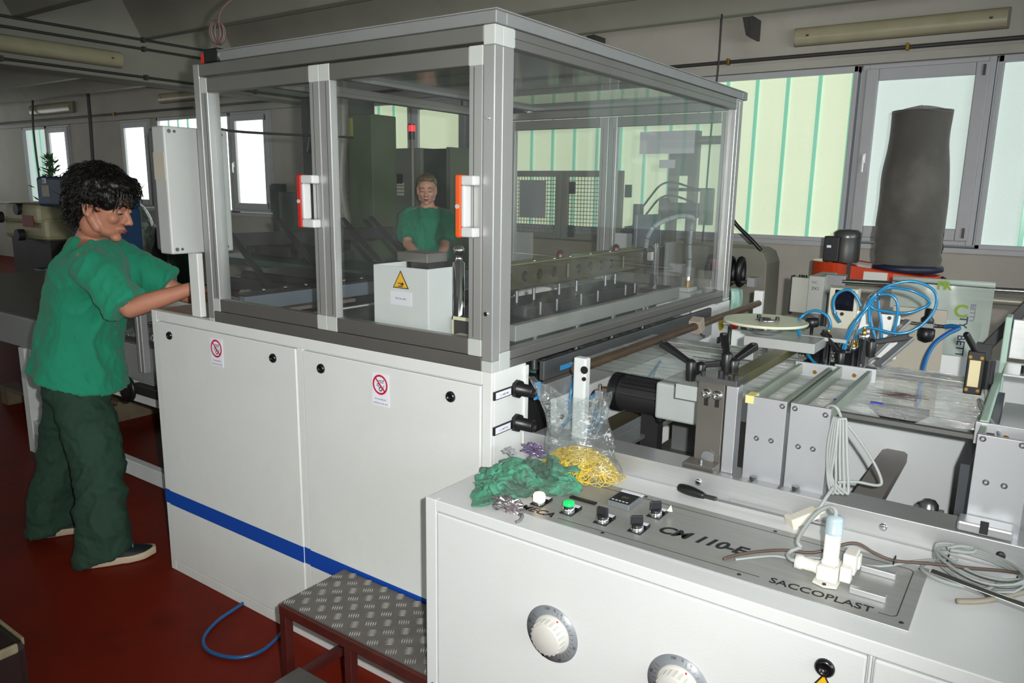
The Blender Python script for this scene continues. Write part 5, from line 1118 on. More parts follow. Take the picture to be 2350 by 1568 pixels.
# bundle of blue hoses with a chrome spring hook
Y8 = 0.80
for lb, P in (('big blue hose loop sweeping furthest right over the printed film', [(0.738, Y8, 1.158), (0.742, Y8, 1.175), (0.77, Y8, 1.20), (0.85, Y8, 1.192), (0.90, Y8+0.01, 1.215), (0.933, Y8+0.02, 1.27), (0.925, Y8+0.02, 1.32), (0.870, Y8+0.01, 1.343), (0.81, Y8, 1.325), (0.785, Y8, 1.30)]),
              ('middle blue hose loop crossing left to right above the cylinders', [(0.77, Y8+0.02, 1.21), (0.765, Y8+0.02, 1.26), (0.785, Y8+0.02, 1.252), (0.86, Y8+0.02, 1.25), (0.905, Y8+0.03, 1.27), (0.915, Y8+0.03, 1.29), (0.87, Y8+0.02, 1.315), (0.81, Y8+0.02, 1.318), (0.785, Y8, 1.30)]),
              ('blue hose rising from the middle base into the spring hook', [(0.713, Y8-0.01, 1.10), (0.712, Y8-0.01, 1.14), (0.728, Y8-0.01, 1.20), (0.755, Y8, 1.25), (0.775, Y8, 1.29), (0.80, Y8+0.01, 1.318)]),
              ('second blue hose rising beside the first into the hook', [(0.718, Y8-0.015, 1.10), (0.719, Y8-0.015, 1.15), (0.738, Y8-0.015, 1.21), (0.765, Y8, 1.26), (0.784, Y8, 1.295)]),
              ('left blue hose loop hanging in front of the white disc', [(0.655, Y8, 1.172), (0.662, Y8, 1.183), (0.668, Y8, 1.195), (0.655, Y8, 1.222), (0.620, Y8, 1.235), (0.585, Y8, 1.215), (0.578, Y8-0.02, 1.185), (0.61, Y8-0.06, 1.135), (0.65, Y8-0.10, 1.10), (0.69, Y8-0.13, 1.090)]),
              ('blue hose loop at upper left before the dark control screen', [(0.74, Y8+0.03, 1.255), (0.725, Y8+0.03, 1.285), (0.70, Y8+0.03, 1.302), (0.672, Y8+0.03, 1.288), (0.663, Y8+0.03, 1.26), (0.672, Y8+0.03, 1.225), (0.69, Y8+0.02, 1.205)]),
              ('blue hose arching down from the hook to the right', [(0.785, Y8+0.01, 1.298), (0.815, Y8+0.01, 1.30), (0.835, Y8+0.01, 1.285), (0.842, Y8+0.01, 1.25), (0.838, Y8+0.01, 1.19)]),
              ('blue hose hanging straight down under the hook', [(0.785, Y8+0.03, 1.285), (0.79, Y8+0.03, 1.25), (0.80, Y8+0.03, 1.21), (0.805, Y8+0.03, 1.165)]),
              ('twisted blue hose hanging under the hook, nearest the cylinder', [(0.772, Y8+0.03, 1.27), (0.768, Y8+0.03, 1.235), (0.776, Y8+0.03, 1.20), (0.79, Y8+0.03, 1.165)])):
    tag(Tb('blue_air_hose', smooth_path(P, 8), 0.0042, M_TUBE, n=10), lb, 'hose')
hk = thing('spring_hook', 'chrome wire hook gathering the blue hoses', 'hook', (0.72, 0.80, 1.10))
hk_ = MB(); hk_.tube(smooth_path([(0.726, 0.79, 1.105), (0.745, 0.795, 1.20), (0.755, 0.80, 1.26), (0.764, 0.80, 1.29), (0.778, 0.80, 1.305), (0.79, 0.80, 1.298), (0.79, 0.81, 1.284), (0.778, 0.81, 1.280), (0.77, 0.80, 1.292), (0.782, 0.79, 1.303)], 8), 0.0022, 8); hk_.obj('wire', M_CHROME, hk)
# electronics frame, white bracket plates, clear tubes
fp = thing('control_unit', 'small cream control unit with black screen behind the blue hoses', 'control unit', (0.65, 1.0, 1.06))
MB().box((0.612, 1.0, 1.076), (0.697, 1.05, 1.285)).obj('unit_frame', mat('cream_frame', '#b9b8a8', 0.5), fp, bevel=0.004)
MB().box((0.630, 0.996, 1.215), (0.688, 1.0, 1.28)).obj('screen', mat('black_screen', '#0e0e1c', 0.15), fp)
for x in (0.636, 0.656): MB().cyl((x, 1.0, 1.203), (x, 0.998, 1.203), 0.006, n=12).obj('socket', M_BLACK, fp)
bp_ = thing('bracket_plate', 'white bracket plates standing behind the blue hoses', 'bracket', (0.8, 1.0, 1.06))
MB().box((0.767, 1.0, 1.076), (0.825, 1.006, 1.215)).obj('plate', M_WHITE, bp_, bevel=0.002); MB().box((0.695, 1.02, 1.076), (0.74, 1.026, 1.215)).obj('plate', M_WHITE, bp_, bevel=0.002); MB().cyl((0.795, 1.0, 1.205), (0.795, 0.998, 1.205), 0.006, n=10).obj('screw', M_DARK, bp_)
MB().beam((0.765, 0.86, 1.085), (0.845, 1.02, 1.20), 0.02, 0.01).obj('strut', M_ZINC, bp_, bevel=0.001); MB().beam((0.80, 0.86, 1.08), (0.86, 1.0, 1.15), 0.024, 0.012).obj('strut', M_ZINC, bp_, bevel=0.001)

# pressure regulator and its hose in front of the hanging film
pr_ = thing('pressure_regulator', 'black air pressure regulator bowl with chrome fitting before the printed film', 'regulator', (0.85, 1.5, 1.05))
MB().lathe((0.848, 1.5, 1.055), (0,0,1), [(0.004,0),(0.024,0.008),(0.029,0.025),(0.028,0.05),(0.02,0.055)], 20).obj('bowl', M_BLACK, pr_)
MB().box((0.83, 1.48, 1.11), (0.872, 1.52, 1.13)).obj('body', M_STEEL, pr_, bevel=0.003)
MB().lathe((0.846, 1.5, 1.13), (0.1,0,1), [(0.02,0),(0.022,0.012),(0.013,0.022),(0.015,0.045),(0.012,0.05)], 16).obj('knob', M_BLACK, pr_)
Cy('outlet', (0.872, 1.5, 1.12), (0.905, 1.49, 1.122), 0.007, M_CHROME, pr_); Cy('inlet_pipe', (0.83, 1.5, 1.12), (0.76, 1.5, 1.125), 0.006, M_CHROME, pr_)
tag(Tb('blue_air_hose', smooth_path([(0.905, 1.49, 1.122), (0.93, 1.48, 1.128), (0.95, 1.47, 1.125), (0.925, 1.44, 1.11), (0.89, 1.40, 1.075), (0.873, 1.36, 1.03), (0.87, 1.32, 0.97), (0.87, 1.30, 0.85), (0.87, 1.3, 0.605)], 8), 0.008, mat('dark_blue_hose', '#1f5f9a', 0.35)), 'thick dark blue hose from the regulator down into the trough', 'hose')
wp = thing('wall_panel_sheet', 'beige machine side panel behind the pressure regulator', 'panel', (0.83, 1.56, 0.6))
MB().box((0.72, 1.56, 0.605), (0.90, 1.575, 1.17)).obj('panel', mat('beige_panel', '#aaa596', 0.6, 0, 0.04), wp)
# light sensor head and right-hand frame
sn = thing('light_sensor', 'black clamp with a cream reflector standing at the right of the web', 'sensor', (1.06, 0.7, 1.07))
MB().box((1.034, 0.69, 1.070), (1.075, 0.715, 1.185)).obj('clamp_body', M_BLACK, sn, bevel=0.003)
MB().box((1.041, 0.686, 1.092), (1.066, 0.690, 1.162)).obj('reflector', mat('cream_reflector', '#d8cba0', 0.35), sn)
for z in (1.083, 1.170):
    for x in (1.041, 1.067): MB().cyl((x, 0.69, z), (x, 0.686, z), 0.0045, n=10).obj('brass_screw', M_BRASS, sn)
MB().beam((1.05, 0.70, 1.185), (1.025, 0.66, 1.235), 0.014, 0.014).obj('clamp_lever_arm', M_BLACK, sn, bevel=0.004)
MB().cyl((1.084, 0.70, 1.09), (1.084, 0.70, 1.165), 0.014, n=14).obj('sensor_barrel', M_BLACK, sn)
tag(MB().tube(smooth_path([(1.084, 0.70, 1.09), (1.09, 0.66, 1.06), (1.075, 0.62, 1.075), (1.09, 0.50, 1.08), (1.12, 0.36, 1.085), (1.14, 0.24, 1.09)]), 0.004, 6).obj('sensor_cable', M_GCABLE), 'thin grey sensor cable running forward along the right frame', 'cable')
gf = thing('green_side_frame', 'pale green machine frame with bright aluminium plates at the right edge', 'machine frame', (1.2, 0.8, 0.96))
M_PGREEN = mat('pale_green_paint', '#a9c4b6', 0.45, 0, 0.03)
MB().box((1.095, 0.30, 1.06), (1.112, 0.86, 1.105)).obj('side_beam', M_PGREEN, gf, bevel=0.003); MB().box((1.100, 0.86, 1.00), (1.115, 0.93, 1.26)).obj('side_post', M_PGREEN, gf, bevel=0.003)
MB().box((1.115, 0.70, 1.128), (1.5, 0.86, 1.135)).obj('top_plate', M_ALU, gf, bevel=0.002); MB().box((1.13, 0.30, 1.06), (1.5, 0.68, 1.066)).obj('bed_plate', M_ALU, gf); MB().box((1.118, 0.90, 1.14), (1.5, 0.91, 1.25)).obj('upright_sheet', M_ALU, gf, bevel=0.002)
MB().box((1.113, 0.28, 1.03), (1.127, 0.70, 1.085)).obj('dark_rail', mat('dark_violet_rail', '#3a3646', 0.4), gf)
for x in (1.16, 1.21): MB().cyl((x, 0.74, 1.135), (x, 0.74, 1.155), 0.008, n=8).obj('stud', M_DARK, gf)
MB().box((1.10, 0.34, 0.97), (1.5, 0.86, 0.985)).obj('lower_plate', M_ALU, gf)
sp = thing('diagonal_strut', 'dark diagonal steel strut at the far right, leaning to the back', 'strut', (1.06, 1.65, 1.0))
MB().beam((1.02, 1.66, 1.02), (1.30, 1.66, 1.46), 0.02, 0.035).obj('strut_tube', M_DARK, sp, bevel=0.003)
MB().box((1.0, 1.64, 0.99), (1.05, 1.68, 1.05)).obj('strut_foot', M_DARK, sp)

# ================================================================ UNWINDER WITH PRINTED FILM
uw = thing('unwind_stand', 'unwind stand with two horizontal steel rollers at the right', 'roller stand', (0.8, 2.25, 0))
Cy('roller', (0.405, 2.2, 1.181), (1.6, 2.2, 1.206), 0.013, M_CHROME, uw); Cy('roller', (0.355, 2.2, 1.147), (1.6, 2.2, 1.152), 0.017, mat('grey_roller', '#8b897e', 0.4, 0.3), uw)
MB().box((0.33, 2.19, 1.12), (0.42, 2.23, 1.21)).obj('roller_bracket', M_STEEL, uw, bevel=0.003)
MB().box((0.34, 2.235, 0), (0.40, 2.29, 1.2)).obj('stand_leg', M_TROUGH, uw); MB().box((1.55, 2.19, 0), (1.6, 2.29, 1.2)).obj('stand_leg', M_TROUGH, uw)
cbx = thing('roller_control_box', 'grey double control box with marker writing at the left end of the rollers', 'control box', (0.28, 2.2, 1.0))
MB().box((0.178, 2.185, 1.015), (0.265, 2.26, 1.185)).obj('left_box', mat('greybox', '#a7a89f', 0.5, 0, 0.04), cbx, bevel=0.003); MB().box((0.265, 2.15, 1.02), (0.335, 2.40, 1.20)).obj('right_box', mat('greybox2', '#9b9d97', 0.5, 0, 0.04), cbx, bevel=0.003)
MB().box((0.170, 2.19, 1.0), (0.176, 2.25, 1.19)).obj('back_plate', M_DARK, cbx)
text_obj('marker_writing', '3X1', 0.022, (0.280, 2.149, 1.135), (1,0,0), (0,0,1), M_INK, cbx, 0.0002); text_obj('marker_writing', 'NC', 0.018, (0.280, 2.149, 1.165), (1,0,0), (0,0,1), M_INK2, cbx, 0.0002)
for x in (0.215, 0.235): MB().cyl((x, 2.2, 1.185), (x, 2.2, 1.197), 0.009, n=10).obj('connector', M_BLACK, cbx)
MB().box((0.24, 2.3, 0.0), (0.29, 2.35, 1.02)).obj('box_post', M_TROUGH, cbx)
M_PFILM = clear_mat('milky_printed_film', (0.82, 0.88, 0.84), 0.08, 0.10, 0.62, (0.55, 0.63, 0.58), streak=(1,1,1), bump=0.3, bscale=4, hz0=0.1, hz1=0.35)
def hang(x0, x1, z0, z1, y):
    q = MB(); q.grid(lambda u, v: (x0+u*(x1-x0), y+0.01*math.sin(u*7+v*3)+0.02*v, z0+v*(z1-z0)), 14, 14); return q
pf = thing('printed_film', 'milky film printed with green and black lettering hanging from the rollers', 'film', (0.8, 2.16, 0.7))
hang(0.62, 1.01, 0.70, 1.20, 2.15).obj('film_sheet', M_PFILM, pf); hang(0.80, 0.985, 0.72, 1.06, 2.10).obj('film_fold', M_PFILM, pf)
MB().tube([(0.62, 2.18, 1.215), (1.01, 2.18, 1.215)], 0.012, 10).obj('film_bend', M_PFILM, pf)
M_GRPR = mat('green_print', '#7d9a2c', 0.6)
M_BKPR = mat('black_print', '#27344a', 0.6)
text_obj('film_lettering', 'BETTY', 0.042, (0.905, 2.085, 1.005), (0,0,-1), (1,0,0), M_BKPR, pf, 0.0002, bold=0.0006)
text_obj('film_lettering', 'BETTY', 0.028, (0.935, 2.13, 1.135), (0,0,-1), (1,0,0), mat('violet_print', '#6a6a86', 0.6), pf, 0.0002)
text_obj('film_lettering', 'BETTY', 0.040, (0.70, 2.14, 1.10), (0,0,-1), (1,0,0), M_BKPR, pf, 0.0002)
text_obj('film_lettering', 'TY', 0.042, (0.905, 2.085, 1.085), (0,0,-1), (1,0,0), M_BKPR, pf, 0.0002, bold=0.0006)
text_obj('green_lettering', 'C', 0.075, (0.875, 2.128, 1.075), (1,0,0), (0,0,1), M_GRPR, pf, 0.0002, bold=0.002)
text_obj('green_lettering', 'FR', 0.05, (0.80, 2.135, 1.185), (1,0,0.02), (0,0,1), M_GRPR, pf, 0.0002, bold=0.002)

# ================================================================ DUST BLOWER
bl_ = thing('dust_blower', 'orange dust extraction blower with a tall dark filter bag by the window', 'dust extractor', (0.35, 3.5, 0))
M_ORNG = mat('orange_enamel', '#c23a10', 0.3, 0, 0.08, 6, coat=0.3)
case = MB(); pts_ = []
for k in range(21): a = PI/2+PI*k/20; pts_.append((0.14+0.19*math.cos(a), 3.52+0.19*math.sin(a), 1.075))
pts_ += [(0.45, 3.33, 1.035), (0.62, 3.36, 1.02)]
for k in range(9): a = -PI/2+PI*k/8; pts_.append((0.60+0.085*math.cos(a), 3.54+0.17*math.sin(a), 1.025))
case.prism(pts_, (0,0,0.095)); case.obj('casing', M_ORNG, bl_, bevel=0.012)
MB().box((0.195, 3.31, 1.07), (0.215, 3.335, 1.175)).obj('casing_strap', M_INDK, bl_)
MB().box((0.29, 3.322, 1.065), (0.42, 3.33, 1.13)).obj('rating_plate', mat('rating_plate', '#c9ccc6', 0.4), bl_)
MB().lathe((0.14, 3.52, 1.165), (0,0,1), [(0.075,0),(0.08,0.02),(0.08,0.15),(0.07,0.165)], 28).obj('motor', mat('motor_grey', '#4c4d4c', 0.45, 0.3), bl_)
MB().lathe((0.14, 3.52, 1.315), (0,0,1), [(0.082,0),(0.084,0.03),(0.06,0.05),(0.01,0.052)], 28).obj('fan_cowl', mat('cowl_grey', '#5c5e5c', 0.3, 0.5), bl_)
tb_ = MB().box((0.03, 3.40, 1.168), (0.12, 3.47, 1.325)).obj('terminal_box', M_BLACK, bl_, bevel=0.006); MB().box((0.05, 3.398, 1.255), (0.075, 3.40, 1.27)).obj('terminal_label', M_PAPER, tb_)
def bagf(u, v):
    a = 2*PI*u; t = v
    z = 1.165+0.90*t; r = 0.168+0.012*math.sin(t*5)+0.012*mnoise.noise(Vector((math.cos(a)*1.5, math.sin(a)*1.5, t*4)))
    if t < 0.22: r += 0.022*(1-t/0.22)*math.cos(3*a+1)+0.012*mnoise.noise(Vector((a*2, t*20, 1)))
    cx = 0.482-0.014*t; cy = 3.55
    return (cx+r*math.cos(a)*(1+0.05*(1-t)), cy+r*math.sin(a)*0.9, z)
bb = MB(); bb.grid(bagf, 56, 60)
bb.obj('filter_bag', mat('dusty_grey_filter_cloth', '#4f4d48', 0.85, 0, 0.2, 3, 0.3, 25, dirt='#77756c', dscale=2.5, damt=0.5, sheen=0.3), bl_, weld=True, solid=0.003)
tp = MB(); tp.grid(lambda u, v: (0.468+0.168*(v*math.cos(2*PI*u)), 3.55+0.15*(v*math.sin(2*PI*u)), 2.055+0.035*(1-v*v)+0.006*math.sin(6*u*PI)), 40, 8); tp.obj('bag_top', mat('dusty_grey_filter_cloth', '#4f4d48', 0.85), bl_, weld=True)
MB().lathe((0.488, 3.55, 1.128), (0,0,1), [(0.165,0),(0.195,0.01),(0.195,0.035),(0.18,0.045)], 40, cap=False).obj('bag_ring', mat('dark_blue_ring', '#20263c', 0.5), bl_)
for x, y in ((0.05, 3.42), (0.05, 3.64), (0.60, 3.42), (0.60, 3.64)): Cy('leg', (x, y, 0), (x, y, 1.03), 0.02, M_INDK, bl_)
MB().tube(smooth_path([(0.66, 3.52, 1.08), (0.70, 3.52, 1.04), (0.70, 3.52, 0.9), (0.69, 3.52, 0.5)]), 0.045, 16).obj('outlet_hose', M_BLACK, bl_)

# cable reel machine at the wall beyond the guard corner
cr = thing('coil_cabinet', 'grey cabinet with black coils beyond the far guard corner', 'cabinet', (-0.55, 3.5, 0))
P = [(-1.0, 3.5, 0), (-0.34, 3.5, 0), (-0.335, 3.5, 0.9), (-0.34, 3.5, 1.12), (-0.37, 3.5, 1.19), (-0.42, 3.5, 1.215), (-1.0, 3.5, 1.215)]
MB().prism(P, (0, 0.3, 0)).obj('cabinet', mat('olive_grey_cabinet', '#7b7a6e', 0.6, 0, 0.06), cr, bevel=0.006)
for k in range(4): MB().tube([(-0.70+0.07*k, 3.44+0.05*math.cos(a), 1.06+0.085*math.sin(a)) for a in [2*PI*i/20 for i in range(20)]], 0.022, 8, True).obj('black_coil', M_BLACK, cr)
Cy('coil_bar', (-0.80, 3.44, 0.96), (-0.42, 3.42, 1.0), 0.012, M_STEEL, cr); MB().box((-0.43, 3.40, 0.97), (-0.38, 3.5, 1.03)).obj('bar_bracket', M_PLGREY, cr)
tag(Tb('slanting_cable', smooth_path([(-0.63, 3.48, 1.43), (-0.60, 3.48, 1.42), (-0.55, 3.49, 1.36), (-0.45, 3.5, 1.27), (-0.385, 3.51, 1.205)]), 0.013, M_BLACK), 'black cable slanting down in front of the far window', 'cable')
pb_ = MB(); pb_.grid(lambda u, v: (-0.02+0.055*u+0.006*math.sin(v*9), 1.90+0.012*math.sin(u*6+v*5), 0.86+0.28*v), 8, 16)
tag(pb_.obj('hanging_film_strip', mat('pale_green_film', '#8fb5a8', 0.35, 0, 0.15, 8, dirt='#4e8a2e', dscale=6, damt=0.8), solid=0.001), 'pale green film strip hanging behind the guard corner', 'film')
nt_ = thing('rear_film_roll', 'roll of pale green film lying low behind the brown rod', 'roll', (0.3, 1.75, 0.9))
MB().box((0.15, 1.7, 0.0), (0.42, 1.92, 0.86)).obj('roll_base', M_INDK, nt_); Cy('roll', (0.15, 1.82, 0.93), (0.42, 1.82, 0.93), 0.07, mat('pale_green_film', '#8fb5a8', 0.35), nt_)

# ================================================================ MACHINES SEEN THROUGH THE GUARD
M_CAGE = mat('cage_grey_paint', '#77786e', 0.5, 0.2)
def cage(x0, x1, label, gap_panel=False, y=4.0, z0=1.17, z1=1.74):
    t = thing('mesh_guard', label, 'guard', ((x0+x1)/2, y, z0))
    for n_, a, b in (('frame_bar', (x0, y-0.02, z0), (x0+0.05, y+0.02, z1)), ('frame_bar', (x1-0.05, y-0.02, z0), (x1, y+0.02, z1)), ('frame_bar', (x0+0.05, y-0.02, z0), (x1-0.05, y+0.02, z0+0.05)), ('frame_bar', (x0+0.05, y-0.02, z1-0.05), (x1-0.05, y+0.02, z1))):
        MB().box(a, b).obj(n_, M_CAGE, t, bevel=0.003)
    m_ = MB(); n = int((x1-x0-0.1)/0.03)
    for i in range(1, n): x = x0+0.05+i*(x1-x0-0.1)/n; m_.cyl((x, y, z0+0.05), (x, y, z1-0.05), 0.003, n=5, caps=False)
    k = int((z1-z0-0.1)/0.03)
    for i in range(1, k): z = z0+0.05+i*(z1-z0-0.1)/k; m_.cyl((x0+0.05, y, z), (x1-0.05, y, z), 0.003, n=5, caps=False)
    o = m_.obj('wire_mesh', M_CAGE, t); o['kind'] = 'stuff'
    return t
cage(-2.78, -2.26, 'grey wire mesh guard door, left one seen through the end glass'); c2 = cage(-2.24, -1.68, 'grey wire mesh guard door, right one behind the centre post')
for x, z in ((-2.14, 1.60), (-2.14, 1.24), (-1.62, 1.58)): MB().box((x-0.03, 3.97, z-0.05), (x+0.03, 3.985, z+0.05)).obj('hinge', M_BLACK, c2, bevel=0.004)
tag(MB().box((-2.66, 3.955, 1.34), (-2.39, 3.96, 1.655)).obj('hung_sheet', mat('grey_sheet', '#8b8f92', 0.6)), 'grey sheet hung inside the left mesh guard', 'sheet')
om = thing('beige_machine', 'beige machine base below the mesh guards behind the enclosure', 'machine', (-2.2, 4.1, 0))
MB().box((-3.0, 3.86, 0.0), (-0.7, 4.6, 1.168)).obj('base', mat('beige_brown_panel', '#7c7460', 0.6, 0, 0.08, 3, dirt='#5a5446', dscale=3, damt=0.4), om, bevel=0.005)
MB().box((-2.64, 3.83, 0.90), (-2.44, 3.86, 1.22)).obj('white_box', mat('pale_box', '#a9a9a4', 0.5), om, bevel=0.004); MB().box((-1.69, 3.80, 1.10), (-1.50, 3.93, 1.255)).obj('white_box', M_WHITE2, om, bevel=0.004); MB().box((-1.36, 3.80, 1.0), (-1.24, 3.86, 1.285)).obj('blue_grey_cover', mat('blue_grey_cover', '#5e666c', 0.35, 0.3), om, bevel=0.004)
dm = thing('frame_machine', 'tall dark two-legged steel frame with a plate head behind the rear pane', 'machine', (-1.15, 4.0, 1.168))
for x in (-1.25, -1.09): MB().box((x-0.035, 3.97, 1.168), (x+0.035, 4.03, 2.03)).obj('frame_leg', M_CAGE, dm, bevel=0.003)
MB().box((-1.26, 3.955, 1.70), (-1.05, 3.97, 2.02)).obj('head_plate', mat('dark_grey_plate', '#5b605c', 0.5), dm, bevel=0.003); MB().box((-1.27, 3.96, 1.585), (-0.92, 4.0, 1.61)).obj('cross_bar', M_DARK, dm); MB().box((-1.05, 3.99, 1.93), (-0.85, 4.02, 1.99)).obj('side_arm', M_CAGE, dm)
MB().lathe((-1.33, 3.93, 1.45), (0.9,0.4,0), [(0.08,0),(0.085,0.02),(0.085,0.07),(0.05,0.09)], 20).obj('wheel', mat('brown_wheel', '#4a4038', 0.5), dm); MB().box((-1.22, 3.9, 1.39), (-1.0, 3.96, 1.50)).obj('gearbox', M_BLACK, dm, bevel=0.01); MB().box((-0.99, 3.9, 1.34), (-0.90, 3.96, 1.6)).obj('side_box', M_CAGE, dm)
pc_ = thing('standing_cylinder', 'black upright cylinder on a round base behind the rear pane', 'cylinder', (-1.52, 3.98, 1.168))
MB().lathe((-1.525, 3.98, 1.17), (0,0,1), [(0.14,0),(0.14,0.10),(0.10,0.125),(0.12,0.13),(0.05,0.14),(0.042,0.15),(0.042,0.31)], 24).obj('cylinder_body', M_DARK, pc_)
for z, e in ((1.43, 1.66), (1.33, 1.56)): tag(Tb('thin_hose', smooth_path([(-1.50, 3.96, z), (-1.42, 3.95, z+0.10), (-1.33, 3.95, e-0.03), (-1.22, 3.95, e-0.01), (-1.05, 3.95, e-0.06)]), 0.008, M_BLACK), 'thin dark hose from the upright cylinder to the frame, %s one' % ('upper' if z > 1.4 else 'lower'), 'hose')
# electrical cabinet with a red signal tower
ec = thing('electrical_cabinet', 'grey electrical cabinet with open dark green right side behind the second worker', 'cabinet', (-4.4, 4.4, 0))
M_ECG = mat('grey_green_cabinet', '#6d7468', 0.5, 0, 0.05)
MB().box((-4.94, 4.35, 0), (-4.16, 4.75, 1.98)).obj('cabinet_body', M_ECG, ec, bevel=0.008); MB().box((-4.155, 4.38, 0.1), (-3.82, 4.75, 1.97)).obj('side_panel', mat('dark_green_side', '#2c3a36', 0.5), ec, bevel=0.006); MB().box((-3.82, 4.34, 0.05), (-3.77, 4.75, 1.98)).obj('edge_frame', M_ECG, ec)
kb_ = MB()
for i in range(5):
    for j in range(4): kb_.box((-4.62+i*0.045, 4.342, 1.50+j*0.035), (-4.585+i*0.045, 4.349, 1.525+j*0.035))
o = kb_.obj('button_field', mat('pale_buttons', '#c9cbb4', 0.4), ec); o['kind'] = 'stuff'
MB().box((-4.53, 4.342, 1.62), (-4.42, 4.349, 1.72)).obj('dark_screen', M_BLACK, ec)
stt = thing('signal_tower', 'signal tower with glowing red lamp on a thin grey pole', 'signal light', (-4.25, 4.30, 1.0))
Cy('pole', (-4.235, 4.30, 0.0), (-4.235, 4.30, 2.06), 0.022, M_CAGE, stt); Cy('black_segment', (-4.24, 4.30, 2.06), (-4.24, 4.30, 2.14), 0.032, M_BLACK, stt)
Cy('red_lamp', (-4.24, 4.30, 2.14), (-4.24, 4.30, 2.20), 0.034, mat('lit_red_lens', '#d01820', 0.3, emit='#ff2030', estr=1.6), stt); Cy('cap', (-4.24, 4.30, 2.20), (-4.24, 4.30, 2.215), 0.036, M_BLACK, stt)
# tall dark machine with hood between the left doors
td = thing('tall_machine', 'tall dark green machine with ducts seen through the guard doors', 'machine', (-5.2, 3.6, 0))
M_DKG = mat('dark_green_machine', '#2f3a34', 0.5, 0, 0.12, 3)
MB().box((-5.35, 3.55, 0), (-4.75, 4.1, 1.05)).obj('base', M_DKG, td, bevel=0.01); MB().box((-5.10, 3.6, 1.45), (-4.45, 4.0, 2.45)).obj('upper_body', M_DKG, td, bevel=0.02)
MB().box((-5.37, 3.50, 0.98), (-4.78, 3.58, 1.52)).obj('screen_panel', mat('blue_grey_panel', '#66716c', 0.5), td, bevel=0.01); MB().box((-5.42, 3.46, 0.55), (-5.36, 3.60, 1.60)).obj('panel_edge', M_DKG, td); MB().box((-4.45, 3.62, 0), (-4.12, 3.95, 2.25)).obj('green_panel', mat('faded_green_panel', '#4d5c44', 0.6), td, bevel=0.01)
MB().tube(smooth_path([(-4.42, 3.55, 2.6), (-4.40, 3.52, 2.1), (-4.42, 3.5, 1.6), (-4.35, 3.5, 1.2)]), 0.05, 12).obj('duct', M_CAGE, td); MB().tube(smooth_path([(-4.75, 3.5, 2.5), (-4.72, 3.48, 2.2), (-4.78, 3.48, 1.9)]), 0.06, 12).obj('duct', M_DARK, td); Cy('support', (-4.8, 3.8, 1.05), (-4.8, 3.8, 1.46), 0.1, M_DKG, td)
MB().box((-4.47, 3.60, 2.05), (-4.37, 3.62, 2.22)).obj('yellow_label', mat('olive_label', '#8f8c48', 0.6), td)
wk = thing('work_table', 'long low work table with dark parts behind the conveyor', 'table', (-3.4, 2.75, 0))
MB().box((-4.9, 2.35, 0.92), (-1.9, 2.92, 0.97)).obj('table_top', mat('green_bench_top', '#3c5248', 0.5), wk, bevel=0.004)
for x in (-4.8, -3.4, -2.0):
    for y in (2.4, 2.87): MB().box((x-0.025, y-0.025, 0), (x+0.025, y+0.025, 0.92)).obj('table_leg', M_CAGE, wk)
for x0, x1, z1, m_, lb in ((-4.7, -4.1, 1.08, M_INDK, 'dark motor block on the work table, leftmost'), (-4.0, -3.55, 1.06, M_DKG, 'dark green part on the work table beside the leftmost block'), (-2.85, -2.45, 1.06, M_INDK, 'dark part on the work table by the second worker')):
    p = thing('machine_part', lb, 'machine part', ((x0+x1)/2, 2.7, 0.97)); MB().box((x0, 2.6, 0.971), (x1, 2.85, z1)).obj('part_body', m_, p, bevel=0.015); MB().cyl((x0+0.1, 2.6, 1.02), (x0+0.1, 2.56, 1.02), 0.04, n=14).obj('part_flange', M_DARK, p)

# ================================================================ LEFT: CONVEYOR AND OLD MACHINES
M_CONV = mat('grey_conveyor_paint', '#8d9090', 0.45, 0, 0.05, 3)
cv = thing('outfeed_conveyor', 'long grey outfeed conveyor table behind the worker at the left', 'conveyor', (-3.2, 0.9, 0))
MB().box((-6.2, 0.30, 0.635), (-1.67, 0.33, 0.815)).obj('side_rail', M_CONV, cv, bevel=0.004); MB().box((-6.2, 1.55, 0.635), (-1.67, 1.58, 0.815)).obj('side_rail', M_CONV, cv, bevel=0.004)
MB().box((-6.2, 0.33, 0.77), (-1.67, 1.55, 0.80)).obj('belt_top', mat('grey_worn_belt', '#6b6a64', 0.35, 0.1, 0.1, 3), cv)
for x in (-3.62, -5.6):
    for y in (0.32, 1.56): MB().box((x-0.035, y-0.035, 0), (x+0.035, y+0.035, 0.635)).obj('leg', M_WHITE2, cv, bevel=0.003)
MB().box((-3.62, 0.29, 0.12), (-1.67, 0.33, 0.20)).obj('lower_rail', M_WHITE2, cv, bevel=0.003); MB().box((-3.62, 0.35, 0.10), (-3.30, 0.62, 0.17)).obj('lower_rail', M_WHITE2, cv, bevel=0.003); MB().box((-3.58, 0.31, 0.52), (-1.67, 0.335, 0.63)).obj('mid_rail', M_WHITE2, cv)
MB().lathe((-2.40, 0.27, 0.60), (0,-1,0), [(0.02,-0.03),(0.02,0.0),(0.062,0.003),(0.066,0.012),(0.062,0.022),(0.03,0.024)], 28).obj('hand_wheel', M_BLACK, cv); MB().box((-2.36, 0.26, 0.585), (-2.1, 0.30, 0.635)).obj('gear_unit', M_INDK, cv, bevel=0.006)
bf_ = MB(); bf_.grid(lambda u, v: (-2.75+u*0.55, 0.40+v*0.5, 0.815+0.10*max(0, math.sin(PI*u)*math.sin(PI*v))**0.5*(0.8+0.5*mnoise.noise(Vector((u*5, v*5, 2))))), 40, 40)
tag(bf_.obj('bagged_product', clear_mat('bag_stack_film', (0.7,0.75,0.78), 0.25, 0.08, 0.7, (0.3,0.33,0.36), streak=(6,6,6), bump=1.5, bscale=2)), 'shiny crumpled plastic bags lying on the conveyor beside the worker', 'bag')
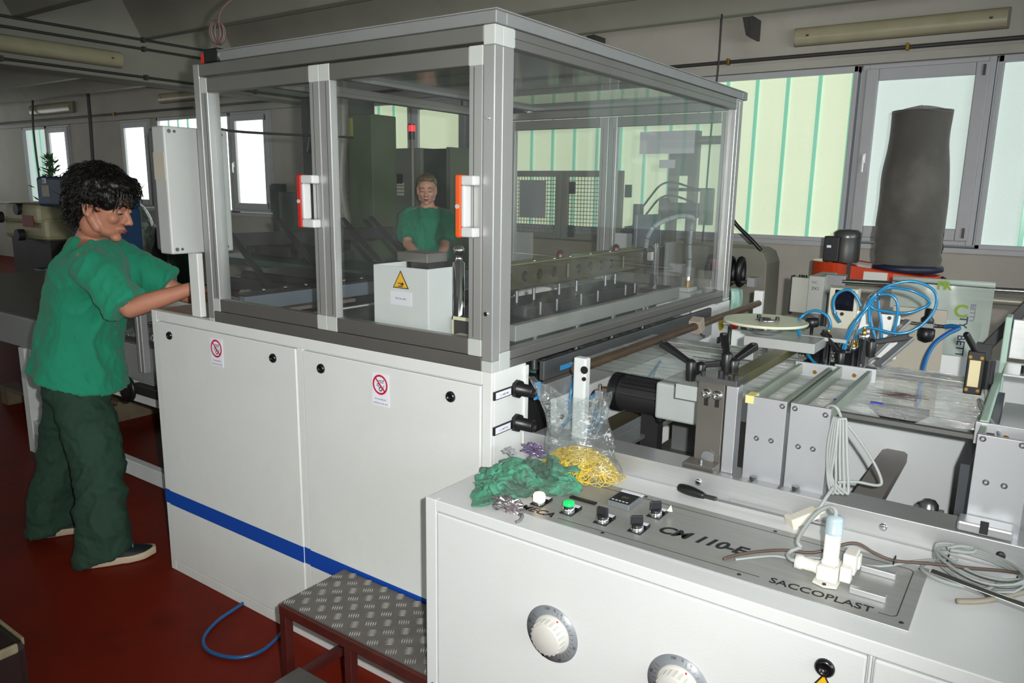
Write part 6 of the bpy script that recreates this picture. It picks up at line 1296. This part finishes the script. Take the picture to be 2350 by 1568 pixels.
cp = thing('corner_profile', 'pair of bright aluminium profiles upright at the cabinet left end', 'profile', (-2.25, 0.28, 0.78))
for x in (-2.28, -2.25): MB().box((x-0.011, 0.262, 0.70), (x+0.011, 0.296, 1.14)).obj('profile_bar', M_ALU, cp, bevel=0.003)
ch = thing('cutting_head', 'dark cutter head over the conveyor below the hanging electrical box', 'machine', (-2.3, 1.0, 0.85))
MB().box((-2.45, 0.95, 0.86), (-1.75, 1.30, 1.12)).obj('cutter_body', M_INDK, ch, bevel=0.02); MB().box((-2.55, 0.90, 1.02), (-1.75, 0.94, 1.09)).obj('cutter_bar', M_DARK, ch, bevel=0.003)
for x in (-2.3, -2.1, -1.95): Cy('cutter_roll', (x, 0.92, 1.0), (x, 0.86, 1.0), 0.035, mat('grey_roll', '#8b8980', 0.4), ch)
MB().box((-2.45, 1.0, 0.80), (-1.75, 1.25, 0.86)).obj('cutter_foot', M_INDK, ch)
bp2 = thing('blue_press', 'blue old press head with papers stuck on it behind the worker', 'press', (-7.0, 2.2, 0))
M_BLUEM = mat('old_blue_machine', '#1d3f66', 0.5, 0, 0.1, 4)
MB().box((-7.25, 2.0, 1.34), (-6.2, 2.5, 1.635)).obj('head', M_BLUEM, bp2, bevel=0.03); MB().box((-6.95, 2.15, 0), (-6.4, 2.6, 1.34)).obj('column', M_BLUEM, bp2, bevel=0.02)
MB().box((-7.12, 1.995, 1.44), (-6.98, 2.0, 1.55)).obj('paper_note', mat('old_paper', '#b9b3a4', 0.8), bp2); MB().box((-7.10, 1.994, 1.57), (-7.02, 1.999, 1.62)).obj('paper_note', M_PAPER, bp2)
text_obj('note_number', 'E31', 0.04, (-7.095, 1.99, 1.578), (1,0,0), (0,0,1), M_INK, bp2, 0.0005)
MB().box((-7.26, 1.9, 0.45), (-6.96, 2.4, 0.72)).obj('lower_block', M_BLUEM, bp2, bevel=0.02); MB().box((-7.26, 1.85, 0), (-6.5, 2.6, 0.45)).obj('base', M_INDK, bp2, bevel=0.02)
cmn = thing('cream_machine', 'cream painted old machine with red plate at the far left', 'machine', (-7.7, 2.2, 0))
M_CRM = mat('cream_machine_paint', '#a59f80', 0.5, 0, 0.1, 4)
MB().box((-8.25, 2.05, 0.98), (-7.29, 2.5, 1.22)).obj('body', M_CRM, cmn, bevel=0.05); MB().box((-8.05, 2.0, 1.15), (-7.32, 2.4, 1.36)).obj('upper_body', M_CRM, cmn, bevel=0.05); MB().box((-7.62, 1.99, 1.12), (-7.38, 2.0, 1.24)).obj('red_plate', mat('brick_red_plate', '#7a2c22', 0.5), cmn)
for x, z in ((-7.68, 1.30), (-7.72, 1.03), (-8.2, 1.2)): MB().cyl((x, 2.03, z), (x, 1.96, z), 0.06, n=16).obj('knob', M_INDK, cmn)
MB().box((-8.2, 2.1, 0), (-7.3, 2.55, 0.98)).obj('pedestal', M_INDK, cmn)
pl = thing('green_plant', 'green potted climbing plant before the far left window', 'plant', (-9.6, 3.2, 0)); lf = MB(); rp = random.Random(9)
for k in range(260):
    z = 1.15+rp.random()**1.3*0.75; w = 0.16*(1.9-z)*0.9+0.03; c = Vector((-9.6+rp.gauss(0, w*0.6), 3.2+rp.gauss(0, w*0.6), z)); d = Vector((rp.gauss(0,1), rp.gauss(0,1), rp.uniform(0.2,1.4))).normalized(); s_ = d.orthogonal().normalized()*0.012
    lf.add([c, c+d*0.05+s_, c+d*0.11, c+d*0.05-s_], [(0,1,2,3)])
o = lf.obj('foliage', mat('dark_leaves', '#2f5a2c', 0.6, 0, 0.3, 9), pl); o['kind'] = 'stuff'
MB().lathe((-9.6, 3.2, 0.95), (0,0,1), [(0.10,0),(0.14,0.2),(0.145,0.2)], 16).obj('pot', mat('teal_pot', '#4a7a72', 0.5), pl); MB().box((-9.9, 3.0, 0), (-9.3, 3.4, 0.95)).obj('plant_stand', M_INDK, pl)
sb_ = thing('dark_green_locker', 'dark green locker standing behind the worker near the wall', 'locker', (-8.2, 3.5, 0)); MB().box((-8.9, 3.6, 0), (-7.7, 4.0, 1.05)).obj('locker_body', mat('dark_teal_locker', '#16302c', 0.5), sb_, bevel=0.02)
sk_ = MB(); sk_.sphere((-8.0, 3.35, 1.0), 0.30, 20, 14, (1,0.8,1.3)); tag(sk_.obj('plastic_sack', clear_mat('sack_film', (0.6,0.65,0.62), 0.2, 0.15, 0.7, (0.45,0.5,0.48), streak=(4,4,4), bump=1.2, bscale=2)), 'clear plastic sack hanging behind the worker by the wall', 'sack')
bx_ = thing('cardboard_box', 'brown cardboard box under the conveyor at the left', 'box', (-4.0, 1.0, 0)); MB().box((-4.35, 0.85, 0.14), (-3.95, 1.2, 0.44)).obj('carton', mat('brown_cardboard', '#6b5638', 0.8, 0, 0.08), bx_, bevel=0.004); MB().box((-4.16, 0.849, 0.14), (-4.12, 1.2, 0.4415)).obj('carton_tape', mat('brown_tape', '#8a734c', 0.5), bx_)
plt = thing('wooden_pallet', 'weathered wooden pallet under the conveyor at the far left', 'pallet', (-4.3, 1.0, 0))
for k in range(6): MB().box((-4.9, 0.62+k*0.14, 0.115), (-3.8, 0.72+k*0.14, 0.138)).obj('plank', mat('weathered_wood', '#5e5342', 0.8, 0, 0.2, 12), plt)
for x in (-4.9, -4.4, -3.9): MB().box((x, 0.62, 0), (x+0.1, 1.42, 0.115)).obj('bearer', mat('weathered_wood', '#5e5342', 0.8), plt)
# ================================================================ PEOPLE
def V(*a): return Vector(a)
def capsule(mb, a, b, ra, rb, n=12):
    a, b = Vector(a), Vector(b); mb.cyl(a, b, ra, rb, n); mb.sphere(a, ra, n, 8); mb.sphere(b, rb, n, 8)
def chain(mb, pts, rs, n=12):
    for i in range(len(pts)-1): capsule(mb, pts[i], pts[i+1], rs[i], rs[i+1], n)
def ell(mb, c, ax, rad):
    """ellipsoid with axes given by three unit vectors"""
    M = Matrix((ax[0], ax[1], ax[2])).transposed()
    mb.sphere(c, 1.0, 20, 14, rad, M)
def loft(mb, rings, n=28):
    """rings: (centre, axis_u, axis_v) -> capped tube with elliptical sections"""
    vs = []; m = len(rings)
    for c, u, v in rings:
        for k in range(n):
            a = 2*PI*k/n; vs.append(Vector(c)+Vector(u)*math.cos(a)+Vector(v)*math.sin(a))
    fs = [(i*n+k, i*n+(k+1) % n, (i+1)*n+(k+1) % n, (i+1)*n+k) for i in range(m-1) for k in range(n)]
    fs += [tuple(range(n))[::-1], tuple((m-1)*n+k for k in range(n))]
    mb.add(vs, fs, True)
def displace(mb, fn):
    me = bpy.data.meshes.new('d'); me.from_pydata(mb.v, [], mb.f); me.update()
    mb.v = [tuple(v.co+v.normal*fn(v.co)) for v in me.vertices]; bpy.data.meshes.remove(me); return mb
def folds(sc, amp, seed, dirv=(1,1,0.35)):
    def f(p):
        q = Vector((p.x*dirv[0], p.y*dirv[1], p.z*dirv[2]))*sc+Vector((seed,0,0))
        w = mnoise.noise(q*0.6+Vector((3,1,seed)))*1.5
        a = mnoise.noise(q+Vector((w,w,w))); b = 1-2*abs(mnoise.noise(q*1.3+Vector((w,-w,w+seed))))
        return amp*(a*0.9+0.7*b*abs(b))
    return f
def hand(mb, wrist, d, nrm, thumb, curl=0.5, s=1.0):
    """palm, four fingers of unequal length and a side thumb; d: pointing, nrm: back of the hand, thumb: +1/-1 side"""
    d = Vector(d).normalized(); nrm = Vector(nrm); nrm = (nrm-d*nrm.dot(d)).normalized(); sd = d.cross(nrm).normalized()*thumb
    w = Vector(wrist); c = w+d*0.045*s
    ell(mb, c, (d, sd, nrm), (0.05*s, 0.038*s, 0.014*s))
    capsule(mb, w-d*0.02, w+d*0.02, 0.024*s, 0.022*s)
    for k, (o, L) in enumerate(((0.030, 0.066), (0.010, 0.076), (-0.011, 0.070), (-0.031, 0.054))):
        p = w+(d*0.078+sd*o)*s; dd = (d+sd*o*1.2).normalized(); a = 0.0; pts = [w+(d*0.05+sd*o*0.9)*s, p]
        for f in (0.45, 0.32, 0.23):
            a += curl*0.9; p = p+(dd*math.cos(a)-nrm*math.sin(a))*L*f*s; pts.append(p)
        chain(mb, pts, [0.0105*s, 0.0095*s, 0.0085*s, 0.0075*s, 0.0065*s], 8)
    p0 = w+(d*0.015+sd*0.024)*s; p1 = p0+(d*0.035+sd*0.030-nrm*0.01)*s; p2 = p1+(d*0.032+sd*0.010-nrm*0.012)*s
    chain(mb, [p0, p1, p2], [0.014*s, 0.0105*s, 0.0085*s], 8)
def head_shapes(mb, H, f, r, u, s):
    P = lambda a, b, c: H+(f*a+r*b+u*c)*s
    E = lambda a, b, c, x, y, z: ell(mb, P(a,b,c), (f, r, u), (x*s, y*s, z*s))
    E(-0.014, 0, 0.038, 0.100, 0.076, 0.084); E(0.032, 0, -0.022, 0.058, 0.060, 0.088); E(0.030, 0, -0.078, 0.050, 0.050, 0.032)
    E(0.068, 0, -0.103, 0.021, 0.022, 0.016); E(0.060, 0, 0.040, 0.036, 0.058, 0.045)
    C = lambda a, b, ra, rb: capsule(mb, P(*a), P(*b), ra*s, rb*s, 10)
    C((0.087,0,0.008), (0.112,0,-0.034), 0.0085, 0.011)
    for q in (-1, 1):
        mb.sphere(P(0.101, 0.012*q, -0.039), 0.009*s, 10, 8); C((0.084,0.014*q,0.022), (0.072,0.046*q,0.020), 0.010, 0.009); mb.sphere(P(0.064, 0.040*q, -0.026), 0.022*s, 12, 8)
        C((0.093, 0.0, -0.064), (0.082, 0.022*q, -0.066), 0.0072, 0.004); C((0.091, 0.0, -0.074), (0.081, 0.018*q, -0.072), 0.0082, 0.004)
        C((0.02, 0.052*q, -0.075), (-0.012, 0.058*q, -0.035), 0.018, 0.02)
        # ear with rim
        e = (f*0.85-u*0.2+r*0.5*q).normalized(); ell(mb, P(-0.012, 0.076*q, -0.008), (f, r, u), (0.018*s, 0.010*s, 0.033*s))
        rim = [P(-0.012+0.019*math.cos(t)-0.004*math.sin(t), (0.083)*q, -0.006+0.031*math.sin(t)) for t in [PI*1.55-i*PI*1.5/8 for i in range(9)]]
        chain(mb, rim, [0.0048*s]*9, 6)
def face_details(parent, H, f, r, u, s, lidcol, browcol, lipcol, eyes_down=0.6):
    P = lambda a, b, c: H+(f*a+r*b+u*c)*s
    for q in (-1, 1):
        e = MB().sphere(P(0.0775, 0.032*q, 0.0), 0.0125*s, 14, 10).obj('eye', mat('eye_white', '#7d7068', 0.3), parent)
        g = (f*0.95+r*0.22*q-u*eyes_down*0.5).normalized()
        MB().sphere(P(0.0775, 0.032*q, 0.0)+g*0.0085*s, 0.0056*s, 10, 8).obj('iris', mat('dark_iris', '#1d120c', 0.2), e)
        lid = MB(); c = P(0.0775, 0.032*q, 0.0); v = []; n = 10
        for j in range(5):
            th = math.radians(70-j*18)
            for i in range(n+1):
                ph = math.radians(-75+150*i/n); v.append(c+(f*math.cos(th)*math.cos(ph)+r*math.cos(th)*math.sin(ph)+u*math.sin(th))*0.0134*s)
        lid.add(v, [(j*(n+1)+i, j*(n+1)+i+1, (j+1)*(n+1)+i+1, (j+1)*(n+1)+i) for j in range(4) for i in range(n)], True); lid.obj('eyelid', lidcol, e)
        MB().tube([P(0.088, 0.018*q, -0.0055), P(0.091, 0.028*q, -0.003), P(0.089, 0.038*q, -0.003), P(0.083, 0.047*q, -0.006)], 0.0014*s, 5).obj('eyelash', browcol, e)
        b = MB(); b.tube([P(0.0955, 0.014*q, 0.021), P(0.0945, 0.026*q, 0.027), P(0.087, 0.040*q, 0.028), P(0.077, 0.051*q, 0.022)], 0.0034*s, 6, taper=lambda t: 0.8+0.5*math.sin(PI*t)-0.5*t); b.obj('eyebrow', browcol, parent)
        MB().sphere(P(0.103, 0.0105*q, -0.0455), 0.0035*s, 8, 6).obj('nostril', mat('nostril_shadow', '#3a1c14', 0.7), parent)
    l = MB(); l.tube([P(0.084, -0.021, -0.0685), P(0.096, -0.010, -0.067), P(0.0995, 0, -0.0685), P(0.096, 0.010, -0.067), P(0.084, 0.021, -0.0685)], 0.0042*s, 8, taper=lambda t: 0.35+0.9*math.sin(PI*t))
    l.tube([P(0.085, -0.017, -0.0735), P(0.0955, 0, -0.0755), P(0.085, 0.017, -0.0735)], 0.0048*s, 8, taper=lambda t: 0.35+0.9*math.sin(PI*t)); l.obj('lips', lipcol, parent)

def person(label, J, skin, shirtm, pantm, hairf, voxel=0.0055, shoes=True, lip=None, brow=None):
    t = thing('person', label, 'person', J['base'])
    f, r, u = J['hf'], J['hr'], J['hu']; H = J['head']; s = J['hs']
    b = MB(); head_shapes(b, H, f, r, u, s)
    hb = H+(f*-0.020-u*0.075)*s
    chain(b, [hb, H*0.45+J['neck']*0.55-f*0.01, J['neck']], [0.056*s, 0.054*s, 0.062], 16)
    chain(b, [J['neck'], J['chest'], J['waist'], J['hip']], [0.07, 0.10, 0.09, 0.09], 16)
    for sd in ('R', 'L'):
        S_, E_, W_ = J['sh'+sd], J['el'+sd], J['wr'+sd]
        chain(b, [J['neck'], S_], [0.055, 0.052]); capsule(b, S_, E_, 0.050, 0.041); m_ = E_.lerp(W_, 0.3)
        capsule(b, E_, m_, 0.041, 0.041); capsule(b, m_, W_, 0.041, 0.027)
        hd, hn, th, cu = J['hand'+sd]; hand(b, W_+Vector(hd).normalized()*0.012, hd, hn, th, cu)
        K, A = J['kn'+sd], J['an'+sd]; hp = J['hp'+sd]
        chain(b, [J['hip'], hp, K, A], [0.085, 0.07, 0.05, 0.036]); capsule(b, A, A+J['foot'+sd]*0.08-Vector((0,0,0.042)), 0.034, 0.02)
    bo = remesh(b, voxel, 5).obj('body', skin, t)
    face_details(t, H, f, r, u, s, skin, brow, lip)
    # ---- T-shirt: torso, sleeves
    R, F = J['br'], J['bf']; q = MB(); nb, ch, wa, hm = J['neck'], J['chest'], J['waist'], J['hem']
    N = V(0,0,1)
    loft(q, [(nb+V(0,0,0.022)-F*0.012, R*0.066, F*0.064), (nb+V(0,0,0.005), R*0.090, F*0.082), (nb-V(0,0,0.03)+(ch-nb)*0.05, R*0.155, F*0.105), (nb.lerp(ch, 0.42), R*0.185, F*0.138), (ch, R*0.185, F*0.155), (ch.lerp(wa, 0.55), R*0.178, F*0.158), (wa, R*0.188, F*0.166), (wa.lerp(hm, 0.5), R*0.196, F*0.174), (hm, R*0.210+J['hemtilt'], F*0.188+J['hemtiltF'])], 36)
    for sd in ('R', 'L'):
        S_, E_ = J['sh'+sd], J['el'+sd]; d = (E_-S_).normalized(); a = d.orthogonal().normalized(); c_ = d.cross(a)
        L = (E_-S_).length; e = S_+d*L*J.get('sleeve'+sd, 0.82)
        loft(q, [(S_-d*0.03-(S_-nb).normalized()*0.05, a*0.055, c_*0.055), (S_, a*0.072, c_*0.072), (S_.lerp(e, 0.5), a*0.080, c_*0.080), (e, a*0.086, c_*0.086)], 24)
    sh = remesh(q, voxel*1.25, 4); displace(sh, folds(7.5, 0.015, J['seed'])); displace(sh, folds(17, 0.006, J['seed']+5, (1,1,0.6)))
    sh.obj('t_shirt', shirtm, t)
    # ---- trousers
    q = MB(); hp = J['hip']
    loft(q, [(hp+V(0,0,0.05), R*0.115, F*0.085), (hp+V(0,0,0.0), R*0.130, F*0.10), (hp-V(0,0,0.06), R*0.150, F*0.125), (hp-V(0,0,0.12), R*0.15, F*0.12)], 32)
    for sd in ('R', 'L'):
        h_, K, A = J['hp'+sd], J['kn'+sd], J['an'+sd]; lf_ = J['foot'+sd]; lr = Vector((lf_.y, -lf_.x, 0))
        loft(q, [(h_-V(0,0,0.02), lr*0.070, lf_*0.085), (h_-V(0,0,0.10), lr*0.098, lf_*0.115), (h_.lerp(K, 0.6), lr*0.095, lf_*0.105), (K, lr*0.086, lf_*0.096), (K.lerp(A, 0.5), lr*0.080, lf_*0.094), (A+V(0,0,0.03), lr*0.078, lf_*0.098), (A-V(0,0,0.052)-lf_*0.005, lr*0.080, lf_*0.110+V(0,0,0.028))], 28)
    tr_ = remesh(q, voxel*1.3, 3); displace(tr_, folds(6.5, 0.015, J['seed']+11, (1,1,0.9))); displace(tr_, folds(15, 0.006, J['seed']+17, (1,1,1.3)))
    tr_.obj('trousers', pantm, t)
    if shoes:
        for sd in ('R', 'L'):
            A = J['an'+sd]; d = J['foot'+sd]; sr = Vector((d.y, -d.x, 0)); heel = Vector((A.x, A.y, 0))-d*0.075
            q = MB(); L = 0.268; rings = []
            for k in range(13):
                v = k/12; w = 0.034+0.014*math.sin(PI*min(1, v*1.05))+0.006*(v > 0.5)-0.03*max(0, v-0.85)/0.15*0.9; z1 = 0.030+0.012*max(0, v-0.8)
                rings.append((v, w, z1))
            def sole(z0f, z1f, grow):
                m_ = MB(); vs = []; n = 0
                for v, w, z1 in rings:
                    c = heel+d*(L*v)
                    for (o, z) in ((-w-grow, z0f(v)), (w+grow, z0f(v)), (w+grow, z1f(v)), (-w-grow, z1f(v))): vs.append(c+sr*o+V(0,0,z))
                k = len(rings); m_.add(vs, [(i*4+a, i*4+(a+1) % 4, (i+1)*4+(a+1) % 4, (i+1)*4+a) for i in range(k-1) for a in range(4)]+[(0,3,2,1), tuple((k-1)*4+a for a in range(4))], True); return m_
            so_ = sole(lambda v: 0.002+0.012*max(0, v-0.75)*2, lambda v: 0.030+0.016*max(0, v-0.7)*2+0.006*(1-v), 0.003).obj('shoe_sole', mat('off_white_sole', '#b8a890', 0.6), t, bevel=0.006, seg=3)
            up_ = MB(); vs = []; n = 12
            for v, w, z1 in rings:
                c = heel+d*(L*v); hgt = 0.085 if v < 0.35 else 0.085-0.052*((v-0.35)/0.65)**0.8
                for k in range(n+1):
                    a = PI*k/n; vs.append(c+sr*(math.cos(a)*w*0.98)+V(0,0,0.026+(hgt-0.026)*math.sin(a)**0.75+0.012*max(0, v-0.75)))
            k_ = len(rings); up_.add(vs, [(i*(n+1)+a, i*(n+1)+a+1, (i+1)*(n+1)+a+1, (i+1)*(n+1)+a) for i in range(k_-1) for a in range(n)]+[tuple(range(n+1))[::-1], tuple((k_-1)*(n+1)+a for a in range(n+1))], True)
            uo = up_.obj('shoe_upper', mat('black_mesh_shoe', '#16191c', 0.7, 0, 0.2, 60), t, sub=1)
            lc = MB()
            for k in range(4):
                v = 0.46+k*0.07; c = heel+d*(L*v); z = 0.082-0.03*(v-0.40)
                lc.tube(smooth_path([c+sr*0.026+V(0,0,z-0.016), c+V(0,0,z+0.002), c-sr*0.026+V(0,0,z-0.016)]), 0.0024, 6)
            c = heel+d*(L*0.45); lc.tube(smooth_path([c+V(0,0,0.082), c+sr*0.02+V(0,0,0.092), c+sr*0.034+V(0,0,0.08), c+sr*0.038+V(0,0,0.062)]), 0.0022, 6); lc.tube(smooth_path([c+V(0,0,0.082), c-sr*0.02+V(0,0,0.093), c+d*0.02-sr*0.03+V(0,0,0.07)]), 0.0022, 6)
            lc.obj('laces', mat('teal_laces', '#3f8f8a', 0.6), uo)
            if sd == 'R': text_obj('shoe_mark', 'S', 0.034, heel+d*(L*0.33)+sr*0.0455+V(0,0,0.036), d, V(0,0,1)-sr*0.25, mat('white_mark', '#e6e6e6', 0.5), uo, 0.0015, bold=0.002, shear=0.35, wx=1.3)
    hairf(t, H, f, r, u, s)
    return t
M_SKIN1 = mat('tanned_skin', '#b57c64', 0.5, 0, 0.05, 20, 0.05, 120); M_SKIN2 = mat('fair_skin', '#cf9a84', 0.5, 0, 0.05, 20)
M_LIP = mat('lip_skin', '#8f5048', 0.45); M_HAIRD = mat('black_hair', '#0b0807', 0.42, 0, 0.3, 30); M_HAIRB = mat('blond_brown_hair', '#6a5638', 0.45, 0, 0.3, 30)
M_SHIRT = mat('green_cotton_shirt', '#0c8262', 0.85, 0, 0.07, 5, 0.2, 500, sheen=0.15); M_PANTS = mat('dark_green_work_trousers', '#1c3a2b', 0.85, 0, 0.12, 8, 0.2, 400)
def hair_dark(t, H, f, r, u, s):
    P = lambda a, b, c: H+(f*a+r*b+u*c)*s
    q = MB(); E = lambda a, b, c, x, y, z: ell(q, P(a,b,c), (f, r, u), (x*s, y*s, z*s))
    E(-0.030, 0, 0.062, 0.118, 0.098, 0.098); E(-0.085, 0, 0.0, 0.060, 0.080, 0.085); E(-0.075, 0, -0.055, 0.045, 0.062, 0.05)
    E(0.052, 0, 0.090, 0.055, 0.078, 0.045); E(0.040, 0.066, 0.040, 0.040, 0.026, 0.045); E(0.040, -0.066, 0.040, 0.040, 0.026, 0.045); E(-0.02, 0.078, 0.045, 0.055, 0.026, 0.04); E(-0.02, -0.078, 0.045, 0.055, 0.026, 0.04)
    m_ = remesh(q, 0.006, 4); displace(m_, lambda p: 0.008*mnoise.noise(p*22)+0.005*mnoise.noise(p*48))
    o = m_.obj('hair', M_HAIRD, t)
    rn = random.Random(11); st_ = MB()
    pick = rn.sample(range(len(m_.v)), min(1500, len(m_.v)))
    for i in pick:
        p = Vector(m_.v[i]); d = (p-P(-0.02, 0, 0.04)); lu = d.dot(u)/s; lf_ = d.dot(f)/s
        if lf_ > 0.045 and lu < 0.0: continue
        n_ = d.normalized(); tg = (-u*0.9+f*(0.6 if lf_ > 0 else -0.35)+Vector((rn.gauss(0,1), rn.gauss(0,1), rn.gauss(0,1)))*0.45); tg = (tg-n_*tg.dot(n_)*0.8).normalized()
        L = rn.uniform(0.02, 0.045)*s; k = rn.uniform(0.2, 0.6)
        st_.tube([p-n_*0.004, p+n_*0.006+tg*L*0.4, p+n_*(0.006+k*0.004)+tg*L*0.75, p+n_*0.001+tg*L], 0.0022, 4, taper=lambda v: 1.0-0.8*v)
    so_ = st_.obj('hair_strands', M_HAIRD, o); so_['kind'] = 'stuff'
    fr_ = MB()
    for k in range(26):                                  # fringe falling on the forehead
        b_ = -0.062+0.124*k/25+rn.gauss(0, 0.003); a0 = math.sqrt(max(0.001, 0.100**2-b_*b_*0.9))
        ln_ = rn.uniform(0.030, 0.058)*(1.25 if b_ > 0.03 else 1)
        fr_.tube(smooth_path([P(a0-0.045, b_, 0.115), P(a0-0.008, b_*1.02, 0.090), P(a0+0.004, b_+0.008, 0.075-ln_*0.5), P(a0-0.002, b_+0.014, 0.072-ln_)], 3), 0.0062, 5, taper=lambda v: 1.0-0.75*v)
    fo_ = fr_.obj('fringe', M_HAIRD, o); fo_['kind'] = 'stuff'
def hair_blond(t, H, f, r, u, s):
    P = lambda a, b, c: H+(f*a+r*b+u*c)*s
    q = MB(); E = lambda a, b, c, x, y, z: ell(q, P(a,b,c), (f, r, u), (x*s, y*s, z*s))
    E(-0.028, 0, 0.052, 0.098, 0.083, 0.082); E(-0.07, 0, 0.0, 0.05, 0.07, 0.07); E(0.040, 0, 0.094, 0.045, 0.066, 0.032)
    m_ = remesh(q, 0.007, 4); displace(m_, lambda p: 0.004*mnoise.noise(p*40)); m_.obj('hair', M_HAIRB, t)

bf = V(0.6, 0.8, 0); br = V(0.8, -0.6, 0); ff_ = V(0.455, 0.89, 0)
hf = V(0.80, 0.53, -0.27).normalized(); hr = hf.cross(V(0,0,1)).normalized(); hu = hr.cross(hf)
J = dict(base=(-2.15, -0.1, 0), head=V(-2.028, 0.035, 1.487), hf=hf, hr=hr, hu=hu, hs=1.09, neck=V(-2.13, 0.02, 1.325), chest=V(-2.185, 0.01, 1.13), waist=V(-2.235, -0.02, 0.92), hem=V(-2.215, -0.045, 0.755), hip=V(-2.225, -0.05, 0.83),
         bf=bf, br=br, hemtilt=V(0,0,-0.03), hemtiltF=V(0,0,-0.05), seed=3.0,
         shR=V(-1.995, -0.065, 1.265), elR=V(-1.832, 0.005, 1.085), wrR=V(-1.655, 0.175, 1.165), handR=((0.35, 0.9, -0.15), (0,-0.2,1), -1, 0.35),
         shL=V(-2.235, 0.15, 1.27), elL=V(-2.05, 0.34, 1.10), wrL=V(-1.84, 0.42, 1.06), handL=((0.7, 0.6, -0.35), (0.1,0,1), 1, 0.3),
         hpR=V(-2.145, -0.10, 0.82), knR=V(-2.00, -0.10, 0.45), anR=V(-1.925, -0.14, 0.085), hpL=V(-2.295, 0.00, 0.82), knL=V(-2.39, -0.05, 0.45), anL=V(-2.385, -0.145, 0.085), footR=ff_, footL=ff_, sleeveR=0.95, sleeveL=0.85)
person('woman with short dark hair in green t-shirt and dark green trousers reaching into the machine', J, M_SKIN1, M_SHIRT, M_PANTS, hair_dark, lip=M_LIP, brow=M_HAIRD)
f2 = V(0.62, -0.78, -0.12).normalized(); r2 = f2.cross(V(0,0,1)).normalized(); u2 = r2.cross(f2); b2 = V(0.45, -0.89, 0); rr2 = V(-0.89, -0.45, 0); x0, y0 = -3.15, 3.3
J2 = dict(base=(x0, y0, 0), head=V(x0+0.02, y0-0.03, 1.565), hf=f2, hr=r2, hu=u2, hs=1.0, neck=V(x0, y0, 1.40), chest=V(x0, y0, 1.2), waist=V(x0, y0, 0.98), hem=V(x0, y0, 0.82), hip=V(x0, y0, 0.90), bf=b2, br=rr2, hemtilt=V(0,0,0), hemtiltF=V(0,0,0), seed=8.0,
          shR=V(x0-0.165, y0-0.07, 1.345), elR=V(x0-0.05, y0-0.20, 1.12), wrR=V(x0+0.17, y0-0.28, 1.03), handR=((0.9, -0.3, -0.25), (0,0.2,1), -1, 0.3),
          shL=V(x0+0.165, y0+0.07, 1.345), elL=V(x0+0.235, y0-0.06, 1.10), wrL=V(x0+0.33, y0-0.25, 1.015), handL=((0.7, -0.6, -0.2), (0,0.2,1), 1, 0.3),
          hpR=V(x0-0.085, y0-0.04, 0.88), knR=V(x0-0.11, y0-0.06, 0.48), anR=V(x0-0.12, y0-0.03, 0.085), hpL=V(x0+0.085, y0+0.04, 0.88), knL=V(x0+0.10, y0+0.03, 0.48), anL=V(x0+0.10, y0+0.07, 0.085), footR=b2, footL=b2)
person('smiling blond woman in green t-shirt working behind the guard, seen through glass', J2, M_SKIN2, M_SHIRT, M_PANTS, hair_blond, voxel=0.008, lip=M_LIP, brow=M_HAIRB)
